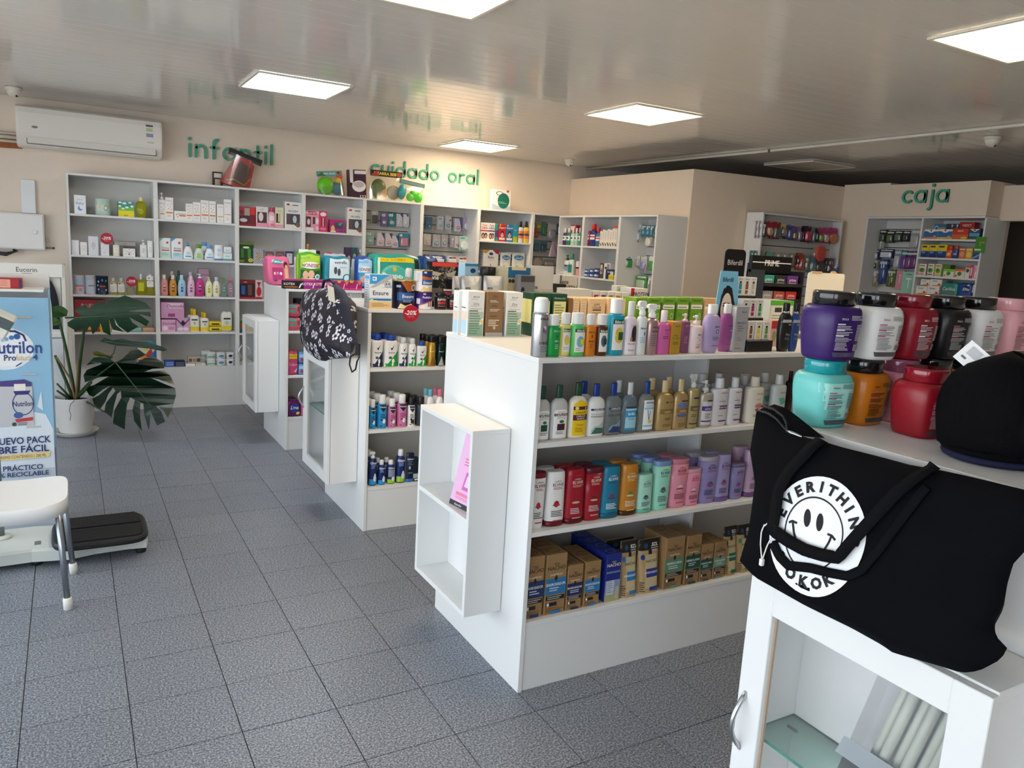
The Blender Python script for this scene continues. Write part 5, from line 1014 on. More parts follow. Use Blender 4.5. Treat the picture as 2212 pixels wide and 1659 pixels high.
hang(u, ('N', 1.7, 'Y', 5.41), YW2, 'blis', 1385, 1600, 745, 925, 'clear pack with a coral round brush above the dark brush sets', body='c8b8a8', ic='d8584a', it='round', iz=.42, d=.03)
for i, (a, b) in enumerate(((545, 620), (1062, 1150))): hang(u, r, YW2, 'blis', a, b, 1330, 1560, ('small red and white pack low beside the black stand', 'dark orange pack low behind the white sign')[i], body=('b8b0a8', '3a3028')[i], ic=('8a2038', 'b05a28')[i], it='slab')
# ================================================================ till niche
u = NI; r = ('O', 1.7, 'X', CX+.2); XW3 = CX+.3
for a, b, c, d_, body, ic, it, l, n in ((240, 330, 730, 900, '1f261c', '3f4a34', 'slab', 'black and olive razor card', 1), (335, 440, 745, 905, '243020', '5a7040', 'slab', 'black and green razor card', 2), (445, 555, 742, 890, '1c2420', '6a7a68', 'slab', 'black and grey razor card', 2), (558, 655, 745, 890, '181c1a', '3a403c', 'slab', 'plain black razor card', 2), (650, 795, 718, 985, '9a9c9c', 'b8b8b8', 'slab', 'large silver blade pack', 2),
                                 (240, 300, 870, 985, 'a8b0a0', 'd8d8cc', 'stick', 'small pale razor card below the olive one', 0), (160, 235, 1000, 1135, '1c2c58', 'b8c0d8', 'slab', 'navy and white blade card', 1), (240, 440, 992, 1115, '16204a', 'd8dce8', 'slab', 'wide navy razor card with white band', 1), (140, 215, 1145, 1260, 'b89a40', '2a4a7a', 'slab', 'small yellow-edged card', 0), (215, 330, 1130, 1445, '24448a', '3f68b0', 'stick', 'long blue razor card', 2), (430, 525, 1000, 1255, '8a94a8', 'c8ccd4', 'slab', 'silver-blue blade card', 2),
                                 (520, 610, 1012, 1262, '3a7a90', '7a3a90', 'slab', 'teal and purple razor pack', 0), (590, 680, 1020, 1262, '5a3a80', '8a4a90', 'slab', 'purple razor pack beside the teal one', 0), (660, 755, 1020, 1262, '5a3a70', '7a3a78', 'slab', 'dark violet razor pack by the panel', 1), (130, 222, 1270, 1500, '8a8878', 'd8b0a0', 'stick', 'pale razor bundle pack at the niche edge', 0), (330, 450, 1268, 1505, '5a6a34', '8a9a58', 'stick', 'olive razor bundle pack', 1)):
    hang(u, r, XW3, 'blis', a, b, c, d_, l, body=body, ic=ic, it=it, n=n, grp=l, art='r .1 .78 .9 .9 d0d4c8')
hang(u, r, XW3, 'box', 452, 560, 1280, 1535, 'pale pink hanging razor carton', 'carton', body='dc98a4', d=.02, art='r .45 .3 .55 .7 f0d8dc;r .35 .7 .65 .76 f0d8dc')
hang(u, ('O', 1.7, 'X', CX+.16), XW3, 'box', 532, 712, 1302, 1582, 'mint green hanging razor carton with a white razor print', 'carton', body='9cd0bc', d=.02, art='r .46 .2 .54 .65 e4f0ea;r .3 .62 .7 .7 e4f0ea;r .3 .85 .7 .9 5a9a88')
r = ('O', NZS[0], 'X', CX+.03)
PI1 = 'r 0 .0 1 .22 %s;r 0 .2 1 .8 2f68a4;p f0ece4 0,1 1,1 .6,.66 .4,.66;p 24303a .42,.95 .58,.95 .5,.74;e .8 .25 .12 .12 d89a60'
put(r, 'box', 846, 1030, 727, 'blue and white plaster carton with a coral base', 'carton', body='e4e0d8', d=.12, art=PI1 % 'd8805a')
put(r, 'box', 1033, 1226, 725, 'blue and white plaster carton with a yellow base', 'carton', body='e4e0d8', d=.12, art=PI1 % 'e0b840')
put(r, 'box', 1228, 1444, 715, 'red and orange condom display carton', 'carton', body='c83a28', d=.12, art='T .5 .78 .16 f0d8c8 NEXT;r 0 0 1 .45 d8682c;e .75 .15 .2 .12 e8c040')
put(r, 'box', 1450, 1602, 716, 'dark blue and white plaster carton with a green side', 'carton', body='2a4a70', d=.12, art='p ece8e0 .05,.95 .95,.95 .5,.7;r .05 .3 .95 .6 6a9ab8;r 0 0 1 .12 4a8a3a;e .5 .86 .12 .06 24303a')
h1 = .145
put(r, 'box', 948, 1128, 655, 'blue plaster carton standing behind the front ones', 'carton', body='3f7898', d=.08, dy=.15, art='o .3 .7 .16 .2 .3 d8e8ec;r .5 .6 .95 .8 c89868')
put(r, 'box', 1130, 1300, 650, 'dark grey display tray with white points', 'display tray', name='display_tray', body='3c4048', d=.08, dy=.15, art='p e0dcd4 .4,.95 .55,.95 .47,.7;p e0dcd4 .8,.95 .95,.95 .87,.7')
put(r, 'box', 1306, 1510, 627, 'red carton with a raised lettered back', 'carton', body='b82a24', d=.08, dy=.15, art='T .5 .82 .14 f0d8d0 NEXT;r .8 .4 1 .7 d87838')
r = ('O', NZS[1], 'X', CX+.03)
for i, (a, b) in enumerate(((800, 905), (908, 1018), (1020, 1145))): put(r, 'box', a, b, 932, 'yellow and navy antacid carton, %s from the niche divider' % ('first', 'second', 'third')[i], 'carton', 'yellow and navy antacid cartons', body='e8c81c', d=.12, art='r 0 0 1 .5 24407a;e .35 .42 .25 .12 4f8ad0;r .15 .78 .75 .9 2a3a50;e .5 .12 .3 .06 1c2c58')
put(r, 'bot', 1148, 1238, 950, 'orange-red fizzy salts bottle', 'bottle', prof='cyl', body='d8502c', cap='c83c24', cs='flip', cr=.8, art='r .2 .15 .8 .5 e88a5a;T .5 .35 .15 f4e8e0 SAL')
put(r, 'bot', 1240, 1310, 945, 'blue fizzy salts bottle with a red cap', 'bottle', prof='cyl', body='24589a', cap='c84a40', cs='flip', cr=.8, art='T .5 .35 .15 e8ecf4 SAL')
put(r, 'box', 1315, 1402, 975, 'orange sachet carton in the till niche', 'carton', body='d8743c', d=.1, art='e .5 .4 .35 .25 e8a070;r .1 .8 .9 .9 f0d0b0')
put(r, 'box', 1406, 1500, 980, 'golden yellow sachet carton in the till niche', 'carton', body='d8a83c', d=.1, art='e .5 .4 .35 .25 ecc878;r .1 .8 .9 .9 f0e0b0')
put(r, 'box', 1506, 1592, 1040, 'low navy sachet carton at the shelf end', 'carton', body='2a508a', d=.1, art='p 8fb0d8 0,.2 1,.8 1,.5 0,0')
t = put(('O', NZS[1], 'X', CX-.012), 'card', 1532, 1672, 826, 'green hanging card clipped to the till niche edge', 'sign', yb=1045, name='hanging_card', body='3f8a28', art='r .35 .6 .9 .68 c87a38;t .5 .5 .1 d8e8c8 E;r 0 .15 .65 .24 e8e8e0')
r = ('O', NZS[2], 'X', CX+.03)
PGR = 'e .5 .45 .35 .2 5f9a3a;e .45 .5 .15 .1 2f6a2a;r .2 .8 .8 .88 6a8a5a;r .2 .08 .8 .16 %s'
for a, b, c, body, c2, l in ((762, 870, 1192, 'ecdcd0', 'd8603c', 'white tea carton with a coral edge'), (880, 976, 1192, 'e0dcd4', '6a3a58', 'white tea carton with a plum edge'), (986, 1074, 1196, 'e4d8b0', 'd8b030', 'white tea carton with a yellow edge')):
    put(r, 'box', a, b, c, l, 'carton', body=body, d=.1, art=PGR % c2+';r 0 0 .12 1 '+c2)
put(r, 'box', 1078, 1190, 1205, 'plain green tea carton in the till niche', 'carton', body='5a8a24', d=.08, dy=.02)
put(r, 'box', 1108, 1250, 1265, 'low white and green sweetener carton', 'carton', body='dfe4cc', d=.05, dy=-.025, art='r 0 .7 1 1 8ac04a;e .5 .45 .2 .25 4f8a34;r .05 .1 .25 .3 d8a030')
put(r, 'box', 1254, 1398, 1265, 'low white and orange sweetener carton', 'carton', body='e4dccc', d=.08, art='r 0 .75 1 1 e0703c;e .5 .45 .2 .25 3f7a34;r .05 .1 .3 .3 d8503a')
put(r, 'box', 1402, 1460, 1218, 'narrow white carton with orange top and green emblem', 'carton', body='e8e0d8', d=.08, art='r 0 .82 1 1 e0603c;e .5 .6 .35 .16 2f5a2a')
put(r, 'box', 1464, 1500, 1210, 'narrow magenta carton in the till niche', 'carton', body='c83a70', d=.08, art='r .2 .2 .8 .8 f0d0dc')
put(r, 'box', 1503, 1556, 1214, 'narrow pale pink carton at the shelf end', 'carton', body='e8b0b8', d=.08, art='r .2 .1 .45 .9 d86a8a;r .55 .1 .8 .5 fff')
r = ('O', NZS[3], 'X', CX+.03)
PSE = 'p d8482c 0,.05 1,.25 1,.05;p e8a020 .1,.0 1,.2 1,.0;T .42 .74 .2 4a4448 Sertal;e .8 .3 .1 .12 b83040'
t = put(r, 'box', 736, 880, 1492, 'white and red tablet display carton on the bottom shelf', 'carton', 'white and red tablet cartons', body='eae6e0', d=.1, art=PSE)
put(r, 'box', 884, 1048, 1494, 'white and red tablet display carton on the bottom shelf', 'carton', 'white and red tablet cartons', body='eae6e0', d=.1, art=PSE)
for a, b in ((802, 922), (926, 1088)): put(r, 'box', a, b, 1402, 'white and red tablet carton stacked on the bottom-shelf ones', 'carton', 'stacked white and red tablet cartons', zb=NZS[3]+t['_h']+.006, body='eae6e0', d=.09, dy=.01, art=PSE)
put(r, 'bag', 1066, 1292, 1445, 'teal and white tissue pack in the till niche', 'pack', body='2f9080', d=.1, art='B .5 .55 .22 d8ece4 Carilina;p b04a80 0,.3 .4,.36 1,.12 1,.08 .4,.28 0,.24;r 0 0 1 .1 c8d8d4')
put(r, 'bag', 1294, 1480, 1456, 'royal blue tissue pack in the till niche', 'pack', body='2050a8', d=.1, seed=8, art='e .62 .6 .32 .22 182858;B .62 .6 .2 f0f4f8 Elite;e .75 .88 .1 .06 e4ecf4')
put(r, 'bag', 1482, 1530, 1470, 'narrow white and navy tissue pack', 'pack', body='c4c8d4', d=.08, seed=4, art='r .1 .15 .9 .4 24345a')
# ================================================================ farthest gondola
zt = GT[3]; r = ('E', zt, 'Y', 6.08)
put(r, 'bag', 455, 690, 1172, 'pink adult nappy pack with a teal logo', 'nappy pack', name='nappy_pack', body='d8648c', d=.17, yb=None, lean=-.06, art='e .46 .83 .23 .09 2f9a98;B .46 .84 .09 e8f4f0 Plenitud;r .22 .2 .68 .62 b03a6c;e .33 .42 .05 .05 f4e8ee;e .45 .42 .05 .05 f4e8ee;e .58 .42 .05 .05 f4e8ee;r .25 .14 .4 .2 2f4a9a;r .74 .12 .9 .6 e0b090;e .8 .72 .09 .12 4a2420;e .82 .66 .06 .07 e0b090')
r = ('E', zt, 'Y', 6.0)
put(r, 'bag', 758, 988, 1130, 'lime and green adult nappy pack', 'nappy pack', name='nappy_pack', body='4f9a2a', d=.17, crest='e8ecdc', seed=6, art='r .06 .55 .97 .97 a8d038;p 1c5a2c .05,.05 .95,.05 .95,.5 .5,.45 .05,.5;t .25 .85 .06 3f5fa0 ADULTO;e .52 .63 .42 .1 f4f0ec;T .52 .63 .11 8a3f58 NONISEC;e .3 .35 .13 .12 e0b898;e .55 .37 .13 .12 e0b898;r .12 .08 .42 .26 a8e070;r .42 .06 .7 .26 e8e4dc;e .82 .3 .12 .08 cfeee4;e .82 .3 .07 .05 4f9ac0', side='r .1 .1 .55 .85 eef0ea;r .6 .05 .95 .95 8cc030')
put(r, 'bag', 1008, 1285, 1170, 'teal and white adult nappy pack', 'nappy pack', name='nappy_pack', body='24808f', d=.17, crest='c8ccd0', seed=9, art='p d4e4ea .2,.3 .95,.3 .97,.95 .2,.95;T .6 .82 .1 14384a estrella;i .68 .66 .07 5a98b0 Adult;e .42 .55 .06 .12 44525a;e .55 .5 .06 .12 44525a;p 2f98b0 .02,.4 .35,.2 .97,.22 .97,.08 .02,.08;e .84 .32 .15 .13 24606f;e .84 .32 .11 .1 c4ecf4;r .02 .06 .97 .1 1c6070')
put(r, 'bag', 1340, 1500, 1172, 'blue and white adult nappy pack behind the pale blue carton', 'nappy pack', name='nappy_pack', body='2f4f9a', d=.17, seed=12, art='r .05 .5 .97 .95 a8d4ec;e .5 .6 .45 .1 f0ece8;T .5 .6 .1 8a3f58 NONISEC;r .1 .05 .95 .5 3f98c8;e .4 .3 .2 .12 e0b898;t .3 .84 .07 3f6fb0 ADULTO', side='r .1 .1 .6 .9 e8ecf4')
put(('E', zt, 'Y', 5.98), 'bag', 1505, 1985, 1150, 'large green nappy pack with a yellow banner', 'nappy pack', name='nappy_pack', body='2fa08c', d=.22, seed=2, art='r .03 .78 .83 .92 f0d81c;t .38 .85 .08 c87a20 PACK AHORRO;e .4 .3 .3 .4 4fb8a4;o .4 .3 .3 .4 .2 78c8b8;T .42 .4 .16 f0f6f2 Pampers;t .42 .24 .06 c8ece0 confort sec;e .42 .58 .04 .07 e8b840;r .1 .02 .6 .1 e0d838;r .84 .35 .98 .92 1c2440;e .91 .4 .06 .1 d8e0ec;r .03 .02 .1 .9 d8e8c8')
put(('E', zt, 'Y', 6.12), 'bag', 1992, 2150, 1172, 'dark blue nappy pack behind the black pouch', 'nappy pack', name='nappy_pack', body='1f4f8f', d=.2, seed=14, art='e .5 .7 .35 .16 3f8ac8')
r = ('E', zt, 'Y', 5.745)
PK = 'T .3 .62 .3 f0e4ec KOTEX;r .05 .2 .7 .28 %s;p f0f0f0 .75,.15 .82,.15 .92,.7 .85,.7'
for a, b, c, c2, l in ((608, 810, '1c1418', 'd89030', 'black tampon carton with an orange line'), (813, 928, 'a8287c', '6a3aa0', 'magenta tampon carton with a violet swoosh'), (931, 1040, '98206c', '5a3a98', 'magenta tampon carton beside the backpack handle'), (1043, 1140, 'a82878', '6a3aa0', 'magenta tampon carton behind the backpack handle')):
    put(r, 'box', a, b, 1412, l, 'carton', body=c, d=.06, art=PK % c2)
for a, b, l in ((1143, 1262, 'deep pink tampon carton with yellow triangles'), (1265, 1392, 'deep pink tampon carton with yellow triangles')):
    put(r, 'box', a, b, 1414, l, 'carton', 'deep pink tampon cartons', body='b82470', d=.06, art='p e8b030 0,1 .35,1 .17,.55;p e8884a .6,1 1,1 .8,.5;p 28306a .1,.75 .25,.75 .17,.5;r .02 .1 .98 .2 d84a90;p f0e0ec .5,.15 .56,.15 .66,.7 .6,.7')
put(r, 'box', 640, 1200, 1402, 'long pink tampon carton lying behind the front row', 'carton', dy=.08, body='c03878', d=.05)
r = ('F', .905, 'Y', GY[3]+.03)
t = put(r, 'bag', 556, 690, 672, 'pink pad pack with a green band', 'pack', 'pink pad packs with green bands', body='d0647c', d=.1, art='r .05 .7 .7 .92 4fa8a0;r .05 .35 .65 .55 5a9a78;e .85 .6 .1 .2 8a4a40;r .1 .1 .9 .25 c04a6c'); again(t, (0, 0, t['_h']+.002))
put(r, 'box', 642, 735, 490, 'dark navy pad carton beside the pink pad packs', 'carton', body='24243c', d=.1, dy=.12)
put(r, 'box', 1150, 1298, 405, 'white incontinence carton with a blue line on the top shelf', 'carton', body='e6e6e6', d=.15, art='r 0 .62 1 .75 2f86c0;r .05 .62 .1 1 2f86c0;r .3 .35 .85 .5 cfd0d2;r .3 .8 .85 .92 d4d8dc')
r = ('F', .57, 'Y', GY[3]+.03)
put(r, 'bag', 556, 665, 1005, 'pink pad pack with a yellow saver banner', 'pack', body='c84a7c', d=.1, art='r .15 .68 .95 .88 f0d028;t .55 .78 .08 3a2a10 ECONOMICO;i .55 .45 .12 f0c0d4 Calipso;p f0d8e4 .6,.15 .95,.3 .8,.1')
t = put(r, 'bag', 667, 740, 1130, 'pale blue pad pack in a stack beside the glass door', 'pack', 'pale blue pad packs', body='5f9ad0', d=.1, art='r .1 .5 .9 .8 a8d0f0;e .5 .3 .25 .12 c83a50'); again(t, (0, 0, t['_h']+.002))
r = ('F', .25, 'Y', GY[3]+.03)
t = put(r, 'bag', 552, 690, 1500, 'purple pad pack with a blue oval logo', 'pack', 'purple pad packs', body='6a1c5c', d=.1, art='e .55 .55 .35 .3 2a3f9a;B .55 .58 .22 f0f0f4 Lina;e .8 .2 .15 .1 e8d058'); behind(t, 1)
put(r, 'bag', 693, 740, 1535, 'narrow pink pad pack beside the glass cabinet', 'pack', body='c8608c', d=.08)
# ================================================================ deodorant gondola
zt = GT[2]; r = ('F', zt, 'Y', GY[2]+.02)
put(r, 'box', 1370, 1598, 245, 'pale blue nutrition drink carton with a silver swoosh', 'carton', body='e6e8ea', d=.085, art='p 3fa0dc 0,.72 0,1 1,1 .6,.74;r 0 .24 1 .45 5fb4e0;p 8fcaea 0,.55 1,.68 1,.3 0,.3;p b4b8bc 0,.55 1,.9 1,1 .9,1 0,.62;r 0 .0 1 .22 e8c890;p f0e0b0 .0,.22 .1,.3 .2,.24 .3,.28 .4,.2;r 0 .32 1 .62 e8eaec;T .5 .47 .13 1c2c5a Ensure;e .8 .72 .15 .1 c8c8ca;o .8 .72 .15 .1 .15 8a8a8c;e .74 .73 .03 .03 555;e .86 .73 .03 .03 555;r .12 .82 .3 .93 f0f4f8;r .15 .85 .24 .9 3f9ad4;r .2 .26 .95 .29 2f5a9a;l .1 .15 .9 3 .04 c09a60', side='r .1 .08 .9 .95 eef0f2;r .1 .85 .9 .95 6fb4e4;l .2 .8 .85 10 .07 b0b8d0')
PE = 'p a85a24 .2,.95 1,.95 1,.66 .5,.6;r 0 .3 1 .58 2a5a9a;T .55 .45 .12 f0f0f4 Ensure;e .8 .75 .12 .11 d8ccb0;e .8 .75 .08 .07 3a5a8a;p e8d0a0 .1,.02 .9,.02 .7,.2 .4,.12 .2,.2;l .3 .3 .8 2 .05 a8c0e0;r .05 .75 .2 .83 a8b0c8'
put(r, 'bot', 1602, 1818, 297, 'tall dark nutrition powder can with a copper swirl', 'can', name='can', prof='can', rat=1, n=32, body='1c1c3c', metal=.3, cap='c8a860', cmetal=.9, crough=.25, art=PE)
t = put(r, 'bot', 1822, 1990, 408, 'purple nutrition powder can under a smaller can', 'can', name='can', prof='can', rat=1, n=32, body='4a2f88', metal=.2, cap='c8a860', cmetal=.9, crough=.25, art='p ece8ee .1,.02 .98,.02 .98,.5 .1,.2;p c87a3a .1,.2 .98,.5 .98,.56 .1,.26;T .6 .68 .12 f0eef4 PediaSure;r .6 .15 .66 .4 b03050;r .72 .15 .78 .46 8a2a40;r .3 .82 .45 .9 d8d4e4;r .02 .3 .15 .6 ece8ee')
put(r, 'bot', 1818, 1992, 197, 'white and blue nutrition powder can stacked on the purple can', 'can', name='can', prof='can', rat=1, n=32, zb=zt+t['_h']+.001, body='e4e4e8', cap='c8a860', cmetal=.9, crough=.25, art='p 28346a .25,.95 .98,.95 .98,.62 .25,.72;p b8602c .25,.72 .98,.62 .98,.5 .25,.55;r .25 .3 .98 .55 2a5a9a;T .62 .42 .14 f0f0f4 Ensure;p e8cc90 .2,.04 .9,.04 .7,.25 .5,.14 .35,.26;r .35 .85 .5 .93 d8dce8;l .05 .8 .2 6 .07 b0b4c4')
for a, b, c, l in ((2022, 2132, 418, 'black supplement bottle with a red band'), (2142, 2250, 442, 'black supplement bottle with a crimson word behind cartons')):
    put(r, 'bot', a, b, c, l, 'bottle', prof='jar', rat=1, n=26, body='1c1a1c', cap='1a1a1c', cs='flip', cr=.92, art='T .5 .58 .13 e8e4e4 RIPPED;r .12 .3 .95 .46 c03040;r .12 .2 .95 .22 b8b4b0;r .05 .03 .98 .06 8a2a34')
r2 = ('F', zt, 'Y', GY[2]+.2)
put(r2, 'bot', 1690, 1825, 180, 'clear domed plastic tub behind the dark can', 'tub', prof='pear', rat=.9, body='c8ccd0', glass=1, cap='d8d8da', cs='dome', cr=.5)
p = onY(500+1788/4.608, 540+632/4.608, GY[2]-.006); discount('round red discount sign stuck to the edge of the deodorant gondola top', p, .046)
def ena(c='28282a'): return 'B .26 .62 .1 %s ena' % c
r = ('H', zt, 'Y', GY[2]+.2)
put(r, 'pouch', 125, 458, 862, 'big black protein pouch with a red top seal', 'pouch', body='1c1c1e', rough=.18, bump=.8, d=.12, art='r .15 .9 1 .99 d03a30;B .2 .66 .1 ece8e4 ena;p b8b4a0 .1,.8 .45,.75 .3,.68 .12,.7;p a8a490 .55,.74 .9,.82 .8,.66 .6,.68;r .1 .12 .42 .42 5a5650;r .45 .36 .8 .4 d8d4cc;r .45 .28 .78 .34 c03058;T .6 .15 .09 d8d4d0 NITRO')
r = ('H', zt, 'Y', GY[2]+.12)
put(r, 'pouch', 368, 470, 1000, 'silver creatine pouch mostly behind its neighbour', 'pouch', body='b4b6b8', rough=.3, metal=.3, bump=.5, d=.07, dy=.03, art='B .4 .62 .09 28282a ena;T .5 .45 .11 28282a CREA')
for a, b in ((466, 674), (682, 898)): put(r, 'pouch', a, b, 1000, 'silver creatine pouch with black lettering, %s' % ('in the middle of three' if a < 500 else 'beside the tan protein carton'), 'pouch', 'silver creatine pouches', body='bcbebe', rough=.3, metal=.25, bump=.5, d=.08, art='B .26 .64 .09 28282a ena;T .5 .46 .13 28282a CREATINA;l .1 .3 .9 3 .06 777')
r = ('H', zt, 'Y', GY[2]+.36)
put(r, 'box', 465, 612, 872, 'pale blue baby milk carton on the gondola', 'carton', dy=.14, body='a8d0e8', d=.1, art='e .6 .82 .2 .06 24488a;T .5 .66 .1 4a6aa0 Bebe;r 0 .93 1 1 3f8ab0;r .05 .1 .95 .5 d8e8f0')
put(r, 'bot', 580, 816, 900, 'wide black protein tub with a ribbed lid', 'tub', name='protein_tub', prof='pear', rat=1, n=30, body='19191b', cap='1c1a18', cs='flip', cr=.62, art='r .25 .15 .8 .4 3a3a3c')
r = ('H', zt, 'Y', GY[2]+.24)
put(r, 'box', 892, 1128, 912, 'tan protein bar carton with a blue lid', 'carton', body='b8ac8c', d=.16, art='r 0 .74 1 1 2a6a98;r .15 .93 .8 1 d8c8a0;e .1 .66 .07 .05 3a3430;e .24 .66 .07 .05 3a3430;t .65 .66 .1 a89858 20g;T .45 .5 .12 a88a4a deli;T .4 .3 .13 2a5a80 PROT;T .4 .13 .17 1f5f90 am')
put(r, 'box', 1016, 1176, 990, 'grey supplement carton with a striped flap', 'carton', dy=-.08, body='7a7a7e', d=.07, art='r .05 .8 .98 .98 4a4848;p 8fb8d0 .1,.3 .9,.5 .95,.3 .15,.12;T .5 .14 .14 ececec CLEAN;e .2 .55 .12 .1 2a2a2c')
put(r, 'pouch', 1125, 1412, 900, 'large white protein pouch with dark lettering', 'pouch', body='cfcdc8', rough=.3, bump=.7, d=.12, art='B .2 .5 .09 28282a ena;t .7 .42 .06 b8a888 TRUEMADE;T .55 .26 .16 2c2a2a WHEY;T .5 .1 .16 b89a68 PROTEIN')
put(r, 'box', 1408, 1600, 992, 'pale protein bar carton with dark lettering', 'carton', dy=.16, body='d8d2c8', d=.1, art='B .3 .8 .14 28282a ena;T .5 .6 .16 3a3634 PROTEIN;r 0 0 .1 1 6a6664')
put(r, 'box', 1385, 1485, 1076, 'small black carton in front of the pale protein carton', 'carton', dy=.085, body='141416', d=.06)
put(r, 'box', 1500, 1742, 1128, 'white display box with a black script logo', 'display box', name='display_box', dy=-.06, body='dcd6cc', d=.14, art='B .5 .45 .35 28282a ena')
t = thing('paper_pinwheel', 'green and red paper scraps on the supplement boxes', 'paper', (solx(1340, GY[2]+.25, zt), GY[2]+.33, zt)); q = MB()
q.box(-.045, -.01, 0, .0, .01, .115, P('e4e4e0', .5), .001); q.build('card', t); q = MB(); q.prism([(0, .06), (.05, .15), (.02, .02)], -.002, .002, P('78c850', .5)); q.build('card', t); q = MB(); q.prism([(.03, .11), (.09, .11), (.06, .02)], -.006, -.003, P('b82a48', .5)); q.build('card', t)
for i, c in enumerate(('b02a44', '5a2a5a', '6a8a28', 'c88a30', 'a8a828')):
    put(r, 'box', 1748+i*73, 1816+i*73, 1146+4*i, ('wine-red', 'plum', 'olive green', 'amber', 'yellow-green')[i]+' snack bar box in the row of small boxes', 'carton', dy=-.05, body='e0dcd4', d=.1, art='r .12 .15 .88 .8 %s;B .5 .48 .35 f4f0ec ena' % c)
put(r, 'box', 2118, 2300, 1120, 'white and red protein bar carton', 'carton', dy=-.04, body='e0dcd8', d=.12, art='r 0 0 .2 1 b82834;T .6 .72 .22 2a2828 PROTEIN;T .5 .4 .22 c83038 BAR')
put(r, 'box', 1975, 2110, 1096, 'small white snack carton behind the coloured bar boxes', 'carton', dy=.1, body='d8d4cc', d=.06, art='B .35 .8 .15 28282a ena;r .6 .74 .95 .84 444')
r = ('F', .919, 'Y', GY[2]+.03)
def foot(c): return 'p %s .04,.02 .96,.02 .96,.5;r .04 .02 .96 .12 %s;p 1c2c4a .38,.6 .5,.52 .72,.7 .52,.6;T .5 .46 .05 2a3a5a Rexona;e .4 .3 .13 .04 555;e .62 .2 .1 .07 f4f4f2;e .58 .09 .07 .05 f4f4f2' % (c, c)
for a, b, c, col, l in ((1390, 1506, 838, '1c2850', 'white foot powder bottle with a navy wedge and blue cap'), (1512, 1650, 842, '1f9a3f', 'white foot powder bottle with a green wedge and blue cap')):
    t = put(r, 'bot', a, b, c, l, 'bottle', l+'s', prof='foot', body='f0f0ee', cap='2048a8', cs='dome', cr=.62, rat=.6, p=3, art=foot(col)); behind(t, 2, dx=-.004)
for a, b, c, col, l in ((1657, 1750, 868, '1c2850', 'white deodorant spray with a navy wedge and clear cap'), (1752, 1836, 876, '1f9a3f', 'white deodorant spray with a green wedge and clear cap')):
    t = put(r, 'bot', a, b, c, l, 'aerosol', l+'s', prof='aero2', rat=1, body='eceeee', cap='d4d8dc', cs='dome', cr=.7, art=foot(col)); behind(t, 1, dx=-.004)
t = put(r, 'bot', 1838, 1940, 908, 'short white powder bottle with a green wedge', 'bottle', prof='foot', body='e8ecea', cap='2048a8', cs='dome', cr=.62, rat=.6, p=3, art=foot('1f9a3f'))
for a, b, c, body, c2, l in ((1948, 2030, 855, 'c8a040', '8a5a20', 'gold deodorant spray with a black cap'), (2038, 2116, 860, '16302c', 'a8b0b0', 'black deodorant spray with a silver base'), (2120, 2190, 862, '163a38', '8aa0a0', 'dark teal deodorant spray with a black cap')):
    t = put(r, 'bot', a, b, c, l, 'aerosol', l+'s', prof='aero2', rat=1, body=body, metal=.5, cap='141416', cs='flip', cr=.85, art='T .5 .5 .04 e8e4dc Rexona;p %s .1,.02 .9,.02 .5,.35' % c2); behind(t, 2, dx=-.006)
r = ('G', .576, 'Y', GY[2]+.03)
def ver(c2): return 'p 14203c .12,.72 .88,.72 .8,.6 .5,.5 .2,.6;T .5 .65 .05 f0f0f4 Veritas;e .6 .22 .18 .07 f0f0f0;e .35 .26 .14 .03 %s;l .2 .42 .85 3 .05 %s;r .15 .06 .4 .09 %s' % (c2, c2, c2)
for a, b, c, body, l, n in ((908, 976, 198, '2a98d0', 'short sky blue foot powder can', 1), (986, 1083, 150, '2a9ad4', 'tall sky blue foot powder can', 2), (1090, 1176, 188, 'd080a4', 'short pink powder can', 1), (1181, 1281, 145, 'd47aa8', 'tall pink powder can', 2)):
    t = put(r, 'bot', a, b, c, l, 'bottle', l+'s', prof='aero2' if 0 else 'cyl', rat=.95, body=body, cap='f0f0ee', cs='flip', cr=.72, art=ver('24345a' if 'blue' in l else '9a2f68')); behind(t, n, dx=-.012)
put(r, 'bot', 1286, 1366, 178, 'white foot powder can with a footprint and black cap', 'bottle', prof='cyl', rat=.95, body='f0efec', cap='1c1e22', cs='flip', cr=.72, art=ver('444')+';e .42 .2 .12 .1 1c1c1e;e .65 .17 .12 .1 1c1c1e')
t = put(r, 'bot', 1372, 1466, 168, 'charcoal foot powder can', 'bottle', 'charcoal foot powder cans', prof='cyl', rat=.95, body='3a4048', cap='23262a', cs='flip', cr=.72, art='r .6 .5 .95 .7 1c2430;e .7 .25 .2 .08 c8ccd0'); behind(t, 2, dx=-.02)
for a, b, cap, l in ((1468, 1556, '6fb8cc', 'white roll-on style bottle with a pale blue cap'), (1560, 1650, 'e07a94', 'white roll-on style bottle with a pink cap')):
    t = put(r, 'bot', a, b, 96, l, 'bottle', l+'s', prof='baby', rat=.8, body='f0f0f2', cap=cap, cs='flip', cr=.5, art='p 1c2850 .1,.4 .9,.4 .8,.28 .5,.2 .2,.28;T .5 .33 .045 f0f0f4 Veritas'); behind(t, 1, dx=-.01)
r = ('G', .25, 'Y', GY[2]+.03)
def gil(c): return 'T .5 .68 .07 f0f2f6 Gillette;l .2 .6 .8 3 .04 9ab0d8;r .02 .03 .98 .2 %s;e .66 .22 .2 .1 e8ecf0;e .66 .3 .12 .07 e8ecf0' % c
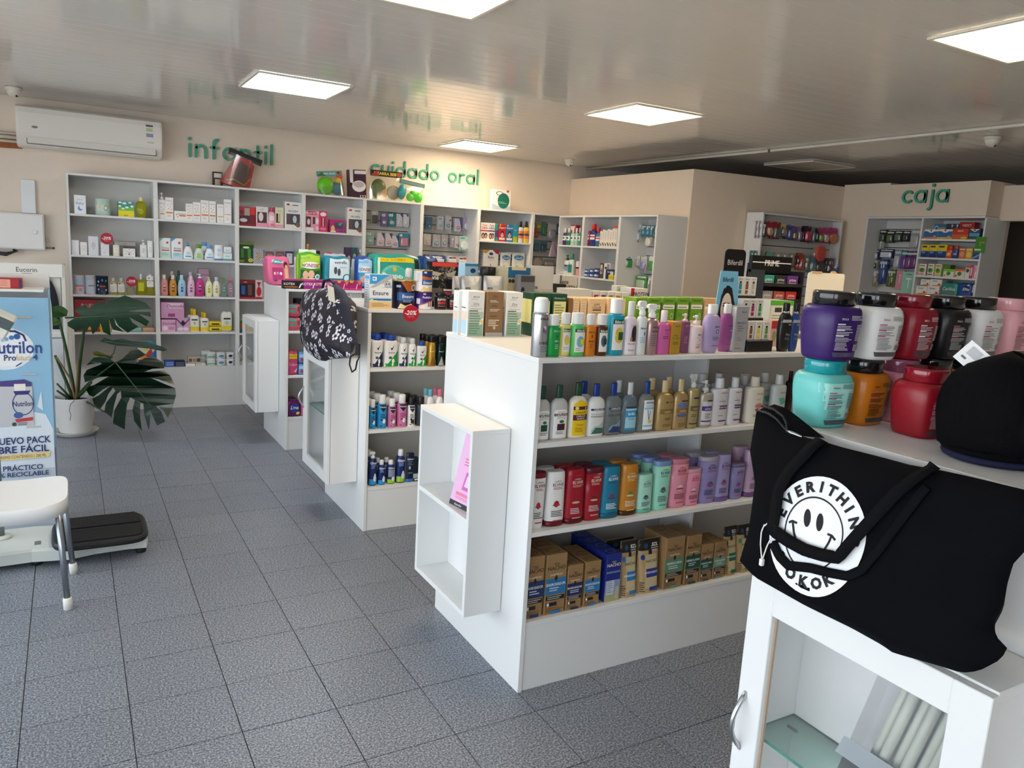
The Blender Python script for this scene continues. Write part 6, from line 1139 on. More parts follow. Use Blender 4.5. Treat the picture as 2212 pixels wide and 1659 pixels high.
for a, b, c, col, l, n in ((898, 985, 716, '2f98d0', 'navy shaving foam can with a sky blue base', 1), (990, 1070, 797, '2f98d8', 'short navy shaving foam can with a sky blue base', 1), (1078, 1166, 796, '9ac82c', 'short navy shaving foam can with a grey panel and lime base', 1), (1168, 1266, 690, '9cc83a', 'tall navy shaving foam can with a lime base', 0)):
    t = put(r, 'bot', a, b, c, l, 'aerosol', l+'s', prof='aero2', rat=1, body='182c68', cap='eceef0', cs='spray' if c == 716 else 'dome', cr=.55, art=gil(col)+(';r .1 .3 .9 .62 8a90a0' if c == 796 else '')); behind(t, n, dx=-.006)
put(r, 'bot', 1268, 1360, 730, 'dark navy shaving gel tube standing on its cap', 'tube', prof='elvc', rat=.45, body='14203c', cap='2a6ab0', art='T .5 .8 .06 e8ecf2 Gillette;e .4 .5 .12 .06 b8bcc4;r .2 .3 .8 .34 3a8a70;l .2 .7 .8 3 .05 7a88a8')
put(r, 'box', 1346, 1420, 790, 'black razor carton with a silver band', 'carton', body='14202c', d=.06, art='r 0 .15 1 .35 b8bcc0;r .2 .05 .9 .12 e4e4e4')
# ================================================================ shampoo gondola: top, back row
zt = GT[1]; r = ('I', zt, 'Y', 2.775)
PB1 = 't .5 .88 .04 555 Biferdil;l .2 .82 .8 1 .03 bbb;i .5 .73 .06 444 Oro;l .2 .67 .8 1 .03 bbb;t .5 .62 .03 777 La Fitoproteccion;r .1 .56 .62 .58 444;r .06 .02 .94 .55 b4c8b4;r .06 .02 .94 .3 8fb49a;l .12 .5 .85 9 .055 6f8a78;p f0ece0 .75,.36 .95,.42 .9,.28 .72,.26;e .84 .34 .06 .03 e8c020'
PS1 = 'r .1 .6 .9 .95 ecece8;r .1 .05 .9 .35 b8d8e8;r .1 .35 .9 .55 e8d4c4;r .2 .62 .8 .64 333'
for a, b, g_ in ((219, 400, 1), (601, 778, 1)):
    put(r, 'box', a, b, 320 if a < 300 else 330, 'white and sage hair serum carton, %s' % ('at the corner of the gondola top' if a < 300 else 'between kraft and dark green cartons'), 'carton', 'white and sage hair serum cartons', body='eceae4', d=.085, art=PB1, side=PS1)
put(r, 'box', 128, 200, 318, 'white hair serum carton seen edge-on at the back corner', 'carton', dy=.055, body='eceae6', d=.05, side=PS1)
put(r, 'box', 404, 590, 326, 'kraft brown hair serum carton with a silver foot', 'carton', body='8a6a48', d=.085, art='i .5 .9 .05 4a3420 Oro;l .2 .8 .8 2 .03 e8dcc8;l .3 .68 .7 1 .03 4a3420;l .2 .6 .8 2 .03 e8dcc8;l .25 .45 .75 1 .03 4a3420;l .15 .36 .85 4 .04 e8dcc8;r 0 0 1 .09 b4b0b0;e .5 .2 .08 .04 c8b8a0')
PGD = 'r 0 .82 1 1 1c4a34;r .06 .05 .94 .82 e6e29a;t .5 .9 .05 cfdcc8 Farmacolor;l .12 .72 .85 9 .06 8a8a50;r .2 .32 .6 .34 3a4a3a'
put(r, 'box', 862, 1058, 340, 'dark green and cream hair colour carton beside the silver spray', 'carton', body='1f5238', d=.1, art=PGD, side='r .1 .3 .9 .85 e6e29a;r .1 .85 .9 .98 1c4a34;r 0 0 1 .28 1c4a34')
put(r, 'box', 1062, 1216, 345, 'second dark green and cream hair colour carton', 'carton', body='1f5238', d=.1, art=PGD+';r 0 0 1 .05 1c4a34')
PSC = 'T .5 .84 .06 6a5034 SOFT;T .5 .76 .06 6a5034 COLOR;r .25 .68 .75 .71 3a2c20;l .2 .62 .8 3 .035 b08a60;r 0 .0 1 .35 e8b880'
for a, b, l in ((1218, 1260, 'narrow brown hair colour carton edge'), (1263, 1334, 'peach hair colour carton turned sideways, first'), (1337, 1408, 'peach hair colour carton turned sideways, second')):
    put(r, 'box', a, b, 388, l, 'carton', body='e6c590' if a > 1230 else '8a6038', d=.1, art='r .1 .05 .9 .92 ecd0a4;l .2 .85 .8 10 .07 d8b484' if a > 1230 else '')
for a, b in ((1411, 1600), (1604, 1800)): put(r, 'box', a, b, 392, 'peach hair colour carton with brown lettering, %s' % ('beside the sideways cartons' if a < 1500 else 'beside the green cartons'), 'carton', 'peach hair colour cartons', body='ecc898', d=.1, art=PSC)
r = ('J', zt, 'Y', 2.775)
PGN = 'r 0 0 .02 1 3f5a18;r .02 .86 1 1 6a9a24;r .15 .91 .85 .94 3f6a18;r .02 .71 1 .82 ece8dc;l .1 .745 .9 1 .05 5a6a5a;r .02 .42 1 .7 6a9e28;l .15 .56 .6 2 .05 4a7a1c;o .8 .52 .12 .08 .25 c8d8a0;r .02 0 1 .41 d0ccbc;e .55 .3 .12 .06 b8b4a4'
for i, (a, b) in enumerate(((222, 344), (347, 486), (489, 628), (631, 764), (767, 900))): put(r, 'box', a, b, 478, 'green hair colour carton, %s from the peach cartons' % ('first', 'second', 'third', 'fourth', 'fifth')[i], 'carton', 'green hair colour cartons', body='7aa838', d=.1, art=PGN)
put(r, 'box', 903, 1040, 484, 'beige and tan hair colour carton ending the green row', 'carton', body='d8b894', d=.1, art='r 0 .86 1 1 d8a478;l .1 .8 .9 2 .05 8a6a4a;r 0 .71 1 .78 ece0d0;e .8 .52 .12 .08 c8a070')
put(r, 'box', 1043, 1110, 490, 'pale green hair colour carton behind the portrait display', 'carton', body='c8d8b0', d=.1)
put(r, 'box', 1548, 1812, 505, 'clear and green tray of small articles behind the black bottles', 'display tray', name='display_tray', dy=-.16, body='c8ccc4', d=.12, art='r 0 .88 1 1 58b030;r .05 .3 .95 .85 dcdcd4;r .2 .7 .5 .82 3a3a3a;l .1 .6 .9 5 .07 a0a090')
put(r, 'box', 1575, 1655, 705, 'red and floral carton between the display and black bottle', 'carton', dy=-.4, body='d8b0a8', d=.05, art='r 0 .7 1 1 c03040;e .5 .4 .3 .2 8a9a70')
# front row on top
r = ('I', zt, 'Y', GY[1]+.02)
put(r, 'bot', 868, 1030, 378, 'tall silver hairspray can with a white cap', 'aerosol', prof='aero', rat=1, n=28, body='c0c0c4', metal=.85, rough=.3, cap='f2f2f0', cs='dome', cr=.92, art='T .5 .65 .04 2a2a2c Biferdil;r .44 .46 .62 .52 d8d4e0;r .42 .42 .5 .5 3a4a70;r .54 .4 .66 .47 a84a90;T .5 .24 .045 4a4a4e SHINE;l .3 .18 .8 4 .03 8a8a90')
LBf = 'r .12 .72 .95 .8 1f5a40;T .54 .76 .055 f0f0ea Biferdil;r .12 .1 .95 .72 f0eee6;'
def bif(c): return LBf.replace('.72 .95 .8', '.56 .95 .64').replace('.76', '.6').replace('.95 .72', '.95 .56')+c
put(r, 'bot', 1012, 1150, 550, 'bright green shampoo bottle with a white cap', 'bottle', prof='cyl', rat=.7, p=3, body='1f9a48', cap='f0f0ee', cs='flip', cr=.72, art='t .6 .62 .05 c8ecd0 Biferdil;e .6 .5 .05 .03 145a2c;T .6 .38 .05 c8f0d0 BIO;l .45 .28 .85 3 .04 a0dcb0')
put(r, 'bot', 1138, 1250, 532, 'pale yellow shampoo bottle with a yellow square label', 'bottle', prof='cyl', rat=.7, p=3, body='ecdc84', cap='f0f0ee', cs='flip', cr=.8, dy=.01, art=bif('e .5 .38 .25 .12 d8b898;r .35 .3 .75 .42 f0d428;l .2 .2 .8 2 .04 b8b0a0'))
put(r, 'bot', 1244, 1393, 532, 'mint green shampoo bottle with a yellow square label', 'bottle', prof='cyl', rat=.7, p=3, body='5fc068', cap='f2f2f0', cs='flip', cr=.8, art=bif('e .55 .34 .3 .13 7fb8c8;r .55 .28 .9 .4 ecd824;l .2 .18 .8 2 .04 9ab0a0'))
put(r, 'bot', 1240, 1330, 530, 'white-capped bottle standing behind the mint shampoo', 'bottle', prof='cyl', rat=.7, p=3, body='ecece8', cap='f4f4f2', cs='flip', cr=.8, dy=.09)
put(r, 'bot', 1384, 1500, 546, 'orange translucent shampoo bottle', 'bottle', prof='cyl', rat=.7, p=3, body='d88020', cap='e8e8e6', cs='flip', cr=.78, art='t .5 .58 .05 6a3a10 Biferdil;e .5 .48 .08 .04 a03a20;T .5 .36 .045 7a4010 MARIA;l .3 .28 .7 3 .04 9a5a18')
put(r, 'bot', 1494, 1616, 546, 'dark amber shampoo bottle with a white label', 'bottle', prof='cyl', rat=.7, p=3, body='5a2c10', cap='eceae8', cs='flip', cr=.8, art=bif('e .55 .36 .28 .14 4a6a7a;r .5 .28 .85 .42 2a3a44'))
put(r, 'bot', 1608, 1776, 392, 'large teal shampoo bottle with a fruit label', 'bottle', prof='cyl', rat=.7, p=3, body='1f9ab0', cap='f2f2f0', cs='flip', cr=.72, art=bif('e .55 .36 .3 .14 d8c858;e .4 .42 .1 .06 e0b830;e .7 .3 .1 .06 e0b830;r .5 .28 .85 .42 2a5a3a').replace('.95 .56 f0', '.95 .56 f0'))
put(r, 'bot', 1764, 1904, 420, 'pearl pink shampoo bottle with a long-hair silhouette', 'bottle', prof='slim', rat=.7, body='e8dce4', cap='f2f2f2', cs='flip', cr=.46, art='e .66 .4 .24 .17 3a2420;r .42 .25 .9 .42 3a2420;e .42 .3 .1 .05 c88a6a;r .05 .03 .98 .26 ece4ea;T .5 .22 .03 4a3a44 Chocolate;T .5 .1 .03 4a3a44 Keratina;t .6 .56 .04 c8a8b8 Biferdil')
put(r, 'bot', 1892, 2000, 415, 'white hair spray bottle with a clear trigger head', 'spray bottle', prof='slim', rat=.8, body='dfe4e2', cap='f0f0ee', cs='spray', cr=.6, art='T .5 .5 .035 4a4a50 Biferdil;e .6 .4 .08 .04 4a70a8;l .2 .32 .8 4 .03 8ab8c8')
put(r, 'bot', 1984, 2110, 445, 'metallic rose spray bottle with a white trigger head', 'spray bottle', prof='slim', rat=.8, body='b89a9c', metal=.6, cap='f0f0ee', cs='spray', cr=.6, art='T .6 .55 .035 3a3034 Biferdil;r .3 .45 .85 .48 6a5a5e;l .25 .38 .85 6 .04 7a6a6e')
r = ('J', zt, 'Y', GY[1]+.025)
put(r, 'bot', 432, 582, 600, 'pink curl spray bottle with a pale nozzle', 'spray bottle', prof='slim', rat=.6, p=3, body='d468a8', cap='f0dce4', cs='scr', cr=.42, art='T .62 .56 .035 6a2050 Biferdil;l .3 .4 .85 2 .04 7a2a60;e .6 .48 .04 .03 a83a80')
put(r, 'box', 584, 697, 717, 'gold argan oil carton with an orange side', 'carton', body='b89430', d=.06, art='t .6 .87 .05 5a4414 Biferdil;i .5 .58 .06 5a4414 Oleo;i .5 .5 .06 5a4414 de Argan;l .2 .36 .8 2 .05 6a5420', side='r 0 0 1 1 d8822c')
put(r, 'box', 700, 777, 714, 'mauve hair serum carton beside the gold one', 'carton', body='8a5078', d=.06, dy=.02, art='t .6 .87 .05 d8b8cc Biferdil;e .5 .62 .06 .03 4a2040;l .2 .5 .8 4 .06 b88aa8')
put(r, 'bot', 676, 758, 632, 'pale pink pump bottle standing behind the mauve carton', 'bottle', prof='cyl', rat=.7, body='ecc4cc', cap='f0ccd4', cs='pump', cr=.6, dy=.1)
put(r, 'bot', 760, 896, 648, 'blush pump bottle with snowflake dots', 'bottle', prof='cyl', rat=.8, body='ecd8d8', cap='f0dcdc', cs='pump', cr=.4, art='T .6 .5 .04 4a3840 Biferdil;e .4 .42 .04 .025 c8a8a8;e .6 .36 .04 .025 c8a8a8;e .75 .44 .04 .025 c8a8a8;T .5 .24 .03 5a4448 Crema;l .3 .18 .8 2 .03 8a7478')
for a, b, c, body, l, dd in ((888, 1082, 540, 'b4a4d0', 'large lilac shampoo bottle with a white flip cap', 0), (1054, 1206, 536, 'a8589c', 'large mauve shampoo bottle with a white flip cap', .03)):
    put(r, 'bot', a, b, c, l, 'bottle', prof='oval', rat=.55, p=2.6, body=body, cap='f2f2f0', cs='flip', cr=.5, dy=dd, art='T .65 .55 .035 4a3f68 Biferdil;e .66 .45 .1 .04 3f6ab8;e .66 .45 .05 .02 c8dcf0;l .4 .33 .9 3 .03 6a5f88;l .4 .15 .9 1 .03 6a5f88')
put(r, 'box', 1208, 1354, 562, 'tall silver grey cream bleach carton', 'carton', body='a4a4a6', d=.06, dy=.02, art='T .62 .88 .035 4a5a80 Biferdil;T .5 .64 .05 6a6a98 BIOXIDE;l .2 .56 .8 3 .05 7a7a7e;l .2 .3 .7 2 .05 8a8a8e;l .1 .08 .95 1 .03 5a5a5e', side='r .05 .02 .95 .98 d8d4cc')
# portrait display of colour ampoules
X0 = solx(1320+1345/4.608, GY[1]+.04, zt); X1 = solx(1320+1600/4.608, GY[1]+.04, zt); wD = X1-X0; XM = (X0+X1)/2
t = thing('counter_display', 'tiered counter display of hair colour ampoules with a printed portrait', 'counter display', (XM, GY[1]+.13, zt))
hD = solz(540+360/4.608, XM, GY[1]+.2)-zt; BLK = P('151517', .35)
hT = solz(540+30/4.608, XM, GY[1]+.26)-zt
q = MB(); q.box(-wD*.5, -.09, 0, wD*.5, .03, hD*.18, BLK, .001); q.box(-wD*.46, -.03, hD*.18, wD*.46, .06, hD*.52, BLK, .001); q.box(-wD*.42, .01, hD*.52, wD*.36, .08, hD*.86, BLK, .001); q.box(-wD*.42, .055, hD*.8, wD*.36, .08, hD*1.1, BLK, .001); q.build('stepped_tray', t)
q = MB(); q.prism([(-wD*.1+x, z) for x, z in rrect(wD*.8, hT*.36, .02, z0=hT*.68)], .082, .086, BLK); hc = q.build('header_card', t)
q = MB(); art(q, 't .5 .62 .16 e0dcdc Biferdil', lambda u, v, e: (-wD*.1+(u-.5)*wD*.8, .082-e, hT*(.68+.36*v)), wD*.8, hT*.36); q.build('lettering', hc)
pw, ph = wD*1.0, hT*.66; px0 = -wD*.78
q = MB(); q.prism([(px0-pw*.5, .06), (px0+pw*.5, .06), (px0+pw*.28, ph+.06), (px0-pw*.36, ph+.06)], .0, .003, PR('7fc4e4')); pc = q.build('portrait_card', t)
q = MB(); art(q, 'T .42 .87 .07 28343c Biferdil;p 1c1818 .14,.2 .2,.62 .4,.78 .62,.74 .78,.5 .84,.18 .84,.02 .3,.02;e .45 .42 .22 .24 ecdccc;p ecdccc .3,.3 .6,.3 .56,.05 .4,.05;p 1c1818 .2,.52 .3,.66 .5,.68 .68,.55 .7,.62 .5,.78 .26,.72;e .36 .46 .05 .018 2c2424;e .54 .46 .05 .018 2c2424;p 3a2c2a .3,.5 .42,.51 .42,.495 .3,.485;p 3a2c2a .48,.51 .6,.5 .6,.485 .48,.495;p d4bcae .43,.44 .47,.44 .49,.35 .42,.35;e .45 .28 .075 .02 b87a70;e .66 .4 .03 .05 e4d0c0', lambda u, v, e: (px0+(u-.5)*pw*(1-.18*v), 0-e, .06+v*ph), pw, ph); q.build('portrait_print', pc)
for row_, (z0, yy, cols) in enumerate(((hD*.18, -.075, ('8a5a34', 'e8d824', '6aa030')), (hD*.52, -.03, ('c8c4bc', 'a8307a', '2f9a5a')), (hD*.86, .016, ('2f98a8', '9a5a34', 'c0bcb4')))):
    for i, c in enumerate(cols):
        xx = wD*(-.3+.3*i)*(1-.08*row_); w_, h_ = wD*.26, hD*.3
        tt = thing('ampoule_carton', 'white ampoule carton with a %s vial print, %s tier of the counter display' % (('brown', 'yellow', 'green', 'grey', 'magenta', 'emerald', 'teal', 'chestnut', 'silver')[row_*3+i], ('bottom', 'middle', 'top')[row_]), 'carton', (XM+xx, GY[1]+.13+yy+.018, zt+z0+.0005))
        b_box(tt, w_, h_, dict(body='e6e2dc', d=.036, art='t .5 .88 .07 555 Biferdil;r .36 .66 .64 .76 222;r .3 .1 .7 .6 %s;e .5 .6 .2 .06 %s;r .3 .3 .7 .33 fff' % (c, c)))
for a, b, c, body, l in ((1640, 1774, 525, '1c1c1e', 'black shampoo bottle with a silver shoulder'), (1756, 1850, 530, '2a4a8a', 'dark blue shampoo bottle with a silver shoulder')):
    put(r, 'bot', a, b, c, l, 'bottle', prof='oval', rat=.6, p=2.6, body=body, cap='17171a', cs='scr', cr=.42, collar='b8bcc0', art='r .05 .6 .95 .66 a8acb0;T .7 .56 .03 b0b0b4 Biferdil;t .55 .36 .05 c8c8cc Plata;l .3 .28 .8 2 .03 8a8a90')
# condom stand and white sign behind
Y0 = 2.78; X0 = solx(1636, Y0, zt); X1 = solx(1722, Y0, zt); w = X1-X0; h = solz(555, (X0+X1)/2, Y0)-zt
t = thing('counter_stand', 'tiered black counter stand of small coloured cartons', 'counter stand', ((X0+X1)/2, Y0+.06, zt)); BG = P('232325', .4)
q = MB()
for x in (-w/2, w/2-.006): q.box(x, -.06, 0, x+.006, .06, h*.82, BG, .001)
q.box(-w/2, .05, 0, w/2, .06, h*.9, BG, .001); q.build('frame', t)
for k in range(4):
    q = MB(); q.box(-w/2+.006, -.06, h*(.02+.2*k), w/2-.006, .05, h*(.03+.2*k), BG); q.box(-w/2+.006, -.062, h*(.02+.2*k), w/2-.006, -.058, h*(.065+.2*k), BG); q.build('tray', t)
q = MB(); q.box(-w/2, .03, h*.78, w/2, .048, h, BLK, .001); hd = q.build('header', t)
q = MB(); art(q, 'T .5 .6 .34 f0ecec PRIME;r .02 .58 .98 .64 f0ecec', lambda u, v, e: ((u-.5)*w, .03-e, h*(.78+.22*v)), w, h*.22); q.build('lettering', hd)
CC = [('9a9a9c', 'b8544c', 'c83038'), ('5a5a50', '58b828', '6a78b0'), ('a89a90', '4a8a7a', '9a9070'), ('2f9a90', '24282c', '6a2f8a')]
WD = [('grey', 'salmon', 'red'), ('olive', 'lime green', 'slate blue'), ('beige', 'sea green', 'khaki'), ('turquoise', 'black', 'violet')]
for k, kk in ((2, 0), (1, 1), (3, 3)):
    for i in range(3):
        tt = thing('small_carton', 'small %s carton on the black tiered stand' % WD[kk][i], 'carton', ((X0+X1)/2+w*(-.3+.3*i), Y0+.035, zt+h*(.03+.2*k)+.0005))
        b_box(tt, w*.27, h*.13, dict(body=CC[kk][i], d=.03, art='T .5 .6 .3 e8e4e0 prime;r .15 .2 .85 .3 e0dcd8'))
Y1 = 2.62; X0 = solx(1729, Y1, zt); X1 = solx(1806, Y1, zt); w = X1-X0; h = solz(590, (X0+X1)/2, Y1)-zt
t = thing('table_sign', 'blank cream upright sign with two tan clips behind the purple jar', 'sign', ((X0+X1)/2, Y1, zt))
q = MB(); q.prism(rrect(w, h-.02, .014, z0=.02), -.004, .004, P('e8e2d2', .5)); q.build('board', t); q = MB(); q.box(-w*.4, -.04, 0, w*.4, .04, .02, P('d8d0c0', .5), .002); q.build('foot', t)
q = MB(); q.box(-w*.42, -.008, h-.004, -w*.16, .006, h+.006, P('c8a478', .5), .002); q.build('clip', t); q = MB(); q.lathe([(.022, -.007), (.022, .0)], P('c8a478', .5), 1, .6, 2, 18); q.build('clip', t, loc=(w*.2, 0, h-.002), rot=(PI/2, 0, 0))
# ---------------------------------------------------------------- shampoo shelf
r = ('K', .939, 'Y', GY[1]+.03)
LC = 'p f4f2ee .1,.04 .92,.04 .92,.5 .8,.56 .2,.56 .1,.5;t .5 .52 .03 777 Shampoo;r .12 .44 .92 .49 %s;T .52 .465 .04 f4f2ee CAPILATIS;t .5 .41 .035 777 ORTIGA;e .55 .34 .14 .03 2f6a4f;r .3 .18 .75 .3 %s;l .25 .14 .8 2 .03 777'
LG = 'r .1 .5 .92 .54 28345a;T .52 .52 .035 f0f0f4 CAPILATIS;t .5 .44 .035 888 Acondicionador;T .5 .39 .032 555 ENGROSADOR;p %s .15,.1 .9,.1 .9,.3 .6,.22 .3,.2 .15,.12;p %s .15,.06 .9,.06 .9,.16 .4,.18'
capd = dict(cs='flip', cr=.34, p=2.6)
T_ = [(118, 252, 198, 'silver-grey shampoo bottle with a green label frame and green cap', 'c4c4c0', '1c4a3c', LC % ('24594a', '1f4f40'), {}),
      (236, 392, 188, 'silver-grey shampoo bottle with a maroon label frame and green cap', 'c4c4c2', '1c4a3c', LC % ('4a1c30', '4a1c30'), {}),
      (382, 548, 168, 'pearl shampoo bottle with a yellow label and green cap', 'e4e0d0', '1f4a30', 'p f0c818 .12,.05 .92,.05 .92,.62 .5,.7 .12,.62;r .12 .52 .92 .58 5a1c34;e .3 .55 .1 .03 e8e0a0;T .52 .47 .035 3a2a10 CAPILATIS;r .12 .33 .92 .43 5a1c34;T .52 .405 .03 f0e8d0 CABELLOS;T .52 .36 .03 f0e8d0 TENIDOS;t .52 .25 .03 6a5a10 Enjuague;l .25 .18 .8 3 .03 a88a10', {}),
      (528, 686, 178, 'white pearl bottle with a silver wave label and blue cap', 'e2e2de', '1c3a8a', LG % ('b8c4c0', '3f6a60'), {}),
      (668, 820, 172, 'clear shampoo bottle with a navy wave label and blue cap', 'bcc4c4', '1c3a8a', LG % ('8a9aac', '24406a'), dict(glass=1)),
      (808, 940, 168, 'clear shampoo bottle with a bright blue band and clear cap', 'a8bcc8', 'd4d8d8', 'r .12 .08 .94 .5 a0d0e4;r .12 .33 .94 .46 2f98c8;T .53 .4 .06 f0f6fa brillo;T .5 .3 .03 2a6a90 extremo;r .12 .51 .94 .54 3a3a3c;r .12 .08 .94 .12 2f98c8', dict(glass=1)),
      (942, 1075, 160, 'clear bottle with a white bamboo label and blue cap', 'c4ccc8', '1c4488', 'r .16 .06 .94 .64 f0f2f2;r .3 .57 .9 .61 28408a;T .58 .59 .03 f0f0f4 CAPILATIS;t .55 .53 .03 777 SHAMPOO;r .2 .46 .92 .5 8cc8e4;p 3f6a4a .4,.45 .45,.45 .6,.2 .55,.2;p 4a7a5a .6,.42 .64,.43 .55,.2 .5,.2;e .62 .22 .15 .04 e8c870;r .18 .12 .92 .15 7fc0e4', dict(glass=1)),
      (1072, 1230, 152, 'gold shampoo bottle with a brown band', 'b89c68', 'd8c090', 'r .4 .56 .95 .59 4a3a20;T .7 .575 .025 d8c8a0 CAPILATIS;r .12 .34 .94 .44 8a7038;i .55 .39 .06 e8d8a8 rubio;l .4 .25 .8 2 .03 6a5428;l .3 .12 .9 2 .03 7a6434', dict(metal=.35)),
      (1208, 1342, 142, 'gold shampoo bottle with a blue-grey oval and brown band', 'b89c6c', 'd8c090', 'e .5 .48 .35 .06 6a78a8;r .4 .56 .95 .59 4a3a20;r .12 .34 .94 .43 8a7038;i .55 .385 .06 e8d8a8 rubio;e .5 .29 .35 .035 5a68a0;l .3 .12 .9 3 .03 7a6434', dict(metal=.35))]
for a, b, c, l, body, cap, art_, kw in T_:
    k2 = dict(capd); k2.update(kw); t = put(r, 'bot', a, b, c, l, 'bottle', l+'s', prof='cap', body=body, cap=cap, art=art_, rat=.55, **k2)
    n = {236: 0, 382: 0, 808: 1, 528: 1, 1072: 1, 1208: 1, 118: 1}.get(a, 0)
    if n: behind(t, 1, dx=-.018, gap=.012)
put(r, 'bot', 1322, 1420, 100, 'gold hair spray bottle with a clear trigger', 'spray bottle', prof='cyl', rat=.8, body='b0a070', metal=.3, cap='d4d4d0', cs='spray', cr=.42, art='r .3 .55 .95 .58 3a3020;r .12 .33 .94 .42 6a5c30;i .55 .375 .05 e0d4a8 rubio;l .2 .25 .8 2 .03 6a5c30;r .1 .08 .95 .1 3a3424')
put(r, 'bot', 1408, 1530, 150, 'grey-beige hair bottle with a purple band and clear pump', 'bottle', prof='cyl', rat=.8, body='b8b0a0', metal=.3, cap='d8d8d6', cs='pump', cr=.4, collar='d8d8d4', art='r .1 .06 .95 .56 d4d4d4;r .1 .36 .95 .46 4a3a88;i .5 .41 .06 f0ecf4 silver;r .4 .56 .95 .59 2a2a2c;l .3 .28 .8 3 .04 777;r .1 .12 .95 .15 4a3a88')
LK = 'T .6 .7 .03 %s CAPILATIS;p d0ccd4 .4,.62 .8,.5 .55,.44;l .3 .52 .8 1 .03 777;r .35 .36 .9 .44 4a2a5a;T .62 .4 .035 f0e8f0 KERATINA;l .3 .22 .8 1 .03 777;r .35 .1 .9 .13 6a3a6a'
kd = dict(prof='elv', cs='scr', cr=.42, rat=.55, p=2.8)
BP['kera'] = [(.9, 0), (.96, .012), (1, .05), (1, .68), (.98, .74), (.9, .765), (.5, .785), (.42, .79)]
kd['prof'] = 'kera'
T_ = [(1508, 1655, 132, 'silver-white keratin shampoo bottle with a magenta word', LK % '8a2f6a', 'dad8da'), (1640, 1762, 128, 'silver-white keratin conditioner bottle with violet leaves', LK % '5a3a7a', 'dcdade')]
for a, b, c, l, art_, body in T_:
    t = put(r, 'bot', a, b, c, l, 'bottle', l+'s', body=body, cap='d8d8da', art=art_, **kd); behind(t, 1, dx=.006, gap=.06)
t = put(r, 'bot', 1722, 1832, 110, 'lilac and silver plex hair bottle', 'bottle', body='c4bcd4', cap='d0d0d4', dy=.06, art='T .5 .52 .06 5a4a80 PLEX;l .3 .4 .8 3 .05 6a5a90', **kd)
t = put(r, 'bot', 1788, 1936, 122, 'cream and silver hair bottle with a red oval label', 'bottle', 'cream hair bottles with red ovals', body='e6e0d2', cap='e0d8c8', art='T .6 .64 .03 6a6048 CAPILATIS;t .55 .52 .03 6a6060 ACIDO;e .6 .38 .25 .06 d88a84;T .6 .38 .04 b83a48 ACIDO;l .3 .18 .8 2 .03 777', **kd); behind(t, 1, dx=.012, gap=.02)
t = put(r, 'bot', 1990, 2112, 105, 'pale grey hair bottle with a teal leaf', 'bottle', 'grey hair bottles with teal leaves', body='c8d0ce', cap='d4d8d8', art='T .6 .62 .03 3f6a64 CAPILATIS;p 5fb0a4 .3,.5 .7,.52 .9,.4 .5,.36;l .4 .3 .8 2 .03 6a8a84', **kd); behind(t, 1, dx=-.03, gap=.012)
put(r, 'bot', 2105, 2170, 80, 'black hair bottle at the end of the shelf by the tote', 'bottle', body='18181a', cap='101012', dy=.08, **kd)
# ---------------------------------------------------------------- conditioner shelf
r = ('K', .613, 'Y', GY[1]+.03)
def elv(tx, c2, drp): return 't .5 .83 .03 %s LOREAL;T .5 .77 .055 %s ELVIVE;l .25 .71 .8 2 .025 %s;e .45 .42 .14 .06 %s;e .45 .4 .2 .02 %s;l .2 .28 .8 4 .03 %s;r .3 .1 .75 .12 %s' % (tx, tx, c2, drp, c2, tx, c2)
EL = [(74, 210, 880, 'ecebe8', '7a1428', '3a3434', 'b83040', 'b02838', 'elv', 'white shampoo bottle with a maroon collar', 0, 'flip'),
      (196, 365, 870, 'f0efec', '6a1424', '3a3434', 'b83040', 'a82434', 'elvc', 'white conditioner bottle standing on a maroon cap', 1, ''),
      (345, 522, 852, 'a01428', '5a0c1c', 'ecd8d4', 'd8b088', '8a2430', 'elvc', 'red conditioner bottle with gold loops', 1, ''),
      (496, 665, 838, '9c1628', '5a0f24', 'ecd8d4', 'd8b088', '7a1c28', 'elv', 'red shampoo bottle with a maroon top', 1, 'flip'),
      (628, 802, 830, '1c7a98', '14607c', 'f0f0f0', '1c5a78', '9a2a6a', 'elvc', 'teal blue conditioner bottle with a plum drop label', 1, ''),
      (782, 946, 812, 'c07c24', '4a2810', 'f0e4c8', 'e8c880', '3f8a5a', 'elvc', 'golden orange conditioner bottle on a brown cap', 1, ''),
      (922, 1060, 895, 'a8dcc8', '6fb8a4', '2f4a48', '4f8a80', '5a3a68', 'elvc', 'small mint conditioner bottle', 0, ''),
      (1048, 1202, 785, '9cdcc4', '7a90c4', '2a4a48', '4f8a80', '6a4a78', 'elv', 'tall mint shampoo bottle with a periwinkle cap', 2, 'flip'),
      (1172, 1340, 768, 'e090a4', 'cc7c90', '7a1c34', 'b03a58', 'ecd0d8', 'elv', 'tall rose pink shampoo bottle', 1, 'flip'),
      (1300, 1440, 850, 'e092aa', 'd49aac', '7a1c34', 'b03a58', 'ecd0d8', 'elv', 'short rose pink shampoo bottle', 0, 'flip'),
      (1408, 1578, 750, '9088bc', 'a8a4b4', '28244a', 'b04a78', '5a5488', 'elv', 'tall violet shampoo bottle with a grey cap', 1, 'flip'),
      (1532, 1674, 738, 'a49ac8', '6a5c98', '28244a', 'b04a78', '5a5488', 'elvc', 'tall lavender conditioner bottle', 1, ''),
      (1662, 1788, 808, '8c84b4', '6a6488', '28244a', 'b04a78', '5a5488', 'elv', 'short violet shampoo bottle', 0, 'flip'),
      (1772, 1920, 700, 'c0a0bc', '6a4a80', '4a2a50', 'a84a78', '3f8a78', 'elvc', 'mauve conditioner bottle beside the tote bag', 1, '')]
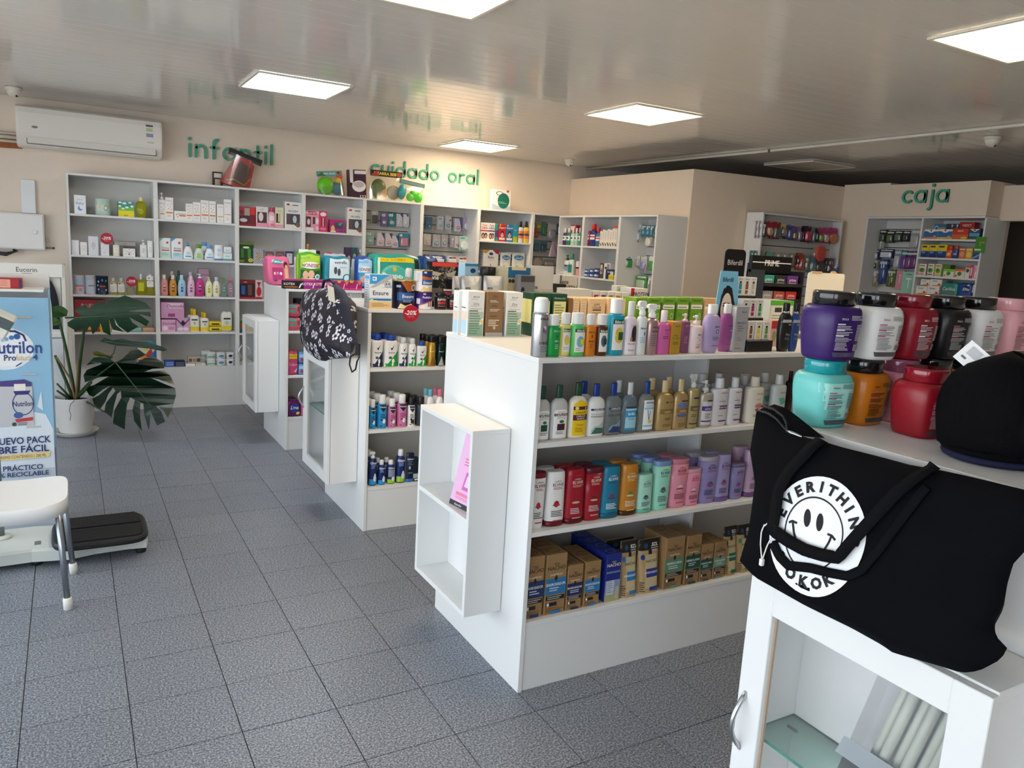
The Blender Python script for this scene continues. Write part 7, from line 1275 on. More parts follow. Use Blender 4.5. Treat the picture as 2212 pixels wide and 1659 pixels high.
for a, b, c, body, cap, tx, c2, drp, pf, l, n, cs in EL:
    t = put(r, 'bot', a, b, c, l, 'bottle', l+'s', prof=pf, rat=.6, p=2.4, body=body, cap=cap, cs=cs or 'flip', cr=1.0, n=24, art=elv(tx, c2, drp))
    if n: behind(t, n, dx=-.012, gap=.006)
# ---------------------------------------------------------------- carton shelf at the bottom
r = ('L', .27, 'Y', GY[1]+.028)
def nacho(c1, c2='efe4d0', wd='ENGROSADOR', top=.95, kraft=1):
    return 'T .5 .83 .045 3a2a1c TIO;T .5 .77 .065 3a2a1c NACHO;t .5 .66 .035 %s SHAMPOO;r 0 .33 1 .6 %s;p 2a221c .42,.6 .5,.66 .58,.6 .5,.54;T .5 .5 .045 f0ece4 %s;l .2 .43 .8 2 .04 c8d0dc;r .05 .24 .95 .31 1c1a1a;l .12 .285 .9 2 .03 b8b4ac;r .06 .14 .6 .2 2a2622;e .16 .17 .06 .03 ece8e0;l .05 .1 .95 3 .03 7a5a38;r .3 .01 .8 .06 %s' % (c2, c1, wd, c1)
KR = '9a7950'; tp = 'o .5 .5 .3 .3 .15 6a4c2c'
for a, b, c, col, d_, l, n in ((112, 300, 405, '24386a', .07, 'tall kraft shampoo carton with a navy band', 1), (278, 492, 380, '2f74a8', .07, 'tall kraft conditioner carton with a mid blue band', 2), (466, 630, 475, '202c5a', .055, 'short kraft shampoo carton with a navy band', 2), (616, 782, 445, '2f78b0', .055, 'short kraft conditioner carton with a mid blue band', 2)):
    t = put(r, 'box', a+14, b, c, l, 'carton', l+'s', body=KR, d=d_, art=nacho(col), topart=tp, side='l .2 .12 .8 5 .03 7a5a38;r .3 .04 .6 .1 ece4d4'); behind(t, n, gap=.003)
t = put(r, 'box', 806, 955, 380, 'deep blue shampoo carton with a pale picture panel', 'carton', 'deep blue shampoo cartons', body='1c2c80', d=.06, art='T .5 .83 .045 c8b878 TIO;T .5 .77 .065 e8dcb8 NACHO;T .5 .62 .035 b8c0dc ENGROSADOR;r 0 .0 1 .22 a8a878;r 0 .2 1 .45 8a9ab8;r .1 .15 .6 .45 c4ccd8;r .7 .05 .95 .3 b8b4a4;l .14 .42 .56 6 .045 8a94b0', topart='o .5 .5 .3 .3 .15 6a78c0'); behind(t, 3, gap=.003)
def npouch(c): return 'r 0 .8 1 1 1e1c1a;T .74 .9 .06 ece8e0 82%%;l .55 .86 .95 3 .035 c8c4bc;e .3 .88 .1 .05 2a4a6a;r .42 .72 .58 .8 1c1a1a;p c4b48c .25,.72 .8,.72 .85,.1 .25,.1;T .55 .6 .05 4a3a28 NACHO;r .3 .3 .85 .46 %s;T .57 .39 .035 f0ece4 ENGROSADOR;e .15 .68 .09 .05 %s;l .05 .2 .25 5 .04 4a3a28;r .45 .05 .85 .12 %s' % (c, c, c)
BPN = 'b89a6c'
for a, b, c, col, l, n in ((958, 1125, 290, '2f7ab8', 'kraft refill pouch with a black top and mid blue panel', 0), (1112, 1318, 275, '24388a', 'kraft refill pouch with a black top and navy panel', 0), (1838, 1968, 165, '1c6a50', 'kraft refill pouch with a black top and green panel', 0), (1950, 2100, 150, '3f8a6a', 'kraft refill pouch with a black top beside the tote bag', 0)):
    put(r, 'pouch', a, b, c, l, 'pouch', body=BPN, rough=.4, d=.07, art=npouch(col))
put(r, 'pouch', 838, 1096, 272, 'kraft refill pouch with a black top standing behind the blue cartons', 'pouch', dy=.09, body=BPN, rough=.4, d=.07, art=npouch('2f7ab8'))
for a, b, c, col, d_, l, n in ((1296, 1496, 238, '5f8a70', .07, 'tall kraft carton with a sage green band', 1), (1474, 1632, 222, '14503f', .07, 'tall kraft carton with a dark green band', 1), (1604, 1738, 300, '1c5844', .055, 'short kraft carton with a dark green band', 1), (1718, 1848, 280, '6f9a80', .055, 'short kraft carton with a sage green band', 1)):
    t = put(r, 'box', a+12, b, c, l, 'carton', l+'s', body=KR, d=d_, art=nacho(col, wd='HERBOLARIA'), topart=tp); behind(t, n, gap=.003)
# ================================================================ big hair cream jars
JP = [(.74, 0), (.80, .008), (.86, .06), (.93, .28), (.985, .48), (1, .58), (.985, .68), (.93, .75), (.84, .79), (.78, .8)]
def jar(label, x, y, z, body, lid, ink='d8d4d8', rz=0, panel=None, lines=2, dark='3a3a3e'):
    t = thing('cream_jar', label, 'jar', (x, y, z), rz); w, h = .108, .147; rx = w/2
    q = MB(); q.lathe([(r_, z_*h) for r_, z_ in JP], P(body, .32), rx, rx, 3.6, 44); q.build('jar', t)
    q = MB(); q.lathe([(.80, h*.8), (.82, h*.805), (.82, h*.96), (.805, h*.985), (.76, h)], P(lid, .12, coat=.5), rx*.97, rx*.97, 2.2, 40); q.build('lid', t)
    def surf(u, v, e):
        r_ = prof_at(JP, v); X = (u-.5)*w; rr = r_*rx; c = min(abs(X/rr), .995); return (X, -rr*(1-c**3.6)**(1/3.6)-e, v*h)
    q = MB(); o = 'p %s .16,.16 .3,.05 .86,.05 .9,.3 .9,.66 .74,.7 .3,.7 .2,.55;' % (panel or body)
    o = ''
    if panel: o += ''.join('r %g %g %g %g %s;' % (.2-.06*k+.02, .16+.13*k, .9, .3+.13*k-.005, panel) for k in range(4))
    o += 'p %s .24,.06 .88,.06 .9,.13 .2,.13;t .56 .095 .025 777 SKALA;T .36 .62 .03 %s SKALA;l .52 .66 .88 4 .018 %s' % (dark, ink, ink)
    for k in range(3): o += ';r .2 %g .38 %g %s;l .2 %g .64 3 .022 %s' % (.535-.085*k, .552-.085*k, {'d8d4d8': 'ece8ee'}.get(ink, 'c05a80'), .51-.085*k, ink)
    o += ';l .22 .27 .62 6 .021 %s;l .68 .53 .88 11 .022 %s;r .68 .16 .88 .25 c8c4c8;' % (ink, ink)+';'.join('r %g .17 %g .24 333' % (.7+.02*k, .708+.02*k) for k in range(8))
    art(q, o, surf, w, h, True, .0005); q.build('label', t); return t
JZ = GT[0]; JH = .148
row = [(1.44+.118*i, 1.118-.008*i) for i in range(6)]
low = [('aqua green jar with a teal lid, bottom of a stack', '6cc4be', '18949c', '2f6a64', 'a8e4dc', '4a5a5c'), ('orange jar with a black lid under the first white jar', 'bc6c12', '161618', '3a2410', None, '4a4442'), ('dusky pink jar with a mauve lid under the burgundy jar', 'c08094', '8a4a64', 'f0e0e4', None, '4a4a4e'), ('sky blue jar with a black lid under the black jar', '5aa4cc', '151517', '24343c', None, '4a5054'), ('amber jar with a black lid under the second white jar', 'c8882c', '18181a', '3a2410', None, '4a4444'), ('rose jar with a pink lid under the pale pink jar', 'd898a4', 'c87c8c', '5a2a34', None, '4a4a4e')]
for (x, y), (l, b, c, ink, pn, dk) in zip(row, low): jar(l, x, y, JZ, b, c, ink, random.uniform(-.12, .05), pn, dark=dk)
up = [('purple jar with a black lid on top of the aqua jar', '351a62', '161618', 'd8d4d8', None, '55506a'), ('white jar with a black lid on top of the orange jar', 'e6e5e3', '141416', '777', None, '55565a'), ('burgundy jar with a burgundy lid in the upper row', '8a1426', '7a1424', 'd8d4d8', None, '5a3a44'), ('black jar with a black lid in the upper row', '141416', '121214', 'c8ccd0', None, '38383c'), ('white jar with a black lid next to the pale pink jar', 'dfdedc', '141416', '777', None, '606064'), ('pale pink jar with a pink lid at the end of the upper row', 'e4a8b0', 'e0a4ae', '7a5a60', None, '4a4a4e')]
for i, ((x, y), (l, b, c, ink, pn, dk)) in enumerate(zip(row, up)): jar(l, x+(.012 if i else 0), y, JZ+JH, b, c, ink, random.uniform(-.14, .04), pn, dark=dk)
jar('crimson red jar standing alone in front of the stacked jars', 1.585, .975, JZ, '901422', '8a1424', 'e0c8cc', -.1, dark='5a3a44')
# ================================================================ knitted hat with price tag
HX, HY = 1.535, .785
KNIT = P('08080a', .9, bump=.3, bscale=400, ior=1.2); NAVY = P('14183a', .8)
t = thing('knitted_hat', 'black ribbed knitted hat with a navy rim on the jar gondola', 'hat', (HX, HY, JZ))
hp = [(.80, .022), (.93, .032), (.96, .05), (.985, .07), (1.02, .10), (1.02, .13), (.97, .16), (.86, .19), (.68, .213), (.45, .228), (.2, .236), (.02, .238)]
q = MB(); n = 132; vs = []; fs = []
for r_, z in hp:
    for i in range(n):
        a = 2*PI*i/n; k = 1+(.024 if i % 3 == 0 else 0)*(1-.5*(z > .2)); vs.append((.112*r_*k*math.cos(a), .105*r_*k*math.sin(a), z*.86+.006*math.sin(2*a+1)))
for j in range(len(hp)-1): fs += [(j*n+i, j*n+(i+1) % n, (j+1)*n+(i+1) % n, (j+1)*n+i) for i in range(n)]
q.add(vs, fs, KNIT, True); q.build('knit_body', t)
for z, m, r_ in ((.0, NAVY, .095), (.013, KNIT, .099)):
    q = MB(); q.lathe([(r_-.012, z), (r_, z+.004), (r_+.003, z+.009), (r_, z+.014), (r_-.012, z+.018)], m, 1, .94, 2, 48); q.build('rim', t)
p = onX(2099, 770, HX-.055); tt = MB(); tt.prism([(-.022, -.022), (.022, -.022), (.022, .022), (-.022, .022)], -.0006, .0006, P('ecebea', .5))
o = tt.build('price_tag', t); M_ = Matrix.Rotation(-1.0, 4, 'Z') @ Matrix.Rotation(math.radians(38), 4, 'Y'); o.matrix_local = Matrix.Translation(p-Vector((HX, HY, JZ))) @ M_
q = MB(); q.box(-.012, -.0012, -.002, .012, -.0007, .016, PR('b8b8bc')); q.box(-.014, -.0012, -.012, -.004, -.0007, -.008, PR('555')); q.build('tag_print', o)
# ================================================================ soft bags traced on a leaning plane
def polyl(pts, s):
    L_ = [0]
    for a, b in zip(pts, pts[1:]): L_.append(L_[-1]+math.dist(a, b))
    d = s*L_[-1]
    for i in range(len(pts)-1):
        if d <= L_[i+1] or i == len(pts)-2:
            k = (d-L_[i])/max(1e-9, L_[i+1]-L_[i]); return (pts[i][0]+(pts[i+1][0]-pts[i][0])*k, pts[i][1]+(pts[i+1][1]-pts[i][1])*k)
class Soft:
    """fabric bag: outline seen in the photo laid on a leaning plane X = x0 + k (z - z0), swollen to real depth"""
    def __init__(s, top, right, bottom, left, x0, z0, k, bulge, wr=.004, bk=.9):
        s.bk = bk
        s.T, s.R, s.B, s.L = top, right, bottom, left; s.x0, s.z0, s.k, s.b, s.wr = x0, z0, k, bulge, wr
        s.xa = min(p[0] for p in top+bottom); s.xb = max(p[0] for p in top+bottom)
    def px(s, u, v):
        t, b, l, r_ = polyl(s.T, u), polyl(s.B, u), polyl(s.L, v), polyl(s.R, v); c00, c10, c01, c11 = s.T[0], s.T[-1], s.B[0], s.B[-1]
        return tuple((1-v)*t[i]+v*b[i]+(1-u)*l[i]+u*r_[i]-((1-u)*(1-v)*c00[i]+u*(1-v)*c10[i]+(1-u)*v*c01[i]+u*v*c11[i]) for i in (0, 1))
    def base(s, x, y):
        d = ray(x, y); tt = (s.x0+s.k*(CAM.z-s.z0)-CAM.x)/(d.x-s.k*d.z); return CAM+d*tt
    def swell(s, u, v): return s.b*(max(0, 4*u*(1-u))**.5)*(max(0, 1-(2*v-1)**4)**.6)+s.wr*math.sin(9*u+5*v)*math.sin(7*v+2+3*u)*min(1, 8*u*(1-u), 8*v*(1-v))
    def front(s, u, v, e=0): return s.base(*s.px(u, v))+Vector((-1, 0, s.k)).normalized()*(s.swell(u, v)+e)
    def back(s, u, v):
        b = s.base(*s.px(u, v))+Vector((1, 0, 0))*(s.bk*s.swell(u, v)); b.x = min(b.x, 1.362)
        if u*(1-u)*v*(1-v) > 0 and b.x > 1.2: b.z = max(b.z, s.z0+.003)
        return b
    def inv(s, x, y):
        u, v = .5, .5
        for _ in range(14):
            a = s.px(u, v); du = s.px(min(1, u+.01), v); dv = s.px(u, min(1, v+.01)); A, B_ = (du[0]-a[0])/.01, (dv[0]-a[0])/.01; C_, D_ = (du[1]-a[1])/.01, (dv[1]-a[1])/.01
            det = A*D_-B_*C_ or 1e-9; ex, ey = x-a[0], y-a[1]; u += (D_*ex-B_*ey)/det; v += (A*ey-C_*ex)/det; u, v = min(.985, max(.005, u)), min(.985, max(.005, v))
        return u, v
    def at(s, x, y, e): u, v = s.inv(x, y); return s.base(x, y)+Vector((-1, 0, s.k)).normalized()*(s.swell(u, v)+e)
    def mesh(s, m, nu=28, nv=20):
        q = MB(); q.grid(lambda a, b: s.front(a, b), nu, nv, m, flip=True); q.grid(lambda a, b: s.back(a, b), nu, nv, m); return q
    def strap(s, pts, w, e, m, n=40):
        q = MB(); P_ = [polyl(pts, i/n) for i in range(n+1)]; vs = []; fs = []
        for i, p in enumerate(P_):
            a, b = P_[max(0, i-1)], P_[min(n, i+1)]; tx, ty = b[0]-a[0], b[1]-a[1]; L_ = math.hypot(tx, ty) or 1; nx, ny = -ty/L_*w/2, tx/L_*w/2
            for kx, ee in ((1, e), (-1, e), (1, e-.003), (-1, e-.003)): vs.append(s.at(p[0]+nx*kx, p[1]+ny*kx, ee))
        for i in range(n):
            a, b = 4*i, 4*i+4; fs += [(a, a+1, b+1, b), (a+2, b+2, b+3, a+3), (a, b, b+2, a+2), (a+1, a+3, b+3, b+1)]
        q.add(vs, fs, m, True); return q
def zr(pts): return [(1580+x/3.5, 860+y/3.5) for x, y in pts]
tote = Soft(zr([(190, 92), (330, 180), (430, 245), (560, 298), (700, 330), (840, 372), (1000, 412), (1180, 458), (1350, 505), (1560, 540), (1800, 592), (2000, 640), (2212, 690), (2420, 745)]),
            zr([(2420, 745), (2390, 950), (2212, 1165), (2130, 1255), (2088, 1400), (2055, 1570), (1985, 1690), (2000, 1800), (2085, 1890)]),
            zr([(62, 1230), (170, 1350), (400, 1480), (560, 1570), (910, 1740), (1140, 1868), (1220, 1925), (1580, 2027), (1740, 2078), (1870, 2064), (2040, 1975), (2085, 1890)]),
            zr([(190, 92), (140, 400), (178, 640), (130, 1000), (62, 1230)]), 1.178, .977, .42, .045)
FAB = P('08090c', .9, bump=.15, bscale=500, ior=1.18); FAB2 = P('0a0b0e', .85, ior=1.2)
t = thing('tote_bag', 'black cotton tote bag with a white smiley print on the glass-door cabinet', 'bag', (1.22, .8, .976)); t.location = (0, 0, 0)
tote.mesh(FAB, 36, 26).build('body', t)
q = MB(); bk = zr([(190, 92), (240, 52), (330, 82), (420, 150), (520, 232), (620, 312), (520, 285), (430, 246), (330, 182)])
q.add([tote.base(*p)+Vector((.035 if 0 < i < 6 else 0, 0, 0)) for i, p in enumerate(bk)], [(8, 7, 3, 2), (0, 8, 2, 1), (7, 6, 4, 3), (6, 5, 4)], FAB); q.build('back_hem', t)
for k, pts in enumerate((zr([(195, 88), (290, 120), (350, 160), (420, 240), (440, 262)]), zr([(240, 60), (330, 88), (400, 140), (425, 190), (430, 240)]))):
    q = MB(); q.tube([tote.base(*polyl(pts, i/30))+Vector((-.004, 0, (.0018 if i % 2 else -.0005))) for i in range(31)], .0026, P('1c1d20', .4), 6); q.build('zip_teeth', t)
q = MB(); q.tube([tote.base(*polyl(zr([(435, 250), (490, 268), (550, 292)]), i/4))+Vector((-.006, 0, 0)) for i in range(5)], [.003, .004, .0035, .003, .002], METAL, 8); q.build('zip_pull', t)
# printed disc, face and lettering
q = MB(); ctr = (1791, 1170); INKW = P('eceef2', .55)
def ell(cx, cy, rx, ry, mat, e, n=48, rings=(0, .25, .5, .75, 1), tilt=0):
    vs = []; c_, s_ = math.cos(tilt), math.sin(tilt)
    for r_ in rings:
        for i in range(n): a = 2*PI*i/n; ux, uy = rx*r_*math.cos(a), ry*r_*math.sin(a); vs.append(tote.at(cx+ux*c_-uy*s_, cy+ux*s_+uy*c_, e))
    q.add(vs, [(j*n+i, j*n+(i+1) % n, (j+1)*n+(i+1) % n, (j+1)*n+i) for j in range(len(rings)-1) for i in range(n)], mat)
INK = P('101114', .7)
ell(1791, 1170, 111, 128, INKW, .0012); ell(1784, 1166, 68, 80, INK, .0017, rings=(.955, 1))
ell(1771, 1131, 8, 19, INK, .0017, rings=(0, .5, 1), tilt=.12); ell(1799, 1141, 8, 19, INK, .0017, rings=(0, .5, 1), tilt=.14)
def line(pts, w):
    n = 24; P_ = [polyl(pts, i/n) for i in range(n+1)]; vs = []
    for i, p in enumerate(P_):
        a, b = P_[max(0, i-1)], P_[min(n, i+1)]; L_ = math.dist(a, b) or 1; nx, ny = -(b[1]-a[1])/L_*w/2, (b[0]-a[0])/L_*w/2
        vs += [tote.at(p[0]+nx, p[1]+ny, .0018), tote.at(p[0]-nx, p[1]-ny, .0018)]
    q.add(vs, [(2*i, 2*i+2, 2*i+3, 2*i+1) for i in range(n)], INK)
line([(1737, 1139), (1739, 1160), (1745, 1182), (1756, 1202), (1774, 1214), (1792, 1215), (1808, 1203), (1820, 1184), (1826, 1168)], 5); line([(1728, 1139), (1736, 1136), (1747, 1141)], 5); line([(1816, 1166), (1826, 1170), (1834, 1180)], 5)
for s_, ang, inward in [(c, a, 0) for c, a in zip('EVERITHING', (150, 132, 114, 96, 80, 64, 46, 31, 13, -9))]+[(c, a, 1) for c, a in zip('ISOKOK', (186, 203, 230, 252, 271, 290))]:
    vs_, fs_, tw = text_mesh(s_, 3, False); a = math.radians(ang); cx, cy = ctr[0]-2+90*math.cos(a), ctr[1]-3-103*math.sin(a)
    th = PI/2-a if not inward else -PI/2-a; ct, st = math.cos(th), math.sin(th); S_ = 23
    q.add([tote.at(cx+(x*S_*ct-(-y*S_)*st), cy+(x*S_*st+(-y*S_)*ct), .0019) for x, y in vs_], fs_, INK)
q.build('smiley_print', t)
tote.strap(zr([(720, 330), (640, 470), (530, 600), (450, 740), (425, 900), (395, 1030), (520, 1115), (660, 1190), (800, 1235), (935, 1262), (1045, 1130), (1200, 960), (1360, 780), (1490, 640), (1575, 525)]), 27, .011, FAB2, 60).build('handle', t)
tote.strap(zr([(385, 1120), (440, 1225), (520, 1300), (700, 1325), (850, 1365), (1000, 1395), (1110, 1350), (1250, 1180), (1420, 930), (1560, 720)]), 20, .006, FAB2, 50).build('handle', t)
q = MB(); q.tube([tote.at(*polyl(zr([(300, 1250), (290, 1130), (300, 1040), (330, 985), (330, 1000), (345, 985), (385, 965), (415, 990), (400, 1060), (345, 1150), (305, 1245)]), i/30), .008) for i in range(31)], .0014, P('e8e6e2', .6), 6); c_ = q.build('drawstring', t)
q = MB(); p = tote.at(*zr([(298, 1262)])[0], .008); q.box(p.x-.004, p.y-.004, p.z-.008, p.x+.004, p.y+.004, p.z+.006, P('eeeeec', .4), .001); q.build('cord_tip', c_)
# ---------------------------------------------------------------- flowered backpack
def zf(pts): return [(500+x/4.608, 540+y/4.608) for x, y in pts]
def flower_mat():
    m = bpy.data.materials.new('flower_print'); m.use_nodes = True; n = m.node_tree.nodes; l = m.node_tree.links; b = n['Principled BSDF']; b.inputs['Roughness'].default_value = .6
    tc = n.new('ShaderNodeTexCoord'); sp = n.new('ShaderNodeSeparateXYZ'); l.new(tc.outputs['Object'], sp.inputs[0]); cb = n.new('ShaderNodeCombineXYZ'); l.new(sp.outputs[1], cb.inputs[0]); l.new(sp.outputs[2], cb.inputs[1])
    v = n.new('ShaderNodeTexVoronoi'); v.voronoi_dimensions = '2D'; v.inputs['Scale'].default_value = 14; v.inputs['Randomness'].default_value = .75; l.new(cb.outputs[0], v.inputs['Vector'])
    sc = n.new('ShaderNodeVectorMath'); sc.operation = 'SCALE'; sc.inputs['Scale'].default_value = 14; l.new(cb.outputs[0], sc.inputs[0])
    ps = n.new('ShaderNodeVectorMath'); ps.operation = 'SCALE'; ps.inputs['Scale'].default_value = 14; l.new(v.outputs['Position'], ps.inputs[0])
    sb = n.new('ShaderNodeVectorMath'); sb.operation = 'SUBTRACT'; l.new(sc.outputs[0], sb.inputs[0]); l.new(ps.outputs[0], sb.inputs[1]); s2 = n.new('ShaderNodeSeparateXYZ'); l.new(sb.outputs[0], s2.inputs[0])
    def M(op, a, b_=None, c=None):
        x = n.new('ShaderNodeMath'); x.operation = op
        for i, k in enumerate((a, b_, c)):
            if k is None: continue
            if isinstance(k, (int, float)): x.inputs[i].default_value = k
            else: l.new(k, x.inputs[i])
        return x.outputs[0]
    rr = M('SQRT', M('ADD', M('MULTIPLY', s2.outputs[0], s2.outputs[0]), M('MULTIPLY', s2.outputs[1], s2.outputs[1]))); th = M('ARCTAN2', s2.outputs[1], s2.outputs[0])
    edge = M('MULTIPLY_ADD', M('ABSOLUTE', M('COSINE', M('MULTIPLY', th, 2.5))), .12, .2); inside = M('LESS_THAN', rr, edge); hole = M('GREATER_THAN', rr, .12); gap = M('GREATER_THAN', M('ABSOLUTE', M('COSINE', M('MULTIPLY', th, 2.5))), .22)
    fac = M('MULTIPLY', M('MULTIPLY', inside, hole), gap); mx = n.new('ShaderNodeMix'); mx.data_type = 'RGBA'; mx.inputs[6].default_value = lin('17111e'); mx.inputs[7].default_value = lin('d4d2dc'); l.new(fac, mx.inputs[0]); l.new(mx.outputs[2], b.inputs['Base Color']); return m
FLW = flower_mat()
bpk = Soft(zf([(752, 408), (800, 388), (880, 385), (950, 372), (1050, 378), (1110, 430)]), zf([(1110, 430), (1190, 560), (1205, 720), (1190, 880), (1185, 1055)]), zf([(742, 985), (790, 1040), (860, 1095), (940, 1108), (990, 1080), (1080, 1070), (1185, 1055)]), zf([(752, 408), (725, 470), (700, 560), (715, 690), (700, 790), (720, 900), (742, 985)]), 1.195, .962, .22, .065, .006, 1.4)
t = thing('backpack', 'dark purple backpack with white flower print standing on a glass-door cabinet', 'backpack', (1.25, 4.3, .962)); t.location = (0, 0, 0)
bpk.mesh(FLW, 26, 26).build('body', t)
q = MB(); q.grid(lambda a, b: bpk.front(.3+.6*a, .56+.36*b, .014*(max(0, 1-(2*a-1)**6)*max(0, 1-(2*b-1)**6))**.5+.001), 14, 10, FLW, flip=True); pk = q.build('front_pocket', t)
q = MB(); q.tube([bpk.front(.3+.6*i/16, .565, .012) for i in range(17)], .003, P('18131f', .5), 6); q.build('zip', pk)
q = MB(); q.tube([bpk.front(.06+.12*math.sin(PI*i/16), .05+.85*i/16, .004) for i in range(17)], .003, P('18131f', .5), 6); q.build('side_zip', t)
bpk.strap(zf([(1040, 372), (1120, 440), (1175, 560), (1215, 700), (1245, 850), (1265, 940)]), 18, .012, P('1a1b2c', .7), 30).build('shoulder_strap', t)
q = MB()
fl = [(1130, 470), (1140, 530), (1165, 610), (1180, 680), (1205, 750), (1215, 820), (1230, 900)]
for x, y in fl:
    px_, py_ = zf([(x+8, y)])[0]
    for k in range(5):
        a = 2*PI*k/5; cx, cy = px_+2.6*math.cos(a), py_+3.2*math.sin(a); vs = [bpk.at(cx+1.5*math.cos(2*PI*i/8), cy+1.8*math.sin(2*PI*i/8), .0135) for i in range(8)]; q.add(vs, [tuple(range(8))], P('d4d2dc', .6))
q.build('strap_print', t)
WEB = P('101116', .6)
def wz(pts, X): return [onX(a, b, X) for a, b in zf(pts)]
q = MB(); q.tube(wz([(1258, 950), (1240, 1030), (1185, 1060), (1175, 1140), (1200, 1215), (1235, 1190), (1250, 1110), (1275, 1060)], 1.17), [.004]*8, WEB, 6); q.build('webbing', t)
q = MB(); c0 = wz([(1258, 985)], 1.168)[0]; q.box(c0.x-.006, c0.y-.022, c0.z-.03, c0.x+.006, c0.y+.022, c0.z+.03, WEB, .003); q.build('buckle', t)
q = MB(); q.tube([bpk.front(.42, 0, .0), bpk.front(.45, -.0, .0)+Vector((0, 0, .04)), bpk.front(.62, 0, 0)+Vector((0, -.0, .045)), bpk.front(.8, 0, 0)+Vector((0, 0, .005))], .008, P('18151f', .6), 8); q.build('grab_loop', t)
cs = wz([(955, 352), (1015, 372), (1032, 528), (965, 500)], 1.155); q = MB(); q.add(cs+[c+Vector((.0012, 0, 0)) for c in cs], [(3, 2, 1, 0), (4, 5, 6, 7), (0, 1, 5, 4), (1, 2, 6, 5), (2, 3, 7, 6), (3, 0, 4, 7)], P('d8cdb8', .6)); q.build('paper_tag', t)
# ================================================================ monstera in a white pot
def zb_(p): return (p[0]/3.95, 560+p[1]/3.95)
t = thing('monstera_plant', 'large monstera plant in a white pot on a saucer', 'plant', (0, 6.62, 0)); t.location = (0, 0, 0); PXC, PYC = .0, 6.66
POT = P('d6d4d0', .5, vary=.03, bscale=8)
q = MB(); q.lathe([(.108, .022), (.112, .03), (.145, .29), (.147, .295), (.137, .295), (.13, .26)], POT, 1, 1, 2, 40, c=(PXC, PYC, 0), caps=(1, 0)); q.build('pot', t)
q = MB(); q.lathe([(.132, .255), (.02, .262)], P('2a2119', .95, bump=.6, bscale=80), 1, 1, 2, 30, c=(PXC, PYC, 0)); q.build('soil', t)
q = MB(); q.lathe([(.115, 0), (.135, .004), (.155, .032), (.158, .034), (.152, .034), (.13, .008), (.02, .007)], P('dcdad6', .45), 1, 1, 2, 40, c=(PXC, PYC, 0)); q.build('saucer', t)
def leaf(pts, Y0, mid, m, curve=.12, tip=-.1, name='leaf'):
    """traced blade with its splits, bent along the midrib (mid = base, tip pixels)"""
    pp = [zb_(p) for p in pts]; a, b = zb_(mid[0]), zb_(mid[1]); L_ = math.dist(a, b); ux, uy = (b[0]-a[0])/L_, (b[1]-a[1])/L_
    def pos(p, off=0):
        dx, dy = p[0]-a[0], p[1]-a[1]; s_ = (dx*ux+dy*uy)/L_; d_ = (-dx*uy+dy*ux)/L_; return onY(p[0], p[1], Y0+tip*s_+curve*d_*d_+off)
    # refine edges so the blade bends smoothly
    fine = []
    for i in range(len(pp)):
        c, d = pp[i], pp[(i+1) % len(pp)]; k = max(1, int(math.dist(c, d)/9)); fine += [(c[0]+(d[0]-c[0])*j/k, c[1]+(d[1]-c[1])*j/k) for j in range(k)]
    tri = tessellate_polygon([[Vector((x, -y, 0)) for x, y in fine]]); q = MB(); fs = []
    for tr in tri:
        A, B_, C_ = (fine[i] for i in tr); fs.append(tuple(tr) if (B_[0]-A[0])*(-(C_[1]-A[1]))+(B_[1]-A[1])*(C_[0]-A[0]) > 0 else tuple(tr)[::-1])
    q.add([pos(p) for p in fine], fs, m); q.add([pos(p, .0012) for p in fine], [f[::-1] for f in fs], m); o = q.build(name, t)
    q = MB(); q.tube([pos((a[0]+(b[0]-a[0])*k/8, a[1]+(b[1]-a[1])*k/8), -.002) for k in range(9)], [.004-.0003*k for k in range(9)], P('3f5a34', .5), 6); q.build('midrib', o); return o
LG1 = P('0f2616', .3, vary=.3, bscale=12); LG2 = P('183621', .35, vary=.3, bscale=12); LG3 = P('3f7038', .4, vary=.2, bscale=12); LY = P('6a6a20', .45, vary=.3, bscale=20)
L1 = [(985, 880), (900, 830), (800, 840), (735, 905), (850, 882), (875, 892), (740, 945), (712, 990), (725, 1050), (840, 1010), (925, 1000), (800, 1075), (722, 1092), (760, 1160), (798, 1175), (880, 1110), (945, 1078), (850, 1155), (788, 1192), (800, 1235), (850, 1285), (900, 1215), (925, 1150), (965, 1095), (985, 1125), (905, 1225), (890, 1300), (952, 1350), (975, 1240), (1000, 1150), (1030, 1125), (1035, 1180), (975, 1290), (965, 1400), (1065, 1452), (1070, 1340), (1085, 1240), (1112, 1178), (1150, 1200), (1132, 1280), (1145, 1380), (1210, 1465), (1195, 1330), (1198, 1230), (1222, 1230), (1232, 1330), (1270, 1460), (1285, 1330), (1280, 1285), (1340, 1420), (1410, 1385), (1375, 1300), (1332, 1252), (1395, 1290), (1432, 1350), (1472, 1270), (1502, 1160), (1495, 1100), (1400, 1062), (1285, 1012), (1350, 1024), (1492, 1072), (1452, 990), (1400, 950), (1320, 955), (1232, 962), (1300, 935), (1402, 930), (1390, 880), (1320, 835), (1235, 842), (1150, 892), (1160, 855), (1245, 815), (1185, 770), (1115, 780), (1045, 850)]
leaf(L1, 6.36, ((985, 880), (1300, 1270)), LG1, .5, -.14)
L2 = [(575, 540), (640, 500), (700, 480), (632, 445), (680, 402), (738, 385), (755, 425), (800, 382), (890, 342), (862, 392), (1000, 332), (1065, 308), (1150, 340), (1240, 370), (1300, 428), (1190, 430), (1092, 446), (1280, 450), (1290, 492), (1185, 468), (1272, 530), (1250, 572), (1100, 492), (1130, 540), (1182, 575), (1090, 627), (1010, 570), (972, 502), (990, 560), (1062, 622), (962, 600), (928, 512), (946, 652), (880, 622), (858, 545), (832, 602), (790, 642), (768, 560), (738, 622), (690, 602), (650, 612), (580, 572)]
leaf(L2, 6.5, ((640, 500), (1270, 462)), LG2, .6, -.08)
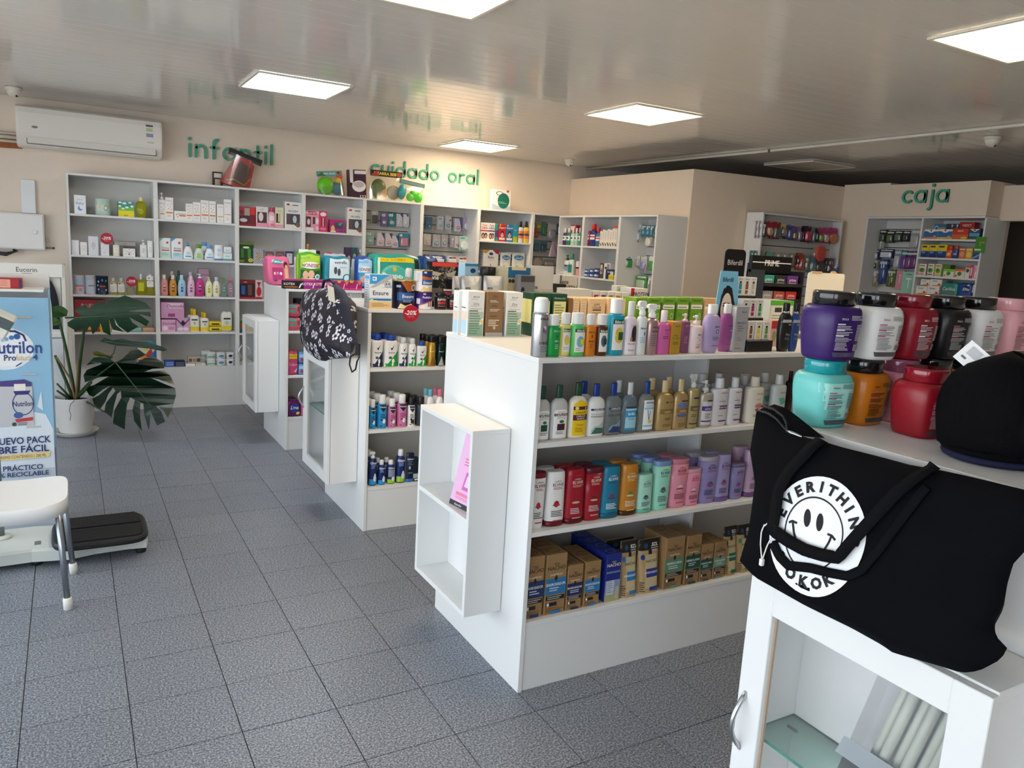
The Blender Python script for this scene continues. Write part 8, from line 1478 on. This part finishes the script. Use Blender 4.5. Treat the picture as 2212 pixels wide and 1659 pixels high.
leaf([(850, 700), (890, 670), (960, 690), (1050, 678), (1130, 700), (1250, 705), (1400, 750), (1425, 775), (1390, 785), (1270, 762), (1130, 748), (1000, 737), (900, 714)], 6.5, ((890, 700), (1400, 770)), LG1, .3, -.05)
leaf([(452, 402), (500, 393), (548, 410), (580, 440), (570, 485), (500, 500), (452, 480)], 6.62, ((560, 480), (470, 420)), LG3)
leaf([(452, 488), (480, 500), (530, 540), (505, 565), (452, 568)], 6.6, ((520, 520), (455, 545)), LG3)
leaf([(790, 790), (830, 783), (900, 812), (965, 828), (940, 862), (850, 832), (800, 820)], 6.5, ((960, 840), (800, 800)), LY)
def stem(pts, Y, r0, m, name='stem'):
    P_ = [onY(*zb_(p), y) for p, y in zip(pts, Y)]; q = MB(); fine = []
    for a, b in zip(P_, P_[1:]): fine += [a.lerp(b, k/4) for k in range(4)]
    fine.append(P_[-1]); n_ = len(fine); q.tube(fine, [r0*(1-.35*i/n_) for i in range(n_)], m, 8); q.build(name, t)
SG = P('24401f', .45, vary=.2, bscale=20); ST = P('7a5a3a', .7, vary=.2, bscale=25)
stem([(640, 1195), (620, 1050), (560, 750), (510, 540)], (6.64, 6.62, 6.6, 6.6), .013, SG)
stem([(662, 1195), (680, 900), (715, 620), (690, 500)], (6.64, 6.6, 6.52, 6.5), .013, SG)
stem([(625, 1190), (560, 1030), (470, 820)], (6.66, 6.66, 6.66), .013, SG); stem([(610, 1190), (485, 1060)], (6.66, 6.66), .009, SG); stem([(650, 1190), (720, 1120), (780, 1050)], (6.62, 6.52, 6.44), .012, SG)
stem([(600, 1195), (485, 1120)], (6.62, 6.6), .01, SG); stem([(930, 845), (970, 800), (988, 735)], (6.4, 6.45, 6.5), .005, SG); stem([(700, 1195), (790, 1245), (890, 1302)], (6.58, 6.5, 6.42), .008, SG); stem([(640, 1180), (760, 1050), (985, 880)], (6.62, 6.5, 6.37), .008, SG); stem([(560, 500), (650, 495)], (6.6, 6.5), .007, SG)
stem([(640, 1195), (600, 1020), (480, 830)], (6.6, 6.62, 6.64), .008, ST, 'dry_sheath'); stem([(650, 1195), (660, 1000), (665, 860)], (6.6, 6.58, 6.56), .008, ST, 'dry_sheath')
q = MB(); q.tube([onY(*zb_(p), 6.50) for p in ((635, 1205), (600, 1240), (592, 1290), (605, 1330), (598, 1375))], .0022, P('4a3a34', .7), 6); q.build('aerial_root', t)
# ================================================================ white plastic stool
t = thing('bath_stool', 'white plastic stool with aluminium legs and white rubber feet', 'stool', (-.24, 3.7, 0)); t.location = (0, 0, 0)
SX0, SX1, SY0, SY1, SZ = -.435, -.04, 3.505, 3.935, .472; PLS = P('e9e8e5', .38)
def seat(u, v, k=1, dz=0):
    a, b = 2*u-1, 2*v-1; r_ = (abs(a)**5+abs(b)**5)**.2; m_ = max(abs(a), abs(b)); s_ = m_/r_ if r_ > 0 else 1
    x, y = a*s_, b*s_; return ((SX0+SX1)/2+x*(SX1-SX0)/2*k, (SY0+SY1)/2+y*(SY1-SY0)/2*k, SZ+dz-.014*(1-x*x))
q = MB(); q.grid(lambda u, v: seat(u, v), 20, 20, PLS); rim = []
for i in range(80):
    f = i/80; e = f*4; u, v = ((e, 0), (1, e-1), (3-e, 1), (0, 4-e))[int(e)]; rim.append((u, v))
n_ = len(rim); vs = [seat(u, v) for u, v in rim]; vs += [(x, y, z-.006) for x, y, z in [seat(u, v, 1.012) for u, v in rim]]; vs += [(x, y, z-.062) for x, y, z in [seat(u, v, 1.0) for u, v in rim]]; vs += [(x, y, z-.062) for x, y, z in [seat(u, v, .95) for u, v in rim]]
q.add(vs, [(j*n_+i, (j+1)*n_+i, (j+1)*n_+(i+1) % n_, j*n_+(i+1) % n_) for j in range(3) for i in range(n_)], PLS, True); q.grid(lambda u, v: Vector(seat(u, v, .95))-Vector((0, 0, .03)), 8, 8, PLS, flip=True); q.build('seat', t)
for (x0, y0, x1, y1) in ((-.078, 3.54, -.054, 3.519), (-.066, 3.885, -.031, 3.9), (-.39, 3.54, -.42, 3.51), (-.39, 3.88, -.43, 3.9)):
    a, b = Vector((x0, y0, .44)), Vector((x1, y1, 0)); q = MB(); q.tube([a, a.lerp(b, .5), a.lerp(b, .95)], .0125, P('9aa0a6', .32, 1), 14); lg = q.build('leg', t)
    q = MB(); q.tube([a.lerp(b, .885), a.lerp(b, .9), b+Vector((0, 0, .0))], [.0155, .0175, .0185], P('e6e4de', .6), 14); q.build('rubber_foot', lg)
# ================================================================ column scale
t = thing('column_scale', 'column scale with a ribbed black platform and pale grey base', 'scale', (.05, 4.15, 0)); t.location = (0, 0, 0); SGR = P('c6cac4', .45)
q = MB(); pl = [(-.52, 4.10), (-.42, 4.02), (-.2, 4.03), (-.05, 4.0), (.06, 4.03), (.2, 4.04), (.285, 4.03), (.295, 4.08), (.28, 4.28), (.0, 4.32), (-.2, 4.36), (-.45, 4.36), (-.55, 4.25)]
n_ = len(pl); q.add([(x, y, z) for z in (.028, .078) for x, y in pl]+[(-.12+(x+.12)*.97, 4.18+(y-4.18)*.95, .09) for x, y in pl], [tuple(range(n_-1, -1, -1)), tuple(2*n_+i for i in range(n_))]+[(j*n_+i, j*n_+(i+1) % n_, (j+1)*n_+(i+1) % n_, (j+1)*n_+i) for j in (0, 1) for i in range(n_)], SGR); q.build('base', t)
for x, y in ((.262, 4.06), (-.183, 4.075), (.24, 4.27), (-.44, 4.3)):
    q = MB(); q.lathe([(.022, 0), (.024, .004), (.024, .028)], P('141516', .6), 1, 1, 2, 20, c=(x, y, 0)); q.build('foot', t)
PCX, PCY = .088, 4.132; RUB = P('17191a', .5)
q = MB(); rp = []
for i in range(64):
    a = 2*PI*i/64; c, s_ = math.cos(a), math.sin(a); k = (abs(c)**5+abs(s_)**5)**(-.2); rp.append((c*k, s_*k))
def ring(r_, z): return [(PCX+x*.208*r_, PCY+y*.198*r_, z) for x, y in rp]
q.add(ring(.98, .092)+ring(1, .1)+ring(1, .112)+ring(.97, .122)+ring(.94, .124), [(j*64+i, j*64+(i+1) % 64, (j+1)*64+(i+1) % 64, (j+1)*64+i) for j in range(4) for i in range(64)]+[tuple(4*64+i for i in range(64)), tuple(range(63, -1, -1))], RUB, False); pf_ = q.build('platform', t)
for k in range(24):
    y = PCY-.165+.33*k/23; hw = .208*.9*(1-(abs(y-PCY)/.198)**5)**.2*.98
    if abs(k-11.5) < 1: continue
    q = MB(); q.box(PCX-hw, y-.0036, .1235, PCX+hw, y+.0036, .1315, RUB, .0015); q.build('rib', pf_)
q = MB(); q.lathe([(.05, .09), (.046, .1), (.024, .104)], SGR, 1, 1, 2, 24, c=(-.335, 4.24, 0)); q.tube([(-.335, 4.24, .1), (-.335, 4.24, 1.12)], .02, P('8f959a', .4, .6), 18); q.build('column', t)
q = MB(); q.lathe([(.024, .2), (.024, .225)], P('1c1d20', .5), 1, 1, 2, 18, c=(-.335, 4.24, 0)); q.build('clamp_ring', t)
q = MB(); q.box(-.09, -.035, -.055, .09, .03, .055, P('d9dad2', .4), .008); hd = q.build('display_head', t, loc=(-.318, 4.15, 1.155), rot=(.35, .5, 0)); q = MB(); q.box(-.07, -.0375, .0, .088, -.034, .05, P('55605e', .2), .001); q.build('screen', hd)
q = MB(); q.box(-.19, 4.085, .0905, -.165, 4.13, .0925, P('6a6e6c', .5)); q.build('level_plate', t)
# ================================================================ cardboard floor display
NY = 4.46; NX0, NX1, NZ1, ND = -.66, -.097, 1.226, .3
t = thing('cardboard_display', 'pale blue cardboard floor display printed with a milk carton', 'floor display', (-.38, NY, 0)); t.location = (0, 0, 0)
q = MB(); q.box(NX0, NY+.002, 0, NX1, NY+ND, NZ1-.03, P('cfd4d8', .6), .002); q.build('body', t)
q = MB(); q.box(NX0, NY-.002, .0, NX1, NY+.002, NZ1, P('8ab8d8', .5)); fp = q.build('front_panel', t)
q = MB(); q.box(NX1, NY+.06, .1, NX1+.004, NY+ND, NZ1+.03, P('8cb4d0', .5)); q.build('side_flap', t)
q = MB(); q.box(NX0, NY+ND-.012, NZ1-.03, NX1+.004, NY+ND, NZ1+.1, P('d8d6d2', .5), .002); q.build('back_card', t)
q = MB(); q.box(NX0, NY+.09, NZ1+.02, NX1-.02, NY+ND-.012, NZ1+.032, P('e6e4e0', .5), .002); q.build('top_tray', t)
q = MB(); q.box(NX1, NY+.012, .0, NX1+.003, NY+.018, .46, P('b02a3a', .5)); q.build('red_edge', t)
q = MB(); z_ = lambda py: 1.228-(py-643)*.00236
ops = 'r -.65 .0 -.1 .36 b9c8d6;e -.29 .975 .125 .105 dfe7ee;e -.29 .975 .108 .088 e8ecf0;p d4e0ea -.65,.7 -.3,.72 -.2,.66 -.13,.64 -.1,.56 -.1,.36 -.65,.36;p d4e0ea -.21,.7 -.19,.8 -.18,.68;p d4e0ea -.165,.68 -.145,.76 -.14,.66;e -.235 1.035 .014 .014 2a5a98;e -.258 1.03 .011 .011 3f78b0;e -.279 1.023 .009 .009 6a9cc8;e -.296 1.016 .007 .007 9abcd8;p 1c2a5a -.3,1.068 -.24,1.066 -.205,1.045 -.195,1.012 -.203,1.012 -.212,1.04 -.245,1.057 -.3,1.058'
ops += ';T -.25 .984 .062 24488a Nutrilon;T -.268 .946 .0 1c2a5a .;T -.268 .932 .03 1c2a5a Pro;i -.213 .932 .03 c8ac74 futura;T -.163 .933 .032 24488a 4;p 24488a -.245,.892 -.22,.909 -.222,.901 -.247,.885'
ops += ';r -.236 1.126 -.17 1.134 b8b4ac;r -.225 .844 -.163 .851 b8b4ac;r -.215 .575 -.155 .582 c0b8a8'
ops += ';r -.34 .588 -.182 .79 c0c2c8;p 4a3f80 -.34,.79 -.325,.815 -.215,.822 -.184,.805 -.184,.785;r -.258 .762 -.21 .8 e8e4da;p 3a3478 -.262,.765 -.19,.765 -.2,.745 -.255,.745;T -.224 .7 .026 28346a Nutrilon;o -.224 .7 .046 .06 .08 28346a;e -.246 .642 .02 .016 3f5a98;p b83a44 -.262,.622 -.184,.63 -.186,.612 -.255,.606;e -.265 .597 .01 .01 444;l -.25 .6 -.19 2 .008 555'
ops += ';T -.226 .513 .036 28306a NUEVO PACK;T -.226 .468 .036 28306a ABRE FÁCIL;p e8cf88 -.34,.442 -.116,.446 -.125,.418 -.34,.414;t -.235 .43 .016 28306a MISMO CONTENIDO | 200 ML;T -.22 .372 .026 28306a + PRÁCTICO;T -.225 .338 .024 28306a 100% RECICLABLE;r -.25 .09 -.17 .1 9a9a98'
art(q, ops, lambda u, v, e: (u, NY-.002-e, v), .46, 1) if 0 else None
def nart(ops):
    for op in ops.split(';'):
        a = op.split(' ')
        if a[0] in 'tTi':
            u, v, hh = map(float, a[1:4]); 
            if hh <= 0: continue
            s_ = ' '.join(a[5:]); vs, fs, tw = text_mesh(s_, a[0] == 'T', a[0] == 'i'); mw = {'Nutrilon': .235 if hh > .05 else .085, 'Pro': .05, 'futura': .065, 'NUEVO PACK': .25, 'ABRE FÁCIL': .25, 'MISMO CONTENIDO | 200 ML': .2}.get(s_, 9); sx = min(hh, mw/tw)
            R0 = {'NUEVO PACK': -.113, 'ABRE FÁCIL': -.122, '+ PRÁCTICO': -.152, '100% RECICLABLE': -.128}.get(s_); cx = R0-tw*sx/2 if R0 else u
            nart.k += 1; q.add([(cx+x*sx, NY-.0024-.0002*nart.k, v+y*hh) for x, y in vs], fs, PR(a[4]))
        else:
            nart.k += 1; art(q, op, lambda u, v, e: (u, NY-.0024-.0002*nart.k, v), 1, 1)
nart.k = 0; nart(ops); q.build('print', fp)
tt = thing('carton', 'red milk carton lying on top of the blue cardboard display', 'carton', (-.275, NY+.2, NZ1+.0325)); b_box(tt, .13, .048, dict(body='a8202c', d=.1, art='r .15 .05 .62 .92 e0a08c;l .2 .7 .55 3 .2 c87a6a;r .9 .1 1 .9 2a3058'))
# ================================================================ white skincare stand
EY = 6.72; t = thing('skincare_stand', 'white skincare floor stand with a header above a dark arch', 'floor display', (-.25, EY, 0)); t.location = (0, 0, 0); EW = P('e4e2da', .35)
q = MB(); q.box(-.47, EY, 1.19, -.045, EY+.03, 1.288, EW, .003); hd = q.build('header', t); q = MB()
vs, fs, tw = text_mesh('Eucerin', False, False); q.add([(-.273+x*.038*.86, EY-.0006, 1.243+y*.036) for x, y in vs], fs, PR('2a2a2e')); q.prism([(-.31, 1.216), (-.235, 1.216), (-.272, 1.206)], EY-.0006, EY-.0002, PR('8a2a44')); q.build('lettering', hd)
q = MB(); q.box(-.47, EY+.04, 0, -.06, EY+.3, 1.27, EW, .004); q.build('cabinet', t); q = MB(); q.box(-.055, EY+.01, 0, -.028, EY+.28, 1.285, P('d2d2cc', .2), .004); q.build('side_post', t)
def arc_pts(r_, cx, cz, n=14): return [(cx+r_*math.sin(PI/2*i/n), cz+r_*math.cos(PI/2*i/n)) for i in range(n+1)]
o_ = [(-.43, 1.185), (-.16, 1.185)]+[(-.16+(x)*.085, .93+z*.255) for x, z in arc_pts(1, 0, 0)]+[(-.075, .8)]; i_ = [(-.125, .8)]+[(-.17+x*.045, .93+z*.2) for x, z in arc_pts(1, 0, 0)][::-1]+[(-.17, 1.13), (-.43, 1.13)]
q = MB(); q.prism(o_+i_, EY+.018, EY+.038, P('191c26', .3)); q.build('dark_arch', t)
q = MB(); q.box(-.46, EY+.005, .74, -.06, EY+.04, .76, P('d8d8d4', .25), .003); q.box(-.46, EY+.005, .25, -.06, EY+.04, .73, P('cfd2d4', .15), .003); q.build('lower_front', t)
# ================================================================ candle pack in the glass cabinet, poster in the open one
zs = (CAB[0] and .625)+.0035; t = thing('candle_pack', 'clear pack of pale household candles leaning inside the glass cabinet', 'candle pack', (1.29, .66, zs)); t.location = (0, 0, 0)
for k in range(8):
    y = .615+.0205*k; q = MB(); q.tube([(1.262+.012*(k % 2), y+.03, zs+.01), (1.275+.012*(k % 2), y-.035, zs+.29)], .0095, P('c9ccbd', .35), 12); q.build('candle', t)
q = MB(); q.add([(1.245, .6, zs), (1.245, .83, zs), (1.26, .765, zs+.31), (1.26, .545+.025, zs+.31), (1.3, .6, zs), (1.3, .83, zs), (1.31, .765, zs+.31), (1.31, .57, zs+.31)], [(0, 1, 2, 3), (4, 7, 6, 5), (0, 3, 7, 4), (1, 5, 6, 2), (3, 2, 6, 7)], clear('ffffff', .5, .08)); q.build('clear_wrap', t)
q = MB(); q.add([(1.2435, .598, zs+.06), (1.2435, .832, zs+.06), (1.2465, .82, zs+.1), (1.2465, .59, zs+.1)], [(0, 1, 2, 3), (3, 2, 1, 0)], P('cfd6da', .3)); q.build('label_band', t)
A_ = onz(966, 1068, .63); B_ = onz(1030, 1118, .63); U_ = Vector((.06, -.03, .29)); t = thing('poster_card', 'pink perfume poster leaning in the upper tier of the open cabinet', 'poster', A_); t.location = (0, 0, 0); bz = .628
A_.z = B_.z = bz; A_.x = 1.232; A_.y = GY[1]+.36; B_ = Vector((1.262, GY[1]+.18, bz)); U_ = Vector((.06, 0, .27))
def pc(u, v, e=0): n = (B_-A_).cross(U_).normalized(); n = -n if n.x > 0 else n; return A_+(B_-A_)*u+U_*v+(B_-A_)*(.0)+n*e+Vector((0, -max(0, u*0), 0))
q = MB(); q.add([pc(0, 0), pc(1, 0), pc(1, 1), pc(0, 1), pc(0, 0, -.002), pc(1, 0, -.002), pc(1, 1, -.002), pc(0, 1, -.002)], [(0, 1, 2, 3), (7, 6, 5, 4), (0, 4, 5, 1), (1, 5, 6, 2), (2, 6, 7, 3), (3, 7, 4, 0)], PR('e8b4d8')); cd_ = q.build('card', t)
q = MB(); wP, hP = (B_-A_).length, U_.length; art(q, 'r 0 0 1 .07 1c181c;t .3 .035 .03 e8e4e8 disponible;T .8 .035 .035 fff Ampro;T .45 .93 .06 d85080 BRIT;l .3 .84 .8 3 .05 f8ecf4;l .2 .66 .7 3 .04 d87a9c;p d060b0 .3,.25 .7,.25 .74,.5 .34,.5;p f0c8e8 .36,.3 .64,.3 .67,.45 .39,.45;r .42 .5 .58 .55 c8b8c8;e .5 .57 .03 .03 d8d0d8;r .15 .16 .85 .2 e87a9c;l .15 .13 .8 2 .02 d890b0', lambda u, v, e: pc(u, v, e), wP, hP); q.build('print', cd_)
put(('F', .96, 'Y', GY[2]+.3), 'box', 820, 862, 1205, 'small white box inside the glass cabinet under the backpack', 'carton', zb=.6215, hgt=.06, body='e8e8e6', d=.05).location = (1.29, GY[2]+.4, .6215)
